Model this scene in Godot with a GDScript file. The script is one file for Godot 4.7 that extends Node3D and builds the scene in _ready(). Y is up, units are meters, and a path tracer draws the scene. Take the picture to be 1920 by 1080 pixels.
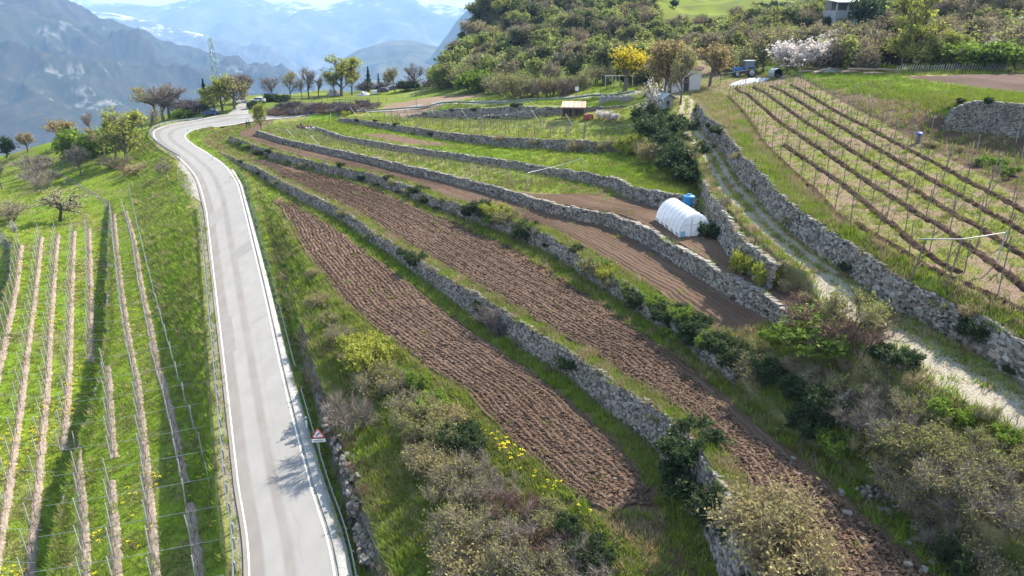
extends Node3D
# Terraced vineyards and ploughed strips above a valley road. World metres, y up; z runs towards the camera, so "f" below is the distance -z in front of it.

const SUN_TURN := Vector3(-43, 130, 0)
const RAILS := {
	"L4": [Vector3(-95, -9, 10), Vector3(-100, -8, 60), Vector3(-115, -6, 105), Vector3(-130, -3, 150), Vector3(-132, -1, 195), Vector3(-118, 2, 230)],
	"W3": [Vector3(-46.3, -5.3, 46.4), Vector3(-54.6, -3.3, 64.1), Vector3(-61, -1.5, 79), Vector3(-68.5, -0.3, 93), Vector3(-76, 0.5, 105.6), Vector3(-93, 0.3, 125), Vector3(-114, 0.6, 150), Vector3(-130, 0.5, 200)],
	"W2": [Vector3(-32.9, -4.8, 41.4), Vector3(-36.7, -4, 50.1), Vector3(-39.1, -3.2, 57.2), Vector3(-42, -2.2, 65.4), Vector3(-46.4, -1, 76.3), Vector3(-50.9, -0.4, 85.1), Vector3(-61.5, 1.2, 106.1), Vector3(-71.3, 2.4, 125.8), Vector3(-95, 3.4, 150), Vector3(-112, 5, 190)],
	"W1": [Vector3(-18.8, -2, 38), Vector3(-20.8, -1.8, 42), Vector3(-24.9, -1.4, 50), Vector3(-32.5, -0.8, 62.8), Vector3(-43.9, 0.5, 82.7), Vector3(-59.5, 2.5, 110.7), Vector3(-69.4, 3.5, 128.7), Vector3(-79, 5.6, 150), Vector3(-97, 7, 185)],
	"RL": [Vector3(-16.5, 0.2, 35.6), Vector3(-20.2, 1.1, 44.2), Vector3(-25.5, 2.3, 56.8), Vector3(-34.2, 3.9, 77.2), Vector3(-45.4, 6, 103.7), Vector3(-53.5, 7.3, 120.6), Vector3(-59.4, 7.9, 130.6), Vector3(-66.1, 8.4, 140.9), Vector3(-75.7, 8.7, 154.7), Vector3(-81.7, 8.9, 165.3), Vector3(-84, 9.1, 172), Vector3(-83.8, 9.3, 178), Vector3(-78, 9.6, 190)],
	"RR": [Vector3(-10.7, 0.2, 35.6), Vector3(-14.5, 1.1, 44.2), Vector3(-19.9, 2.3, 56.8), Vector3(-28.2, 3.9, 77.2), Vector3(-36.9, 5.8, 98.3), Vector3(-44.7, 7.2, 116.8), Vector3(-50.9, 7.8, 129.1), Vector3(-57.8, 8.3, 139.7), Vector3(-65.5, 8.7, 150.3), Vector3(-71.3, 9, 159.6), Vector3(-73.4, 9.2, 166.5), Vector3(-72.5, 9.4, 172.3), Vector3(-68, 9.8, 190)],
	"E1": [Vector3(7.6, 4.6, 30.6), Vector3(6.2, 4.8, 33.4), Vector3(4.7, 4.9, 35.1), Vector3(2.4, 5, 38.7), Vector3(-0.4, 5.2, 42.7), Vector3(-3.7, 5.5, 49), Vector3(-7.4, 5.7, 53.1), Vector3(-12.6, 6, 60.1), Vector3(-16.9, 6.2, 66.3), Vector3(-24.3, 6.7, 80.5), Vector3(-33.3, 7.3, 101), Vector3(-40, 7.2, 113), Vector3(-49.2, 7.6, 129), Vector3(-58, 8, 142), Vector3(-70, 9, 160)],
	"A": [Vector3(11.1, 4.8, 30.4), Vector3(11.1, 5, 34.2), Vector3(10.8, 5.15, 37.3), Vector3(9.5, 5.36, 42.4), Vector3(7.4, 5.5, 46.1), Vector3(4.8, 5.71, 51), Vector3(1.4, 5.9, 55.8), Vector3(-2.6, 6.1, 62), Vector3(-4.7, 6.21, 65.2), Vector3(-8.6, 6.4, 71.7), Vector3(-12.1, 6.54, 77.5), Vector3(-16.8, 6.71, 84.8), Vector3(-23.5, 6.9, 96.2), Vector3(-30.1, 7.12, 104.7), Vector3(-36.7, 7.3, 113.5), Vector3(-39.8, 7.37, 118.1), Vector3(-43.9, 7.45, 124.5), Vector3(-47.7, 7.51, 129), Vector3(-53.2, 7.6, 136.6), Vector3(-57.6, 7.8, 142.6), Vector3(-63, 8.5, 150), Vector3(-68, 9.2, 160), Vector3(-65, 10, 190)],
	"B": [Vector3(21.7, 7.4, 29), Vector3(19.4, 7.8, 34.6), Vector3(17, 7.96, 40.2), Vector3(15.9, 8.08, 45.8), Vector3(13.4, 8.2, 52.7), Vector3(10.9, 8.24, 59.7), Vector3(7.8, 8.27, 67.2), Vector3(3.8, 8.3, 77), Vector3(0, 8.34, 82.7), Vector3(-4.1, 8.38, 88.7), Vector3(-10.7, 8.43, 96.4), Vector3(-16.1, 8.46, 105.2), Vector3(-22.3, 8.5, 113.1), Vector3(-31.2, 8.56, 120.7), Vector3(-37.4, 8.6, 126.8), Vector3(-42.7, 8.63, 132), Vector3(-50, 8.66, 141.2), Vector3(-54.4, 8.68, 147), Vector3(-60.5, 8.7, 155.4), Vector3(-63.5, 9.2, 165), Vector3(-62, 10, 190)],
	"C": [Vector3(21.6, 10.2, 29), Vector3(20.8, 11, 36.3), Vector3(20.4, 11.5, 43.4), Vector3(20.4, 10.9, 49.6), Vector3(19.2, 10.84, 53.2), Vector3(17.7, 10.77, 58.1), Vector3(16, 10.7, 64.1), Vector3(14.5, 10.64, 70.3), Vector3(12.4, 10.6, 76), Vector3(10.9, 10.57, 79.5), Vector3(9.1, 10.55, 81), Vector3(5.2, 10.5, 84.7), Vector3(0.9, 10.41, 91.5), Vector3(-3.9, 10.32, 98.2), Vector3(-9.4, 10.23, 105.2), Vector3(-19, 10.1, 115.9), Vector3(-23.7, 10.03, 121.5), Vector3(-29.6, 9.96, 127.7), Vector3(-38.4, 9.86, 137), Vector3(-47.2, 9.77, 146.8), Vector3(-55.7, 9.7, 158.7), Vector3(-58, 10, 170), Vector3(-58, 10.2, 190)],
	"D": [Vector3(20.3, 12.3, 78.5), Vector3(16.8, 12.16, 82.4), Vector3(14.4, 12.05, 86.8), Vector3(12.6, 11.94, 93.1), Vector3(8.4, 11.81, 99), Vector3(1, 11.6, 108.4), Vector3(-7.5, 11.31, 116.8), Vector3(-17.4, 11.02, 126.4), Vector3(-26.2, 10.8, 135.5), Vector3(-33.9, 10.57, 144.4), Vector3(-44.3, 10.31, 162.7), Vector3(-48.5, 10.2, 166.2), Vector3(-50, 10.3, 174), Vector3(-50, 10.5, 190)],
	"E": [Vector3(19.4, 13.7, 109.3), Vector3(14.9, 13.44, 111.8), Vector3(6.9, 13, 117.6), Vector3(-1.8, 12.49, 124.1), Vector3(-11.9, 11.97, 134.9), Vector3(-22.7, 11.5, 149.7), Vector3(-35, 11, 165.6), Vector3(-40.5, 10.8, 172), Vector3(-42, 11, 180), Vector3(-42, 11, 190)],
	"F": [Vector3(23.4, 16.2, 140.3), Vector3(16.4, 15.6, 141.2), Vector3(10.3, 15.3, 142.1), Vector3(4.2, 15, 143.7), Vector3(-9, 13.5, 155.5), Vector3(-25, 11.6, 172.5), Vector3(-32, 11.8, 180), Vector3(-32, 12, 190)],
	"Gf": [Vector3(26.3, 12.2, 32.3), Vector3(24.4, 12.6, 34.6), Vector3(23.4, 12.9, 37.2), Vector3(21.9, 13.1, 40.8), Vector3(21.4, 13.4, 46.7), Vector3(22.4, 12.2, 52.5), Vector3(21.3, 12.26, 54.2), Vector3(20.8, 12.4, 62.3), Vector3(21, 12.45, 67.9), Vector3(20.3, 12.5, 73.2), Vector3(22, 12.6, 81.1), Vector3(22.7, 13.4, 89.2), Vector3(22, 14.4, 100.6), Vector3(21.9, 14.8, 112.5), Vector3(24.3, 16.2, 131.2), Vector3(25, 17.8, 135.5)],
	"Gt": [Vector3(26.2, 12.3, 32.2), Vector3(24.3, 12.7, 34.6), Vector3(23.3, 13, 37.1), Vector3(21.8, 13.2, 40.7), Vector3(21.3, 13.6, 46.4), Vector3(20.8, 14.1, 50.9), Vector3(20.6, 14.4, 55), Vector3(20.2, 14.6, 57.9), Vector3(20.1, 14.8, 61.8), Vector3(20.5, 15, 66.1), Vector3(21, 15.4, 73.4), Vector3(22.5, 15.3, 84), Vector3(21.8, 16.4, 89.2), Vector3(23.6, 17.6, 104.1), Vector3(26.7, 19, 122.4), Vector3(29.5, 20, 133.2)],
	"Hf": [Vector3(28.9, 13, 36.4), Vector3(28.1, 13.4, 40.5), Vector3(27.2, 13.65, 43), Vector3(26.1, 13.89, 45.5), Vector3(25.7, 14.2, 50.1), Vector3(24.9, 14.65, 54.7), Vector3(24.4, 15.04, 59.6), Vector3(24.3, 15.4, 65.6), Vector3(24.8, 15.98, 72.8), Vector3(24.7, 16.27, 76.8), Vector3(26.1, 16.8, 86.9), Vector3(27.1, 17.56, 98.2), Vector3(27.1, 17.9, 103.5), Vector3(29.6, 18.6, 117.5), Vector3(33, 19.4, 131.7)],
	"VW": [Vector3(28.1, 16.1, 36.2), Vector3(27.4, 16.3, 38.6), Vector3(26.9, 16.54, 42.5), Vector3(26.8, 16.8, 48), Vector3(26.6, 17, 53.1), Vector3(26.5, 17.22, 57.7), Vector3(27.8, 17.5, 65.9), Vector3(28.2, 18.2, 74.8), Vector3(29.1, 19.1, 85.6), Vector3(33.1, 20.1, 106.4), Vector3(37.6, 21, 134.6)],
	"VE": [Vector3(43.6, 18.3, 60.2), Vector3(44.4, 18.8, 66.9), Vector3(44.7, 19.8, 78), Vector3(45.4, 20.8, 88.8), Vector3(48.1, 21.7, 107.6), Vector3(53.5, 22.6, 135.6)],
	"T8f": [Vector3(56.8, 20.7, 72.2), Vector3(53.1, 20.9, 75.5), Vector3(51.5, 21, 79.1), Vector3(48.9, 21.1, 81.8), Vector3(46.5, 21, 83.9), Vector3(45.6, 20.9, 88.5), Vector3(48.3, 21.8, 107.4), Vector3(53.8, 22.7, 135.5)],
	"T8t": [Vector3(55, 23.7, 70.2), Vector3(52.5, 23.9, 74.8), Vector3(51, 24, 78.4), Vector3(50.6, 24, 83.6), Vector3(55.9, 23.6, 98.6), Vector3(56.2, 23.7, 106), Vector3(56.2, 23.8, 123.2), Vector3(54.4, 23.7, 132.9)]}
const HEIGHTS := {
	"A": [Vector2(28, 3.6), Vector2(37, 3.4), Vector2(46, 2.2), Vector2(55, 2.1), Vector2(62, 2.2), Vector2(72, 1.6), Vector2(85, 1.5), Vector2(100, 1.5), Vector2(130, 1.2), Vector2(142, 0.8), Vector2(146, 0)],
	"B": [Vector2(28, 0.5), Vector2(40, 0.8), Vector2(52, 1.2), Vector2(60, 1.7), Vector2(77, 1.9), Vector2(95, 1.5), Vector2(120, 1.5), Vector2(150, 1.4), Vector2(155, 1), Vector2(159, 0)],
	"C": [Vector2(45, 0), Vector2(49, 0.9), Vector2(53, 1.5), Vector2(64, 1.5), Vector2(76, 1.5), Vector2(90, 1.1), Vector2(125, 1.1), Vector2(155, 1), Vector2(159, 0.8), Vector2(162, 0)],
	"D": [Vector2(78, 1.7), Vector2(93, 1.5), Vector2(105, 1), Vector2(140, 0.9), Vector2(163, 0.7), Vector2(166, 0)],
	"E": [Vector2(109, 1.8), Vector2(125, 1.5), Vector2(150, 1.2), Vector2(168, 1.1), Vector2(173, 0.6), Vector2(176, 0)],
	"F": [Vector2(140, 1.6), Vector2(145, 2.2), Vector2(160, 2), Vector2(170, 0.8), Vector2(175, 0)],
	"Hf": [Vector2(30, 2), Vector2(50, 2), Vector2(60, 2.1), Vector2(76, 2.4), Vector2(100, 2.2), Vector2(112, 2), Vector2(122, 1.2), Vector2(131, 0)],
	"W2": [Vector2(30, 2.7), Vector2(60, 2.5), Vector2(90, 2.1), Vector2(122, 1.2), Vector2(128, 0)],
	"W3": [Vector2(30, 2), Vector2(80, 2), Vector2(104, 1.6), Vector2(112, 0)]}
const LAND := [Vector3(-89.2, 10.8, 221.1), Vector3(-98.8, 10, 236.8), Vector3(-74.8, 12.3, 205.7), Vector3(-83, 11.5, 228.8), Vector3(-82, 11.2, 210.6), Vector3(-68.1, 12.7, 205.8), Vector3(-75.6, 12.5, 229.2), Vector3(-53.3, 12.7, 205.8), Vector3(-38.5, 13.2, 206), Vector3(-64, 12.2, 248.2), Vector3(-50.1, 12, 269.4), Vector3(-18.7, 15, 185.4), Vector3(-7.8, 16, 180.4), Vector3(4.9, 17.4, 170.3), Vector3(16.6, 19, 165.5), Vector3(25.6, 20.2, 155.3), Vector3(35.6, 21, 155.6), Vector3(48.9, 22, 156), Vector3(61.2, 24, 146.1), Vector3(74, 25, 141.1), Vector3(92.4, 25.5, 136), Vector3(114.6, 26, 136.2), Vector3(-20.7, 15, 222.6), Vector3(-9.6, 19, 224.1), Vector3(5.9, 22, 209.2), Vector3(6.8, 28, 243.3), Vector3(19.7, 23, 198.9), Vector3(32, 23.5, 188.5), Vector3(45.3, 24, 188.6), Vector3(61.9, 26, 200), Vector3(68, 25.5, 178.5), Vector3(87.7, 28, 168.8), Vector3(-11.1, 27, 264.2), Vector3(8, 34, 288.1), Vector3(25.9, 33, 266.4), Vector3(44.4, 33, 266.4), Vector3(69.3, 31, 276.3), Vector3(83.5, 33, 245.1), Vector3(104.3, 35, 235.2), Vector3(124.4, 38, 215), Vector3(139.3, 39, 204.7), Vector3(0, 32, 0), Vector3(-2.4, 46, 345.6), Vector3(22, 50, 357.7), Vector3(56.9, 44, 344.9), Vector3(77.3, 33, 309), Vector3(82.7, 36.5, 331.5), Vector3(90.7, 42, 365.5), Vector3(115.9, 44, 366.2), Vector3(137.5, 48, 314.4), Vector3(178, 54, 295.3), Vector3(12.4, 77, 463.3), Vector3(105.8, 62, 457.9), Vector3(219.3, 82, 443.9), Vector3(67.6, 56, 413.1), Vector3(-30.7, 10, 236.8), Vector3(-44.4, -13, 302.9), Vector3(-88.6, 8, 268), Vector3(-108.4, 2, 244.5), Vector3(-127.1, -13, 260.3), Vector3(-80, -3, 306.5), Vector3(-109, -28, 318.7), Vector3(-65.5, -28, 340), Vector3(202.1, 40, 237), Vector3(293.9, 72, 355.1), Vector3(-2, 15.6, 162), Vector3(9, 17.3, 150), Vector3(-14, 14.6, 168), Vector3(18, 18.2, 146), Vector3(-25, 13, 176), Vector3(-48, -45, 330), Vector3(-60, -38, 300), Vector3(-45, -80, 400), Vector3(-90, -110, 400), Vector3(-130, -140, 420), Vector3(-40, -70, 450), Vector3(-90, -70, 320), Vector3(-150, -120, 330), Vector3(-22, 17, 232), Vector3(-21, 23, 262), Vector3(-17, 30, 300), Vector3(-10, 41, 340), Vector3(-36, 9, 238), Vector3(-36, 2, 265), Vector3(-34, -10, 300), Vector3(-30, -15, 360), Vector3(-120, -40, 270), Vector3(-62, -8, 280), Vector3(-80, -12, 272), Vector3(-45, 13.2, 230), Vector3(-40, 13, 247), Vector3(-30, 14.6, 225), Vector3(-55, 12.8, 222), Vector3(-42, 12.6, 257), Vector3(-58, 12, 236), Vector3(-30, 14.5, 245), Vector3(-95, 6.5, 190), Vector3(-112, 5, 195), Vector3(-130, -1, 195), Vector3(-118, -8, 230), Vector3(-150, -25, 230), Vector3(-82, 9.6, 180), Vector3(-60, 10.4, 183), Vector3(-30, 12.2, 183), Vector3(-8, 14.5, 162), Vector3(8, 17, 152), Vector3(24, 19.8, 140), Vector3(-75, 9.3, 172)]
const STRIPS := ["valley", "L4", "W3f", "W3t", "W2f", "W2t", "W1", "RLs", "RL", "RR", "K", "DT", "RT", "E1", "Af", "At", "Bf", "Bt", "Cf", "Ct", "Df", "Dt", "Ef", "Et", "Ff", "Ft", "Gf", "Gt", "Hf", "Ht", "VW", "VE", "T8f", "T8t", "T8e"]
const G_AT := 26
const DIV := [10, 18, 1, 14, 1, 10, 8, 2, 4, 2, 3, 4, 6, 10, 1, 12, 1, 10, 1, 10, 1, 10, 1, 10, 1, 16, 6, 20, 1, 5, 34, 3, 8, 16]

var PX := []
var PY := []
var rng := RandomNumberGenerator.new()
var n_big := FastNoiseLite.new()
var n_mid := FastNoiseLite.new()
var n_fine := FastNoiseLite.new()
var M := {}
var used := {}
var kinds := {}
var blades := {}


# ---------------------------------------------------------------- mesh builder
class MB:
	var v := PackedVector3Array()
	var n := PackedVector3Array()
	var c := PackedColorArray()
	func tri(a: Vector3, b: Vector3, d: Vector3, col: Color) -> void:
		var m := (d - a).cross(b - a).normalized()
		v.append(a); v.append(b); v.append(d)
		n.append(m); n.append(m); n.append(m)
		c.append(col); c.append(col); c.append(col)
	func out(a: Vector3, b: Vector3, d: Vector3, mid: Vector3, col: Color) -> void:
		if (d - a).cross(b - a).dot((a + b + d) / 3.0 - mid) < 0.0: tri(a, d, b, col)
		else: tri(a, b, d, col)
	func quad(a: Vector3, b: Vector3, d: Vector3, e: Vector3, col: Color) -> void:
		tri(a, b, d, col); tri(a, d, e, col)
	func quad_out(a: Vector3, b: Vector3, d: Vector3, e: Vector3, mid: Vector3, col: Color) -> void:
		out(a, b, d, mid, col); out(a, d, e, mid, col)
	func box(at: Vector3, s: Vector3, col: Color, bev := 0.0, turn := Basis.IDENTITY, jit := 0.0, r: RandomNumberGenerator = null) -> void:
		var h := s / 2.0
		var q := {}
		for x in [-1, 1]:
			for y in [-1, 1]:
				for z in [-1, 1]:
					var o := Vector3.ZERO
					if r: o = Vector3(r.randf_range(-jit, jit), r.randf_range(-jit, jit), r.randf_range(-jit, jit)) * h
					var k := Vector3(x, y, z) * h + o
					q[Vector3i(x, y, z)] = [at + turn * (k - Vector3(0, y, z) * bev), at + turn * (k - Vector3(x, 0, z) * bev), at + turn * (k - Vector3(x, y, 0) * bev)]
		for a in 3:
			for sg in [-1, 1]:
				var f := []
				for k in [[-1, -1], [-1, 1], [1, 1], [1, -1]]:
					var i := Vector3i.ZERO
					i[a] = sg; i[(a + 1) % 3] = k[0]; i[(a + 2) % 3] = k[1]
					f.append(q[i][a])
				quad_out(f[0], f[1], f[2], f[3], at, col)
		if bev <= 0.0: return
		for a in 3:
			var b := (a + 1) % 3
			var d := (a + 2) % 3
			for s1 in [-1, 1]:
				for s2 in [-1, 1]:
					var i := Vector3i.ZERO
					i[a] = -1; i[b] = s1; i[d] = s2
					var j := i
					j[a] = 1
					quad_out(q[i][b], q[j][b], q[j][d], q[i][d], at, col)
		for k in q: out(q[k][0], q[k][1], q[k][2], at, col)
	func tube(pts: Array, radii: Array, sides: int, col: Color, cap := false) -> void:
		var side := Vector3.ZERO
		var ring := []
		for i in pts.size():
			var d: Vector3 = (pts[mini(i + 1, pts.size() - 1)] - pts[maxi(i - 1, 0)]).normalized()
			side = d.cross(Vector3.RIGHT if absf(d.x) < 0.8 else Vector3.BACK).normalized() if side == Vector3.ZERO else (side - d * side.dot(d)).normalized()
			var up := d.cross(side)
			var r := []
			for k in sides:
				var a := TAU * k / sides
				r.append(side * cos(a) + up * sin(a))
			ring.append(r)
		for i in pts.size() - 1:
			for k in sides:
				var k2 := (k + 1) % sides
				var a: Vector3 = pts[i] + ring[i][k] * radii[i]
				var b: Vector3 = pts[i] + ring[i][k2] * radii[i]
				var d: Vector3 = pts[i + 1] + ring[i + 1][k2] * radii[i + 1]
				var e: Vector3 = pts[i + 1] + ring[i + 1][k] * radii[i + 1]
				for t in [[a, ring[i][k]], [d, ring[i + 1][k2]], [b, ring[i][k2]], [a, ring[i][k]], [e, ring[i + 1][k]], [d, ring[i + 1][k2]]]:
					v.append(t[0]); n.append(t[1]); c.append(col)
		if cap:
			for i in [0, pts.size() - 1]:
				for k in sides:
					out(pts[i], pts[i] + ring[i][k] * radii[i], pts[i] + ring[i][(k + 1) % sides] * radii[i], pts[pts.size() / 2], col)
	func lathe(rows: Array, sides: int, col: Color) -> void:
		for i in rows.size() - 1:
			for k in sides:
				var a := TAU * k / sides
				var b := TAU * (k + 1) / sides
				var p := Vector3(cos(a) * rows[i].x, rows[i].y, sin(a) * rows[i].x)
				var q := Vector3(cos(b) * rows[i].x, rows[i].y, sin(b) * rows[i].x)
				var s := Vector3(cos(b) * rows[i + 1].x, rows[i + 1].y, sin(b) * rows[i + 1].x)
				var t := Vector3(cos(a) * rows[i + 1].x, rows[i + 1].y, sin(a) * rows[i + 1].x)
				quad(p, q, s, t, col)
	func blade(a: Vector3, b: Vector3, w: float, side: Vector3, col: Color) -> void:
		tri(a - side * w, a + side * w, b, col)
	func mesh() -> ArrayMesh:
		var m := ArrayMesh.new()
		if v.is_empty(): return m
		var arr := []
		arr.resize(Mesh.ARRAY_MAX)
		arr[Mesh.ARRAY_VERTEX] = v
		arr[Mesh.ARRAY_NORMAL] = n
		arr[Mesh.ARRAY_COLOR] = c
		m.add_surface_from_arrays(Mesh.PRIMITIVE_TRIANGLES, arr)
		return m


func grid_mesh(rows: Array, cols: Array) -> ArrayMesh:     # rows of points, rows of colours -> smooth sheet
	var h := rows.size()
	var w: int = rows[0].size()
	var v := PackedVector3Array()
	var n := PackedVector3Array()
	var c := PackedColorArray()
	var idx := PackedInt32Array()
	for i in h:
		v.append_array(rows[i]); c.append_array(cols[i])
	n.resize(v.size())
	for i in h - 1:
		for j in w - 1:
			var a := i * w + j
			var b := a + 1
			var d := a + w
			var e := d + 1
			for t in [[a, b, e], [a, e, d]]:
				var m := (v[t[2]] - v[t[0]]).cross(v[t[1]] - v[t[0]])
				if m.y < 0.0:
					m = -m
					idx.append(t[0]); idx.append(t[2]); idx.append(t[1])
				else:
					idx.append(t[0]); idx.append(t[1]); idx.append(t[2])
				n[t[0]] += m; n[t[1]] += m; n[t[2]] += m
	for i in n.size(): n[i] = n[i].normalized()
	var arr := []
	arr.resize(Mesh.ARRAY_MAX)
	arr[Mesh.ARRAY_VERTEX] = v; arr[Mesh.ARRAY_NORMAL] = n; arr[Mesh.ARRAY_COLOR] = c; arr[Mesh.ARRAY_INDEX] = idx
	var m := ArrayMesh.new()
	m.add_surface_from_arrays(Mesh.PRIMITIVE_TRIANGLES, arr)
	return m


# ---------------------------------------------------------------- naming
func numbered(called: String) -> String:
	var k: int = used.get(called, 0)
	used[called] = k + 1
	return called if k == 0 else "%s_%03d" % [called, k]

func tag(o: Node, label: String, category: String, group := "") -> Node:
	o.set_meta("label", label); o.set_meta("category", category)
	if group: o.set_meta("group", group)
	return o

func thing(called: String, label: String, category: String, at := Vector3.ZERO, turn := 0.0, group := "") -> Node3D:
	var o := Node3D.new()
	o.name = numbered(called); add_child(o)
	o.position = at; o.rotation.y = turn
	tag(o, label, category, group)
	return o

func part(called: String, mesh, mat: Material, parent: Node, at := Vector3.ZERO) -> MeshInstance3D:
	var o := MeshInstance3D.new()
	o.mesh = mesh.mesh() if mesh is MB else mesh
	o.material_override = mat
	o.name = called
	o.position = at
	parent.add_child(o, true)
	return o

func single(called: String, mesh, mat: Material, label: String, category: String, at := Vector3.ZERO, turn := 0.0, group := "") -> MeshInstance3D:
	var o := part(numbered(called), mesh, mat, self, at)
	o.rotation.y = turn
	tag(o, label, category, group)
	return o

func struct(called: String, mesh, mat: Material) -> MeshInstance3D:
	var o := part(numbered(called), mesh, mat, self)
	o.set_meta("kind", "structure")
	return o

func copies(called: String, mesh, mat: Material, places: Array, tints: Array, parent: Node, label := "", category := "") -> void:
	if places.is_empty(): return
	var mm := MultiMesh.new()
	mm.transform_format = MultiMesh.TRANSFORM_3D
	mm.use_colors = true
	mm.mesh = mesh.mesh() if mesh is MB else mesh
	mm.instance_count = places.size()
	for i in places.size():
		mm.set_instance_transform(i, places[i])
		mm.set_instance_color(i, tints[i])
	var o := MultiMeshInstance3D.new()
	o.multimesh = mm
	o.material_override = mat
	o.name = numbered(called) if parent == self else called
	parent.add_child(o, true)
	o.set_meta("kind", "stuff")
	if label: tag(o, label, category)


# ---------------------------------------------------------------- materials
func noise_tex(freq: float, lo: float, hi: float, oct := 4, size := 512, kind := FastNoiseLite.TYPE_SIMPLEX_SMOOTH) -> NoiseTexture2D:
	var f := FastNoiseLite.new()
	f.noise_type = kind
	f.frequency = freq; f.fractal_octaves = oct; f.seed = 11
	var t := NoiseTexture2D.new()
	t.width = size; t.height = size; t.seamless = true; t.noise = f
	var g := Gradient.new()
	g.set_color(0, Color(lo, lo, lo)); g.set_color(1, Color(hi, hi, hi))
	t.color_ramp = g
	return t

func mat(rough := 0.9, tex: Texture2D = null, scale := 1.0, bump := 0.0, back := 0.0, metal := 0.0, spec := 0.5) -> StandardMaterial3D:
	var m := StandardMaterial3D.new()
	m.vertex_color_use_as_albedo = true
	m.roughness = rough; m.metallic = metal; m.metallic_specular = spec
	m.cull_mode = BaseMaterial3D.CULL_DISABLED
	if tex:
		m.albedo_texture = tex
		m.uv1_triplanar = true; m.uv1_world_triplanar = true
		m.uv1_scale = Vector3.ONE * scale
		if bump > 0.0:
			m.heightmap_enabled = true; m.heightmap_texture = tex; m.heightmap_scale = bump
	if back > 0.0:
		m.backlight_enabled = true; m.backlight = Color(back, back, back)
	return m

func materials() -> void:
	var speck := noise_tex(0.03, 0.62, 1.0, 5)
	var coarse := noise_tex(0.012, 0.7, 1.0, 4)
	M.ground = mat(1.0, speck, 0.35, 6.0, 0.0, 0.0, 0.2)
	M.soil = mat(1.0, speck, 0.6, 4.0, 0.0, 0.0, 0.15)
	M.asphalt = mat(0.9, noise_tex(0.05, 0.86, 1.0, 3), 0.9, 0.3, 0.0, 0.0, 0.3)
	M.line = mat(0.8, noise_tex(0.04, 0.8, 1.0, 3), 0.7)
	M.stone = mat(0.95, speck, 1.6, 1.5, 0.0, 0.0, 0.25)
	M.concrete = mat(0.9, coarse, 0.7, 0.5)
	M.far = mat(1.0, noise_tex(0.03, 0.55, 1.0, 5), 0.0025, 0.0, 0.0, 0.0, 0.1)
	M.wood = mat(0.95, coarse, 2.0, 0.4, 0.0, 0.0, 0.2)
	M.leaf = mat(0.75, null, 1.0, 0.0, 0.9, 0.0, 0.35)
	M.grass = mat(0.8, null, 1.0, 0.0, 0.8, 0.0, 0.3)
	M.steel = mat(0.45, coarse, 1.2, 0.05, 0.0, 0.7)
	M.paint = mat(0.5, coarse, 0.8, 0.0)
	M.gloss = mat(0.25, null, 1.0, 0.0)
	M.rubber = mat(0.9, null)
	M.tile = mat(0.9, coarse, 1.5, 0.5)
	M.cloth = mat(0.9, coarse, 2.0, 0.2)
	M.glass = mat(0.12, null)
	M.film = StandardMaterial3D.new()
	M.film.albedo_color = Color(0.97, 0.98, 0.99, 0.9)
	M.film.albedo_texture = noise_tex(0.02, 0.8, 1.0, 4)
	M.film.uv1_triplanar = true
	M.film.transparency = BaseMaterial3D.TRANSPARENCY_ALPHA
	M.film.roughness = 0.35
	M.film.backlight_enabled = true
	M.film.backlight = Color(0.9, 0.92, 0.95)
	M.film.cull_mode = BaseMaterial3D.CULL_DISABLED


# ---------------------------------------------------------------- the lie of the land
func rail(key: String, f: float) -> Vector2:               # x and y of a terrace edge at distance f
	var t: Array = RAILS[key]
	var n := t.size()
	if f >= t[n - 1].z: return Vector2(t[n - 1].x, t[n - 1].y)
	var lo := 0
	var hi := n - 1
	while hi - lo > 1:
		var m := (lo + hi) / 2
		if t[m].z <= f: lo = m
		else: hi = m
	var k: float = maxf((f - t[lo].z) / (t[hi].z - t[lo].z), -2.0)
	return Vector2(lerpf(t[lo].x, t[hi].x, k), lerpf(t[lo].y, t[hi].y, k))

func wall_height(key: String, f: float) -> float:
	if key == "Gt": return rail("Gt", f).y - rail("Gf", f).y
	var t: Array = HEIGHTS[key]
	if f <= t[0].x: return t[0].y
	for i in t.size() - 1:
		if f <= t[i + 1].x: return lerpf(t[i].y, t[i + 1].y, (f - t[i].x) / (t[i + 1].x - t[i].x))
	return t[-1].y

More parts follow.
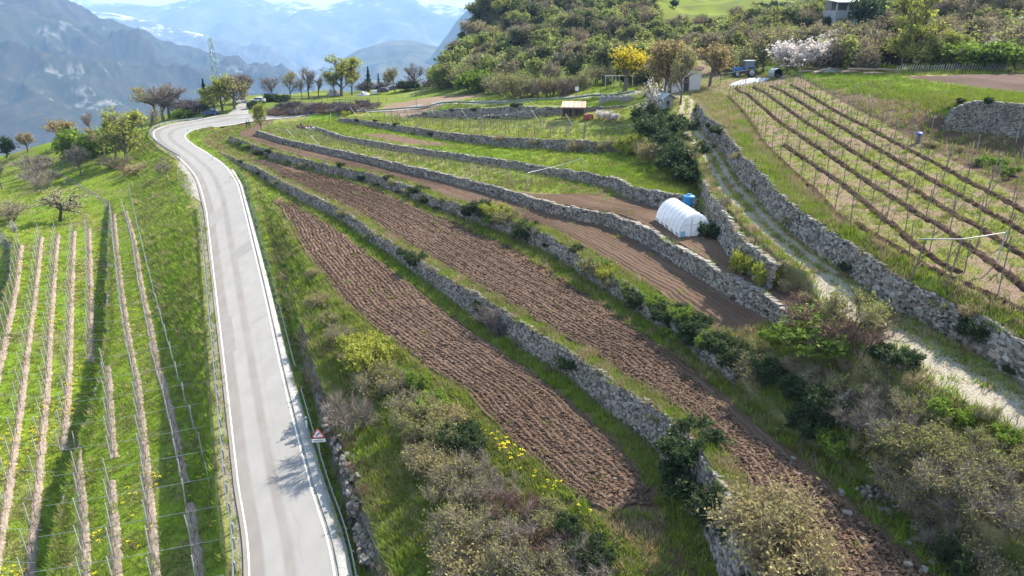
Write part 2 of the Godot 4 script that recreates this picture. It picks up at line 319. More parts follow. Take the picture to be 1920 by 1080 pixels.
func make_profile(f: float) -> void:
	var k := []
	var l4 := rail("L4", f)
	k.append(l4 + Vector2(-230, -160)); k.append(l4)
	for w in ["W3", "W2"]:
		var p := rail(w, f)
		k.append(p - Vector2(0.35, wall_height(w, f))); k.append(p)
	k.append(rail("W1", f))
	var rl := rail("RL", f)
	var rr := rail("RR", f)
	var rk := 1.0 - smoothstep(60.0, 90.0, f)
	k.append(rl - Vector2(1.3, 0.05)); k.append(rl); k.append(rr)
	k.append(rr + Vector2(0.9, 0.05)); k.append(rr + Vector2(1.9, -0.1 * rk)); k.append(rr + Vector2(2.9, 1.7 * rk)); k.append(rail("E1", f))
	for w in ["A", "B", "C", "D", "E", "F"]:
		if w in ["D", "E", "F"] and f < RAILS[w][0].z - 0.5:
			k.append(Vector2(999, 0)); k.append(Vector2(999, 0))
			continue
		var p := rail(w, f)
		k.append(p); k.append(p + Vector2(0.35, wall_height(w, f)))
	var gf := rail("Gf", f)
	var gt := rail("Gt", f)
	if f > 140.0: gf.x += (f - 140.0) * 0.1
	k.append(gf); k.append(Vector2(maxf(gt.x, gf.x + 0.3), gt.y))
	var ph := rail("Hf", f)
	k.append(ph); k.append(ph + Vector2(0.35, wall_height("Hf", f)))
	for w in ["VW", "VE", "T8f", "T8t"]: k.append(rail(w, f))
	k.append(Vector2(150, 26))
	if f < 118.0 and k[30].x < k[29].x + 1.3: k[30] = k[29] + Vector2(1.3, 0.7)
	if f > 140.0 and k[G_AT].x < k[G_AT - 1].x + 9.0: k[G_AT].x = k[G_AT - 1].x + 9.0
	for i in G_AT:
		var lim: float = k[G_AT].x - 0.02 * (G_AT - i)
		if k[i].x > lim: k[i] = Vector2(lim, k[G_AT].y)
	var xs := PackedFloat32Array()
	var ys := PackedFloat32Array()
	for i in k.size():
		if i and k[i].x < k[i - 1].x + 0.01: k[i].x = k[i - 1].x + 0.01
		xs.append(k[i].x); ys.append(k[i].y)
	PX.append(xs); PY.append(ys)

func far_land(x: float, f: float) -> float:
	var sw := 0.0
	var sh := 0.0
	for p in LAND:
		var dx: float = x - p.x
		var dz: float = f - p.z
		var w := pow(dx * dx + dz * dz + 20.0, -1.5)
		sw += w; sh += w * p.y
	return sh / sw

func row_of(f: float) -> int:
	return clampi(int(round((f - 10.0) * 2.0)), 0, PX.size() - 1)

func strip_at(x: float, f: float) -> int:
	var xs: PackedFloat32Array = PX[row_of(f)]
	return clampi(xs.bsearch(x) - 1, 0, xs.size() - 2)

func ground_at(x: float, f: float) -> float:
	if f > 205.0: return far_land(x, f)
	var i := row_of(f)
	var xs: PackedFloat32Array = PX[i]
	var ys: PackedFloat32Array = PY[i]
	var s := clampi(xs.bsearch(x) - 1, 0, xs.size() - 2)
	var y := lerpf(ys[s], ys[s + 1], clampf((x - xs[s]) / (xs[s + 1] - xs[s]), 0.0, 1.0))
	var w := smoothstep(172.0, 184.0, f)
	if f > 124.0 and x > 22.0: w = maxf(w, smoothstep(124.0, 138.0, f) * smoothstep(22.0, 28.0, x))
	if f > 138.0: w = maxf(w, smoothstep(xs[25] + 5.0, xs[25] + 12.0, x))
	if w > 0.0: y = lerpf(y, far_land(x, f), w)
	return y

func spot(x: float, f: float, lift := 0.0) -> Vector3:
	return Vector3(x, ground_at(x, f) + lift, -f)

const GRASS := Color(0.185, 0.24, 0.026)
const LUSH := Color(0.145, 0.24, 0.02)
const OLIVE := Color(0.10, 0.12, 0.035)
const STRAW := Color(0.33, 0.27, 0.15)
const EARTH := Color(0.142, 0.094, 0.066)
const STONE := Color(0.36, 0.34, 0.32)

func biome(s: int, x: float, f: float, u: float) -> Color:
	var a := n_big.get_noise_2d(x, f)
	var b := n_mid.get_noise_2d(x, f)
	var g := GRASS.lerp(LUSH, clampf(a + 0.5, 0, 1)).lerp(STRAW, clampf(b * 1.2 - 0.35, 0, 0.7))
	var k: String = STRIPS[s]
	if f > 166.0 and s >= 24 and pow((x + 22.0) / 14.0, 2.0) + pow((f - 183.0) / 10.0, 2.0) < 1.0 + b * 0.6: return Color(0.27, 0.19, 0.135)
	if f > 186.0: return g.lerp(OLIVE, 0.45 + a * 0.5)
	g = g.lerp(Color(0.2, 0.17, 0.085), clampf(n_big.get_noise_2d(x * 2.2 + 70.0, f * 2.2) * 1.6 - 0.15, 0, 0.7))
	match k:
		"valley": return Color(0.08, 0.09, 0.05)
		"W3f", "W2f", "Af", "Bf", "Cf", "Df", "Ef", "Ff", "Hf":
			if (k == "Bf" and f < 47.0) or (k == "Cf" and f < 50.0): return OLIVE.lerp(STRAW, clampf(0.3 + b, 0, 0.8))
			return STONE * (0.4 + b * 0.2)
		"W1": return g.lerp(STRAW, clampf(b * 1.6 - 0.2, 0, 0.6))
		"RLs": return STRAW.lerp(GRASS, 0.5 + a)
		"RL": return Color(0.2, 0.19, 0.18)
		"RR": return Color(0.42, 0.41, 0.39) if f < 125.0 else g
		"K": return LUSH * 0.8
		"DT": return (STONE * 0.5).lerp(Color(0.11, 0.075, 0.06), 0.5 + b) if f < 66.0 else g
		"RT": return OLIVE.lerp(STRAW, clampf(0.25 + b, 0, 0.6)).lerp(GRASS, smoothstep(60, 100, f) * 0.8)
		"E1": return EARTH.lerp(GRASS, smoothstep(0.75, 0.9, u)) if f < 108.0 else g
		"At": return EARTH.lerp(OLIVE, smoothstep(0.78, 0.9, u))
		"Bt": return EARTH if f > 50.0 else OLIVE.lerp(STRAW, clampf(0.35 + b, 0, 0.7))
		"Ct":
			if f < 46.0: return STRAW.lerp(OLIVE, clampf(0.4 + b * 1.4, 0, 1))
			return (EARTH * 1.1) if f < 94.0 - 8.0 * u else g.lerp(STRAW, clampf(0.25 + b, 0, 0.5))
		"Dt": return EARTH * 1.15 if f > 128.0 and f < 148.0 and u > 0.25 and u < 0.72 else LUSH.lerp(GRASS, 0.5 + a)
		"Et": return GRASS.lerp(STRAW, clampf(0.2 + b, 0, 0.55))
		"Ft": return g
		"Gf": return OLIVE * 0.8 if f > 82.0 else (STONE * 0.5 if f > 54.0 else STRAW.lerp(OLIVE, clampf(0.4 + b, 0, 1)))
		"Gt":
			var rut := minf(absf(u - 0.36), absf(u - 0.72))
			var pale := Color(0.35, 0.315, 0.25)
			if f < 52.0: return pale.lerp(Color(0.2, 0.2, 0.08), smoothstep(0.55, 0.75, u + b * 0.15) * 0.75)
			var verge := STRAW.lerp(GRASS, clampf(0.35 + a + b * 0.5, 0, 1))
			return pale.lerp(verge, smoothstep(0.05, 0.13, rut + b * 0.05))
		"Ht": return STRAW.lerp(Color(0.16, 0.11, 0.06), clampf(0.35 + b * 1.5, 0, 1)).lerp(LUSH, (1.0 - smoothstep(85, 95, f)) * clampf(0.7 + a * 2.0, 0, 1))
		"VW": return Color(0.235, 0.168, 0.118).lerp(GRASS * 0.85, clampf(0.32 + b * 1.5 + a * 0.8, 0, 0.85))
		"VE": return Color(0.12, 0.08, 0.055)
		"T8f": return Color(0.12, 0.08, 0.055).lerp(LUSH, smoothstep(0.0, 0.2, u - 0.5 * smoothstep(128.0, 92.0, f) + b * 0.25))
		"T8t": return LUSH.lerp(GRASS, 0.5 + a) if x < 64.6 else (Color(0.13, 0.085, 0.065) if f < 124.0 else STRAW.lerp(GRASS, 0.5))
	return g

func build_ground() -> void:
	var fs := []
	var f := 12.0
	while f < 205.0:
		fs.append(f)
		f += 0.5 if f < 110.0 else 0.9
	fs.append(205.0)
	var rows := []
	var cols := []
	for ff in fs:
		var xs: PackedFloat32Array = PX[row_of(ff)]
		var pr := PackedVector3Array()
		var cr := PackedColorArray()
		for s in DIV.size():
			for j in DIV[s]:
				var u: float = float(j) / DIV[s]
				var x := lerpf(xs[s], xs[s + 1], u)
				var y := ground_at(x + 0.001, ff)
				if s < 8 or s > 10: y += n_mid.get_noise_2d(x * 2.0, ff * 2.0) * 0.09
				pr.append(Vector3(x, y, -ff))
				cr.append(biome(s, x, ff, u))
		rows.append(pr); cols.append(cr)
	struct("ground", grid_mesh(rows, cols), M.ground)
	rows = []; cols = []
	f = 205.0
	while f < 470.0:
		var pr := PackedVector3Array()
		var cr := PackedColorArray()
		for i in 100:
			var x := -230.0 + i * 5.0
			var y := far_land(x, f)
			if x < -110.0: y = lerpf(y, -160.0, smoothstep(-110, -225, x))
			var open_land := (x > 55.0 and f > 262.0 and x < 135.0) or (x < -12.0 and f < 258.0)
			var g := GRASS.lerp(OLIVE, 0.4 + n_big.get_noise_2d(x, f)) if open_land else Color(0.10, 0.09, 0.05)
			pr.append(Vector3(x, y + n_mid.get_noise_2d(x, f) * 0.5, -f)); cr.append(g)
		rows.append(pr); cols.append(cr)
		f += 5.0
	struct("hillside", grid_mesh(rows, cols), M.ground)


# ---------------------------------------------------------------- ribbons: road, lines, fields
func resample(pts: Array, n: int) -> Array:
	var c := Curve3D.new()
	for i in pts.size():
		var p := Vector3(pts[i].x, 0, pts[i].y)
		var t := Vector3.ZERO
		if i and i < pts.size() - 1: t = Vector3(pts[i + 1].x - pts[i - 1].x, 0, pts[i + 1].y - pts[i - 1].y) / 6.0
		c.add_point(p, -t, t)
	var o := []
	for i in n:
		var p := c.sample_baked(c.get_baked_length() * i / (n - 1.0), true)
		o.append(Vector2(p.x, p.z))
	return o

func length_of(pts: Array) -> float:
	var l := 0.0
	for i in pts.size() - 1: l += pts[i].distance_to(pts[i + 1])
	return l

func bed(left: Array, right: Array) -> Array:            # even road levels: left and right edge heights at each station
	var ys := []
	for i in left.size():
		var a := ground_at(left[i].x, left[i].y)
		var b := ground_at(right[i].x, right[i].y)
		var over := 0.0
		for k in 9:
			var p: Vector2 = left[i].lerp(right[i], k / 8.0)
			over = maxf(over, ground_at(p.x, p.y) - lerpf(a, b, k / 8.0))
		ys.append(Vector2(a + over, b + over))
	var o := []
	for i in ys.size():
		var sum := Vector2.ZERO
		var n := 0
		for k in range(maxi(i - 4, 0), mini(i + 5, ys.size())):
			sum += ys[k]; n += 1
		o.append(sum / n)
	return o

func road_ribbon(left: Array, right: Array, us: Array, lift: float, colour: Callable, levels: Array) -> ArrayMesh:
	var rows := []
	var cols := []
	for i in left.size():
		var pr := PackedVector3Array()
		var cr := PackedColorArray()
		for u in us:
			var p: Vector2 = left[i].lerp(right[i], u)
			pr.append(Vector3(p.x, lerpf(levels[i].x, levels[i].y, u) + lift, -p.y)); cr.append(colour.call(u, p))
		rows.append(pr); cols.append(cr)
	return grid_mesh(rows, cols)

func ribbon(left: Array, right: Array, us: Array, lift: float, colour: Callable) -> ArrayMesh:
	var rows := []
	var cols := []
	for i in left.size():
		var pr := PackedVector3Array()
		var cr := PackedColorArray()
		for u in us:
			var p: Vector2 = left[i].lerp(right[i], u)
			pr.append(spot(p.x, p.y, lift)); cr.append(colour.call(u, p))
		rows.append(pr); cols.append(cr)
	return grid_mesh(rows, cols)

var road_l := []
var road_r := []

func asphalt_at(u: float, p: Vector2) -> Color:
	var a := n_mid.get_noise_2d(p.x * 1.5 + 40.0, p.y * 0.4)
	var pale := Color(0.218, 0.214, 0.208)
	var warm := Color(0.17, 0.157, 0.148)
	var w := smoothstep(0.0, 0.05, u) * (1.0 - smoothstep(0.21, 0.25, u)) + 0.85 * smoothstep(0.41, 0.45, u) * (1.0 - smoothstep(0.54, 0.6, u))
	return (pale if u > 0.035 and u < 0.975 else pale.lerp(Color(0.17, 0.15, 0.11), 0.6)).lerp(warm, clampf(w * (0.85 + a * 0.6) + clampf(n_big.get_noise_2d(p.x, p.y * 0.8) - 0.1, 0, 0.4), 0, 1)) * (1.0 + n_fine.get_noise_2d(p.x, p.y * 0.3) * 0.08 + a * 0.05)

func build_road() -> void:
	var L: Array = [Vector2(-36.06, 184.59), Vector2(-43.66, 184.19), Vector2(-53.72, 185.12), Vector2(-62.64, 187.7), Vector2(-69.81, 189.42), Vector2(-76.66, 188.54), Vector2(-80.98, 182.53), Vector2(-83.81, 176.97), Vector2(-84.01, 171.8), Vector2(-81.72, 165.26), Vector2(-75.74, 154.65), Vector2(-66.07, 140.9), Vector2(-59.37, 130.6), Vector2(-53.5, 120.62), Vector2(-45.44, 103.67), Vector2(-34.2, 77.2), Vector2(-25.52, 56.82), Vector2(-20.2, 44.24), Vector2(-16.5, 35.56), Vector2(-11.9, 20)]
	var R: Array = [Vector2(-33.67, 178.76), Vector2(-42.85, 180.57), Vector2(-52.67, 181.29), Vector2(-57.82, 180.81), Vector2(-62.25, 178.26), Vector2(-67.11, 174.83), Vector2(-72.52, 172.33), Vector2(-73.39, 166.55), Vector2(-71.31, 159.59), Vector2(-65.54, 150.29), Vector2(-57.8, 139.65), Vector2(-50.86, 129.06), Vector2(-44.66, 116.79), Vector2(-36.94, 98.33), Vector2(-28.18, 77.2), Vector2(-19.87, 56.82), Vector2(-14.48, 44.24), Vector2(-10.66, 35.56), Vector2(-6, 20)]
	# both edges are cut at the same four places, so that cross sections stay square through the bend
	for part_of in [[[0, 7], [0, 6]], [[7, 11], [6, 9]], [[11, 14], [9, 12]], [[14, 19], [12, 18]]]:
		var a: Array = L.slice(part_of[0][0], part_of[0][1] + 1)
		var b: Array = R.slice(part_of[1][0], part_of[1][1] + 1)
		var n := int(maxf(length_of(a), length_of(b)) / 0.8) + 2
		road_l.append_array(resample(a, n).slice(0 if road_l.is_empty() else 1)); road_r.append_array(resample(b, n).slice(0 if road_r.is_empty() else 1))
	var us := []
	for i in 25: us.append(i / 24.0)
	var lv := bed(road_l, road_r)
	struct("road", road_ribbon(road_l, road_r, us, 0.07, asphalt_at, lv), M.asphalt)
	var white := func(_u, p): return Color(0.62, 0.62, 0.6).lerp(Color(0.27, 0.26, 0.25), clampf(n_mid.get_noise_2d(p.x * 4.0, p.y * 4.0) * 1.6 - 0.1, 0, 0.85))
	struct("road_line", road_ribbon(road_l, road_r, [0.05, 0.07], 0.078, white, lv), M.line)
	struct("road_line", road_ribbon(road_l, road_r, [0.948, 0.969], 0.078, white, lv), M.line)
	# cracks sealed in the right lane
	var crack := []
	var crack2 := []
	var crack_y := []
	for i in road_l.size():
		if road_l[i].y > 62.0: continue
		var u := 0.66 + n_mid.get_noise_1d(road_l[i].y * 3.0) * 0.05
		crack.append(road_l[i].lerp(road_r[i], u)); crack2.append(road_l[i].lerp(road_r[i], u + 0.004))
		crack_y.append(Vector2.ONE * lerpf(lv[i].x, lv[i].y, u))
	struct("road_crack", road_ribbon(crack, crack2, [0.0, 1.0], 0.075, func(_u, _p): return Color(0.2, 0.19, 0.19), crack_y), M.asphalt)
	# mended patches and cross cracks
	for q in [[61.0, 68.0, 0.1, 0.28, 0.95], [80.0, 83.0, 0.5, 0.92, 0.97], [96.0, 101.0, 0.1, 0.45, 1.05], [64.0, 64.08, 0.6, 0.93, 0.7]]:
		var pa := []
		var pb := []
		var py := []
		var n := maxi(int((q[1] - q[0]) / 0.4), 2)
		for i in n + 1:
			var ff: float = lerpf(q[0], q[1], float(i) / n)
			for j in road_l.size() - 1:
				if road_l[j].y >= ff and road_l[j + 1].y <= ff and road_l[j].y < 118.0:
					var t: float = (road_l[j].y - ff) / maxf(road_l[j].y - road_l[j + 1].y, 0.001)
					var a: Vector2 = road_l[j].lerp(road_l[j + 1], t)
					var b: Vector2 = road_r[j].lerp(road_r[j + 1], t)
					var w := n_mid.get_noise_1d(ff * 5.0) * 0.02
					pa.append(a.lerp(b, q[2] + w)); pb.append(a.lerp(b, q[3] - w))
					var y: Vector2 = lv[j].lerp(lv[j + 1], t)
					py.append(Vector2(lerpf(y.x, y.y, q[2] + w), lerpf(y.x, y.y, q[3] - w)))
					break
		if pa.size() > 1: struct("road_patch" if q[1] - q[0] > 1.0 else "road_crack", road_ribbon(pa, pb, [0.0, 0.5, 1.0], 0.0735, func(_u, p): return Color(0.19, 0.183, 0.178) * q[4] * (1.0 + n_fine.get_noise_2d(p.x * 2.0, p.y * 2.0) * 0.1), py), M.asphalt)
	# concrete kerb beside the right-hand lane
	var rows := []
	var cols := []
	for i in road_r.size():
		if road_r[i].y > 128.0 or road_r[i].x < -70.0: continue
		var away: Vector2 = (road_r[i] - road_l[i]).normalized()
		var p: Vector2 = road_r[i]
		var q: Vector2 = p + away * 0.8
		var y := ground_at(p.x, p.y) + 0.04
		var c := Color(0.36, 0.35, 0.33) * (0.92 + 0.25 * n_mid.get_noise_2d(p.x * 2.0, p.y * 2.0))
		rows.append(PackedVector3Array([Vector3(p.x, y, -p.y), Vector3(p.x + away.x * 0.04, y + 0.13, -p.y - away.y * 0.04), Vector3(q.x, y + 0.16, -q.y), Vector3(q.x + 0.05, y - 0.3, -q.y)]))
		cols.append(PackedColorArray([c * 0.8, c, c, c * 0.7]))
	struct("kerb", grid_mesh(rows, cols), M.concrete)
	# the branch road past the big bare tree, and the gravel lay-by at the bend
	var side: Array = [Vector2(-72.8, 183.8), Vector2(-73.4, 191.2), Vector2(-73.6, 195.8), Vector2(-74.3, 200.3), Vector2(-79.7, 217.4)]
	var side2: Array = [Vector2(-65.5, 182.5), Vector2(-68, 189.9), Vector2(-69.5, 195), Vector2(-70.8, 199.4), Vector2(-73.7, 207)]
	struct("branch_road", ribbon(resample(side, 24), resample(side2, 24), [0.0, 0.2, 0.4, 0.6, 0.8, 1.0], 0.075, func(_u, p): return Color(0.26, 0.255, 0.245) * (1.0 + n_mid.get_noise_2d(p.x, p.y) * 0.15)), M.asphalt)
	var lay: Array = [Vector2(-62.8, 136.2), Vector2(-59.7, 127.5), Vector2(-56.7, 121.4), Vector2(-52.5, 114.7), Vector2(-47.9, 108.8)]
	var lay2: Array = [Vector2(-62.4, 136.3), Vector2(-57.2, 127.1), Vector2(-53.9, 121.3), Vector2(-50.8, 115.6), Vector2(-47.5, 108.8)]
	struct("gravel_verge", ribbon(resample(lay, 20), resample(lay2, 20), [0.0, 0.25, 0.5, 0.75, 1.0], 0.05, func(_u, p): return Color(0.36, 0.34, 0.30) * (1.0 + n_mid.get_noise_2d(p.x * 2.0, p.y * 2.0) * 0.3)), M.ground)
	var up: Array = [Vector2(-34.4, 178.8), Vector2(-20.5, 177.6), Vector2(-7.3, 168), Vector2(4.6, 159.5), Vector2(15.4, 152.8), Vector2(24.2, 146.2), Vector2(32.2, 145.9)]
	var up2 := []
	for i in up.size():
		var d: Vector2 = (up[mini(i + 1, up.size() - 1)] - up[maxi(i - 1, 0)]).normalized()
		up2.append(up[i] + Vector2(-d.y, d.x) * 4.2)
	var ua := resample(up, 70)
	var ub := resample(up2, 70)
	struct("upper_road", road_ribbon(ua, ub, [0.0, 0.25, 0.5, 0.75, 1.0], 0.03, asphalt_at, bed(ua, ub)), M.asphalt)

func field(called: String, left: Callable, right: Callable, f0: float, f1: float, step: float, across: int, tint: Color, furrow: float, rough: float) -> void:
	var rows := []
	var cols := []
	var f := f0
	while f <= f1 + 0.001:
		var a: float = left.call(f)
		var b: float = right.call(f)
		var pr := PackedVector3Array()
		var cr := PackedColorArray()
		for j in across + 1:
			var u := float(j) / across
			var x := lerpf(a, b, u)
			var d := (x - a) + n_mid.get_noise_2d(x, f) * 0.22
			var ridge := sin(d * TAU / furrow)
			var lump := n_fine.get_noise_2d(x * 1.1, f * 1.1)
			var lump2 := n_fine.get_noise_2d(x * 3.0 + 50.0, f * 3.0)
			var edge := smoothstep(0.0, 0.03, u) * (1.0 - smoothstep(0.97, 1.0, u)) * smoothstep(f0, f0 + 1.2, f) * (1.0 - smoothstep(f1 - 1.2, f1, f))
			var h := (0.06 * ridge + 0.03 * sin(d * TAU / (furrow * 3.1) + 1.0) + lump * 0.03 + lump2 * 0.05) * rough
			pr.append(Vector3(x, ground_at(x, f) - 0.10 + (0.21 + h) * edge, -f))
			var band := n_big.get_noise_2d(d * 9.0, f * 0.25)
			var dry := clampf(0.5 + h * 3.6 + n_big.get_noise_2d(x * 0.7, f * 0.7) * 0.95 + band * 0.6, 0, 1)
			cr.append((tint * 0.74).lerp(Color(tint.r * 1.2, tint.g * 1.24, tint.b * 1.3), dry))
		rows.append(pr); cols.append(cr)
		f += step
	struct(called, grid_mesh(rows, cols), M.soil)

func build_fields() -> void:
	var wob := func(f, k): return n_mid.get_noise_2d(f * 0.35, k) * 0.5
	var near_t1 := func(f): return maxf(0.0, 37.5 - f)
	field("lower_ploughed_field", func(f): return rail("E1", f).x + 0.2 + wob.call(f, 3.0) + near_t1.call(f) * 0.5, func(f): return rail("A", f).x - 2.3 - wob.call(f, 9.0) - near_t1.call(f) * 1.2 - smoothstep(85, 108, f) * 1.5, 34.6, 107.0, 0.24, 112, EARTH * 1.05, 0.5, 1.0)
	var t2r: Array = [Vector2(-50.8, 139), Vector2(-36, 120.8), Vector2(-26.8, 111.6), Vector2(-18.7, 104.7), Vector2(-11.6, 95.2), Vector2(-4.7, 83.9), Vector2(0, 75.6), Vector2(3.1, 70.1), Vector2(6.9, 61.9), Vector2(9.9, 56), Vector2(12.9, 50.5), Vector2(14.3, 44.3), Vector2(15.5, 40.5), Vector2(16.4, 37.8), Vector2(17, 32.8), Vector2(17.7, 30.1), Vector2(18.1, 27.5), Vector2(18.8, 24.8)]
	var right2 := func(f):
		for i in t2r.size() - 1:
			if f <= t2r[i].y and f >= t2r[i + 1].y: return lerpf(t2r[i].x, t2r[i + 1].x, (t2r[i].y - f) / (t2r[i].y - t2r[i + 1].y))
		return t2r[-1].x if f < t2r[-1].y else t2r[0].x
	field("middle_ploughed_field", func(f): return rail("A", f).x + 1.55 + wob.call(f, 5.0) * 0.8, func(f): return maxf(right2.call(f) - wob.call(f, 2.0), rail("A", f).x + 2.4), 24.0, 134.0, 0.27, 110, EARTH, 0.48, 1.0)
	field("upper_ploughed_field", func(f): return rail("B", f).x + 1.5 + wob.call(f, 7.0) * 0.6, func(f): return rail("C", f).x - 0.35, 51.5, 154.0, 0.35, 72, EARTH * 1.08, 0.5, 0.62)
	field("greenhouse_field", func(f): return rail("C", f).x + 0.75, func(f): return minf(rail("Gf", f).x - 0.5, rail("D", f).x - 0.4 if f > 78.0 else 99.0), 55.5, 92.0, 0.35, 70, EARTH * 1.12, 0.5, 0.5)
	field("high_ploughed_field", func(f): return 64.6 + wob.call(f, 4.0), func(_f): return 112.0, 72.0, 126.0, 0.6, 90, Color(0.125, 0.085, 0.068), 0.7, 0.8)
	# dug strips under the vines of the upper vineyard
	var edge := []
	for i in 23: edge.append(Vector2(PX[row_of(126.0 - i * 4.0)][30] + 0.4, 126.0 - i * 4.0))
	var rows: Array = [edge, [Vector2(42.4, 141), Vector2(36.1, 102.1), Vector2(34.5, 87.7), Vector2(34.1, 76.4), Vector2(33.6, 64.2), Vector2(33.1, 56.4), Vector2(32.8, 49.9), Vector2(32.5, 46.1), Vector2(32.1, 41.7)], [Vector2(31.2, 83.2), Vector2(31.3, 73.8), Vector2(31.2, 65.9), Vector2(29.6, 53.7), Vector2(29.3, 46.9), Vector2(29.6, 45)], [Vector2(45, 138.8), Vector2(39.4, 104.9), Vector2(37.4, 88.3), Vector2(36.9, 76.4), Vector2(36.3, 63.9), Vector2(35.8, 57.5), Vector2(35.3, 46.3)], [Vector2(47.2, 135.6), Vector2(42.5, 106.4), Vector2(40.3, 89.2), Vector2(39.6, 76.2), Vector2(39.2, 65.2), Vector2(38, 50.4)], [Vector2(49.8, 133.1), Vector2(44.2, 101.3), Vector2(42.5, 82.4), Vector2(42.3, 72.6), Vector2(41.8, 62.7), Vector2(41.1, 55.1)]]
	vine_lines = rows
	for r in rows:
		var pts := resample(r, int(length_of(r) / 0.3))
		var gr := []
		var cr := []
		for i in pts.size():
			var d: Vector2 = (pts[mini(i + 1, pts.size() - 1)] - pts[maxi(i - 1, 0)]).normalized()
			var side := Vector2(-d.y, d.x)
			var pr := PackedVector3Array()
			var cc := PackedColorArray()
			var w := 0.34 + 0.12 * n_mid.get_noise_2d(pts[i].x * 4.0, pts[i].y * 4.0)
			for k in 7:
				var t := k / 3.0 - 1.0
				var q: Vector2 = pts[i] + side * t * w
				var h := (1.0 - t * t) * (0.2 + 0.25 * n_fine.get_noise_2d(q.x * 2.5, q.y * 2.5)) - 0.03
				pr.append(spot(q.x, q.y, h + 0.02)); cc.append(Color(0.072, 0.045, 0.034) * (1.0 + n_fine.get_noise_2d(q.x * 3.0, q.y * 3.0) * 0.7))
			gr.append(pr); cr.append(cc)
		struct("dug_earth_strip", grid_mesh(gr, cr), M.soil)

var vine_lines := []


# ---------------------------------------------------------------- dry-stone walls
func stone_meshes() -> Array:
	var o := []
	for i in 5:
		var r := RandomNumberGenerator.new()
		r.seed = 900 + i
		var m := MB.new()
		m.box(Vector3.ZERO, Vector3.ONE, Color.WHITE, 0.1, Basis.IDENTITY, 0.3, r)
		o.append(m.mesh())
	return o

var stones := []

func stone_tint(r: RandomNumberGenerator, warm: float) -> Color:
	var g := lerpf(0.14, 0.42, r.randf())
	if r.randf() < 0.12: g *= 0.5
	var c := Color(g * 1.08, g, g * 0.86)
	if r.randf() < warm: c = Color(g * 1.05, g * 0.84, g * 0.68)
	return c

func wall(called: String, label: String, key: String, f0: float, f1: float, is_top: bool, size: float, warm: float, cope: float, pieces_from := -1.0) -> void:
	var r := RandomNumberGenerator.new()
	r.seed = hash(label)
	var t := thing(called, label, "stone wall")
	var places := [[], [], [], [], []]
	var tints := [[], [], [], [], []]
	var singles := 0
	# the wall's body, set behind its facing stones
	var rows := []
	var cols := []
	var f := f0
	while f <= f1:
		var p := rail(key, f)
		var h := wall_height(key, f)
		if is_top: p -= Vector2(0.35, h)
		var c := Color(0.10, 0.095, 0.09)
		var lip := 0.04 if cope > 0.5 else -0.12
		rows.append(PackedVector3Array([Vector3(p.x + 0.05, p.y - 0.3, -f), Vector3(p.x + 0.2, p.y + h + lip, -f), Vector3(p.x + 0.4, p.y + h + lip + 0.01, -f), Vector3(p.x + 0.42, p.y + h - 0.5, -f)]))
		cols.append(PackedColorArray([c, c * 1.5, c * 1.6, c]))
		f += 0.6
	part("wall_core", grid_mesh(rows, cols), M.stone, t)
	f = f0
	while f < f1:
		var p := rail(key, f)
		var p2 := rail(key, f + 0.4)
		var along := Vector3(p2.x - p.x, 0, -0.4).normalized()
		var h := wall_height(key, f)
		if is_top: p -= Vector2(0.35, h)
		var away := Vector3(along.z, 0, -along.x)          # out of the face, towards the valley side
		if away.x > 0.0: away = -away
		h += n_mid.get_noise_2d(f * 0.5, p.x) * 0.35 * minf(h, 1.5) * 0.5
		var sz := size * (1.0 + 0.2 * sin(f * 0.7))
		var y := -0.05
		while y < h + 0.06:
			var top := y > h - sz * 0.45
			var hh := sz * r.randf_range(0.42, 0.95) * (0.7 if top else 1.0)
			var ln := sz * r.randf_range(0.8, 1.6) * (cope if top else 1.0)
			var k := clampf(y / maxf(h, 0.1), 0, 1)
			var at := Vector3(p.x + 0.25 * k, p.y + y + hh * 0.4, -f) + along * r.randf_range(-0.15, 0.15) + away * (r.randf_range(-0.03, 0.09) + 0.12 * n_mid.get_noise_2d(f * 0.6, y * 2.0))
			var b := Basis(along, Vector3.UP.lerp(away, -0.1).normalized(), along.cross(Vector3.UP)).orthonormalized()
			b = b * Basis.from_euler(Vector3(r.randf_range(-0.15, 0.15), r.randf_range(-0.2, 0.2), r.randf_range(-0.13, 0.13)))
			var depth := 0.34
			if top:
				depth = 0.5 * cope
				at -= away * 0.1
			var xf := Transform3D(b.scaled_local(Vector3(ln * 0.96, hh * 1.0, depth)), at)
			var v := r.randi() % 5
			var tint := stone_tint(r, warm)
			if top: tint = tint.lerp(Color(0.28, 0.265, 0.235), 0.5 * cope)
			if y > h - 0.38 and cope < 0.5:
				y += hh * 0.92
				continue
			if pieces_from > 0.0 and f < pieces_from and singles < 300:
				singles += 1
				var s := part("stone", tinted_stone(v, int(clampf(tint.g * 12.0, 1, 5)), tint.r > tint.g * 1.15), M.stone, t)
				s.transform = xf
			else:
				places[v].append(xf); tints[v].append(tint)
			y += hh * 0.92
		f += sz * 0.95 * absf(along.z)
	for v in 5: copies("stone_facing", stones[v], M.stone, places[v], tints[v], t)

var stone_cache := {}

func tinted_stone(v: int, g: int, warm: bool) -> ArrayMesh:
	var key := "%d %d %s" % [v, g, warm]
	if not stone_cache.has(key):
		var r := RandomNumberGenerator.new()
		r.seed = 900 + v
		var m := MB.new()
		var k := g / 12.0
		m.box(Vector3.ZERO, Vector3.ONE, Color(k * 1.05, k * 0.84, k * 0.68) if warm else Color(k * 1.08, k, k * 0.86), 0.1, Basis.IDENTITY, 0.3, r)
		stone_cache[key] = m.mesh()
	return stone_cache[key]

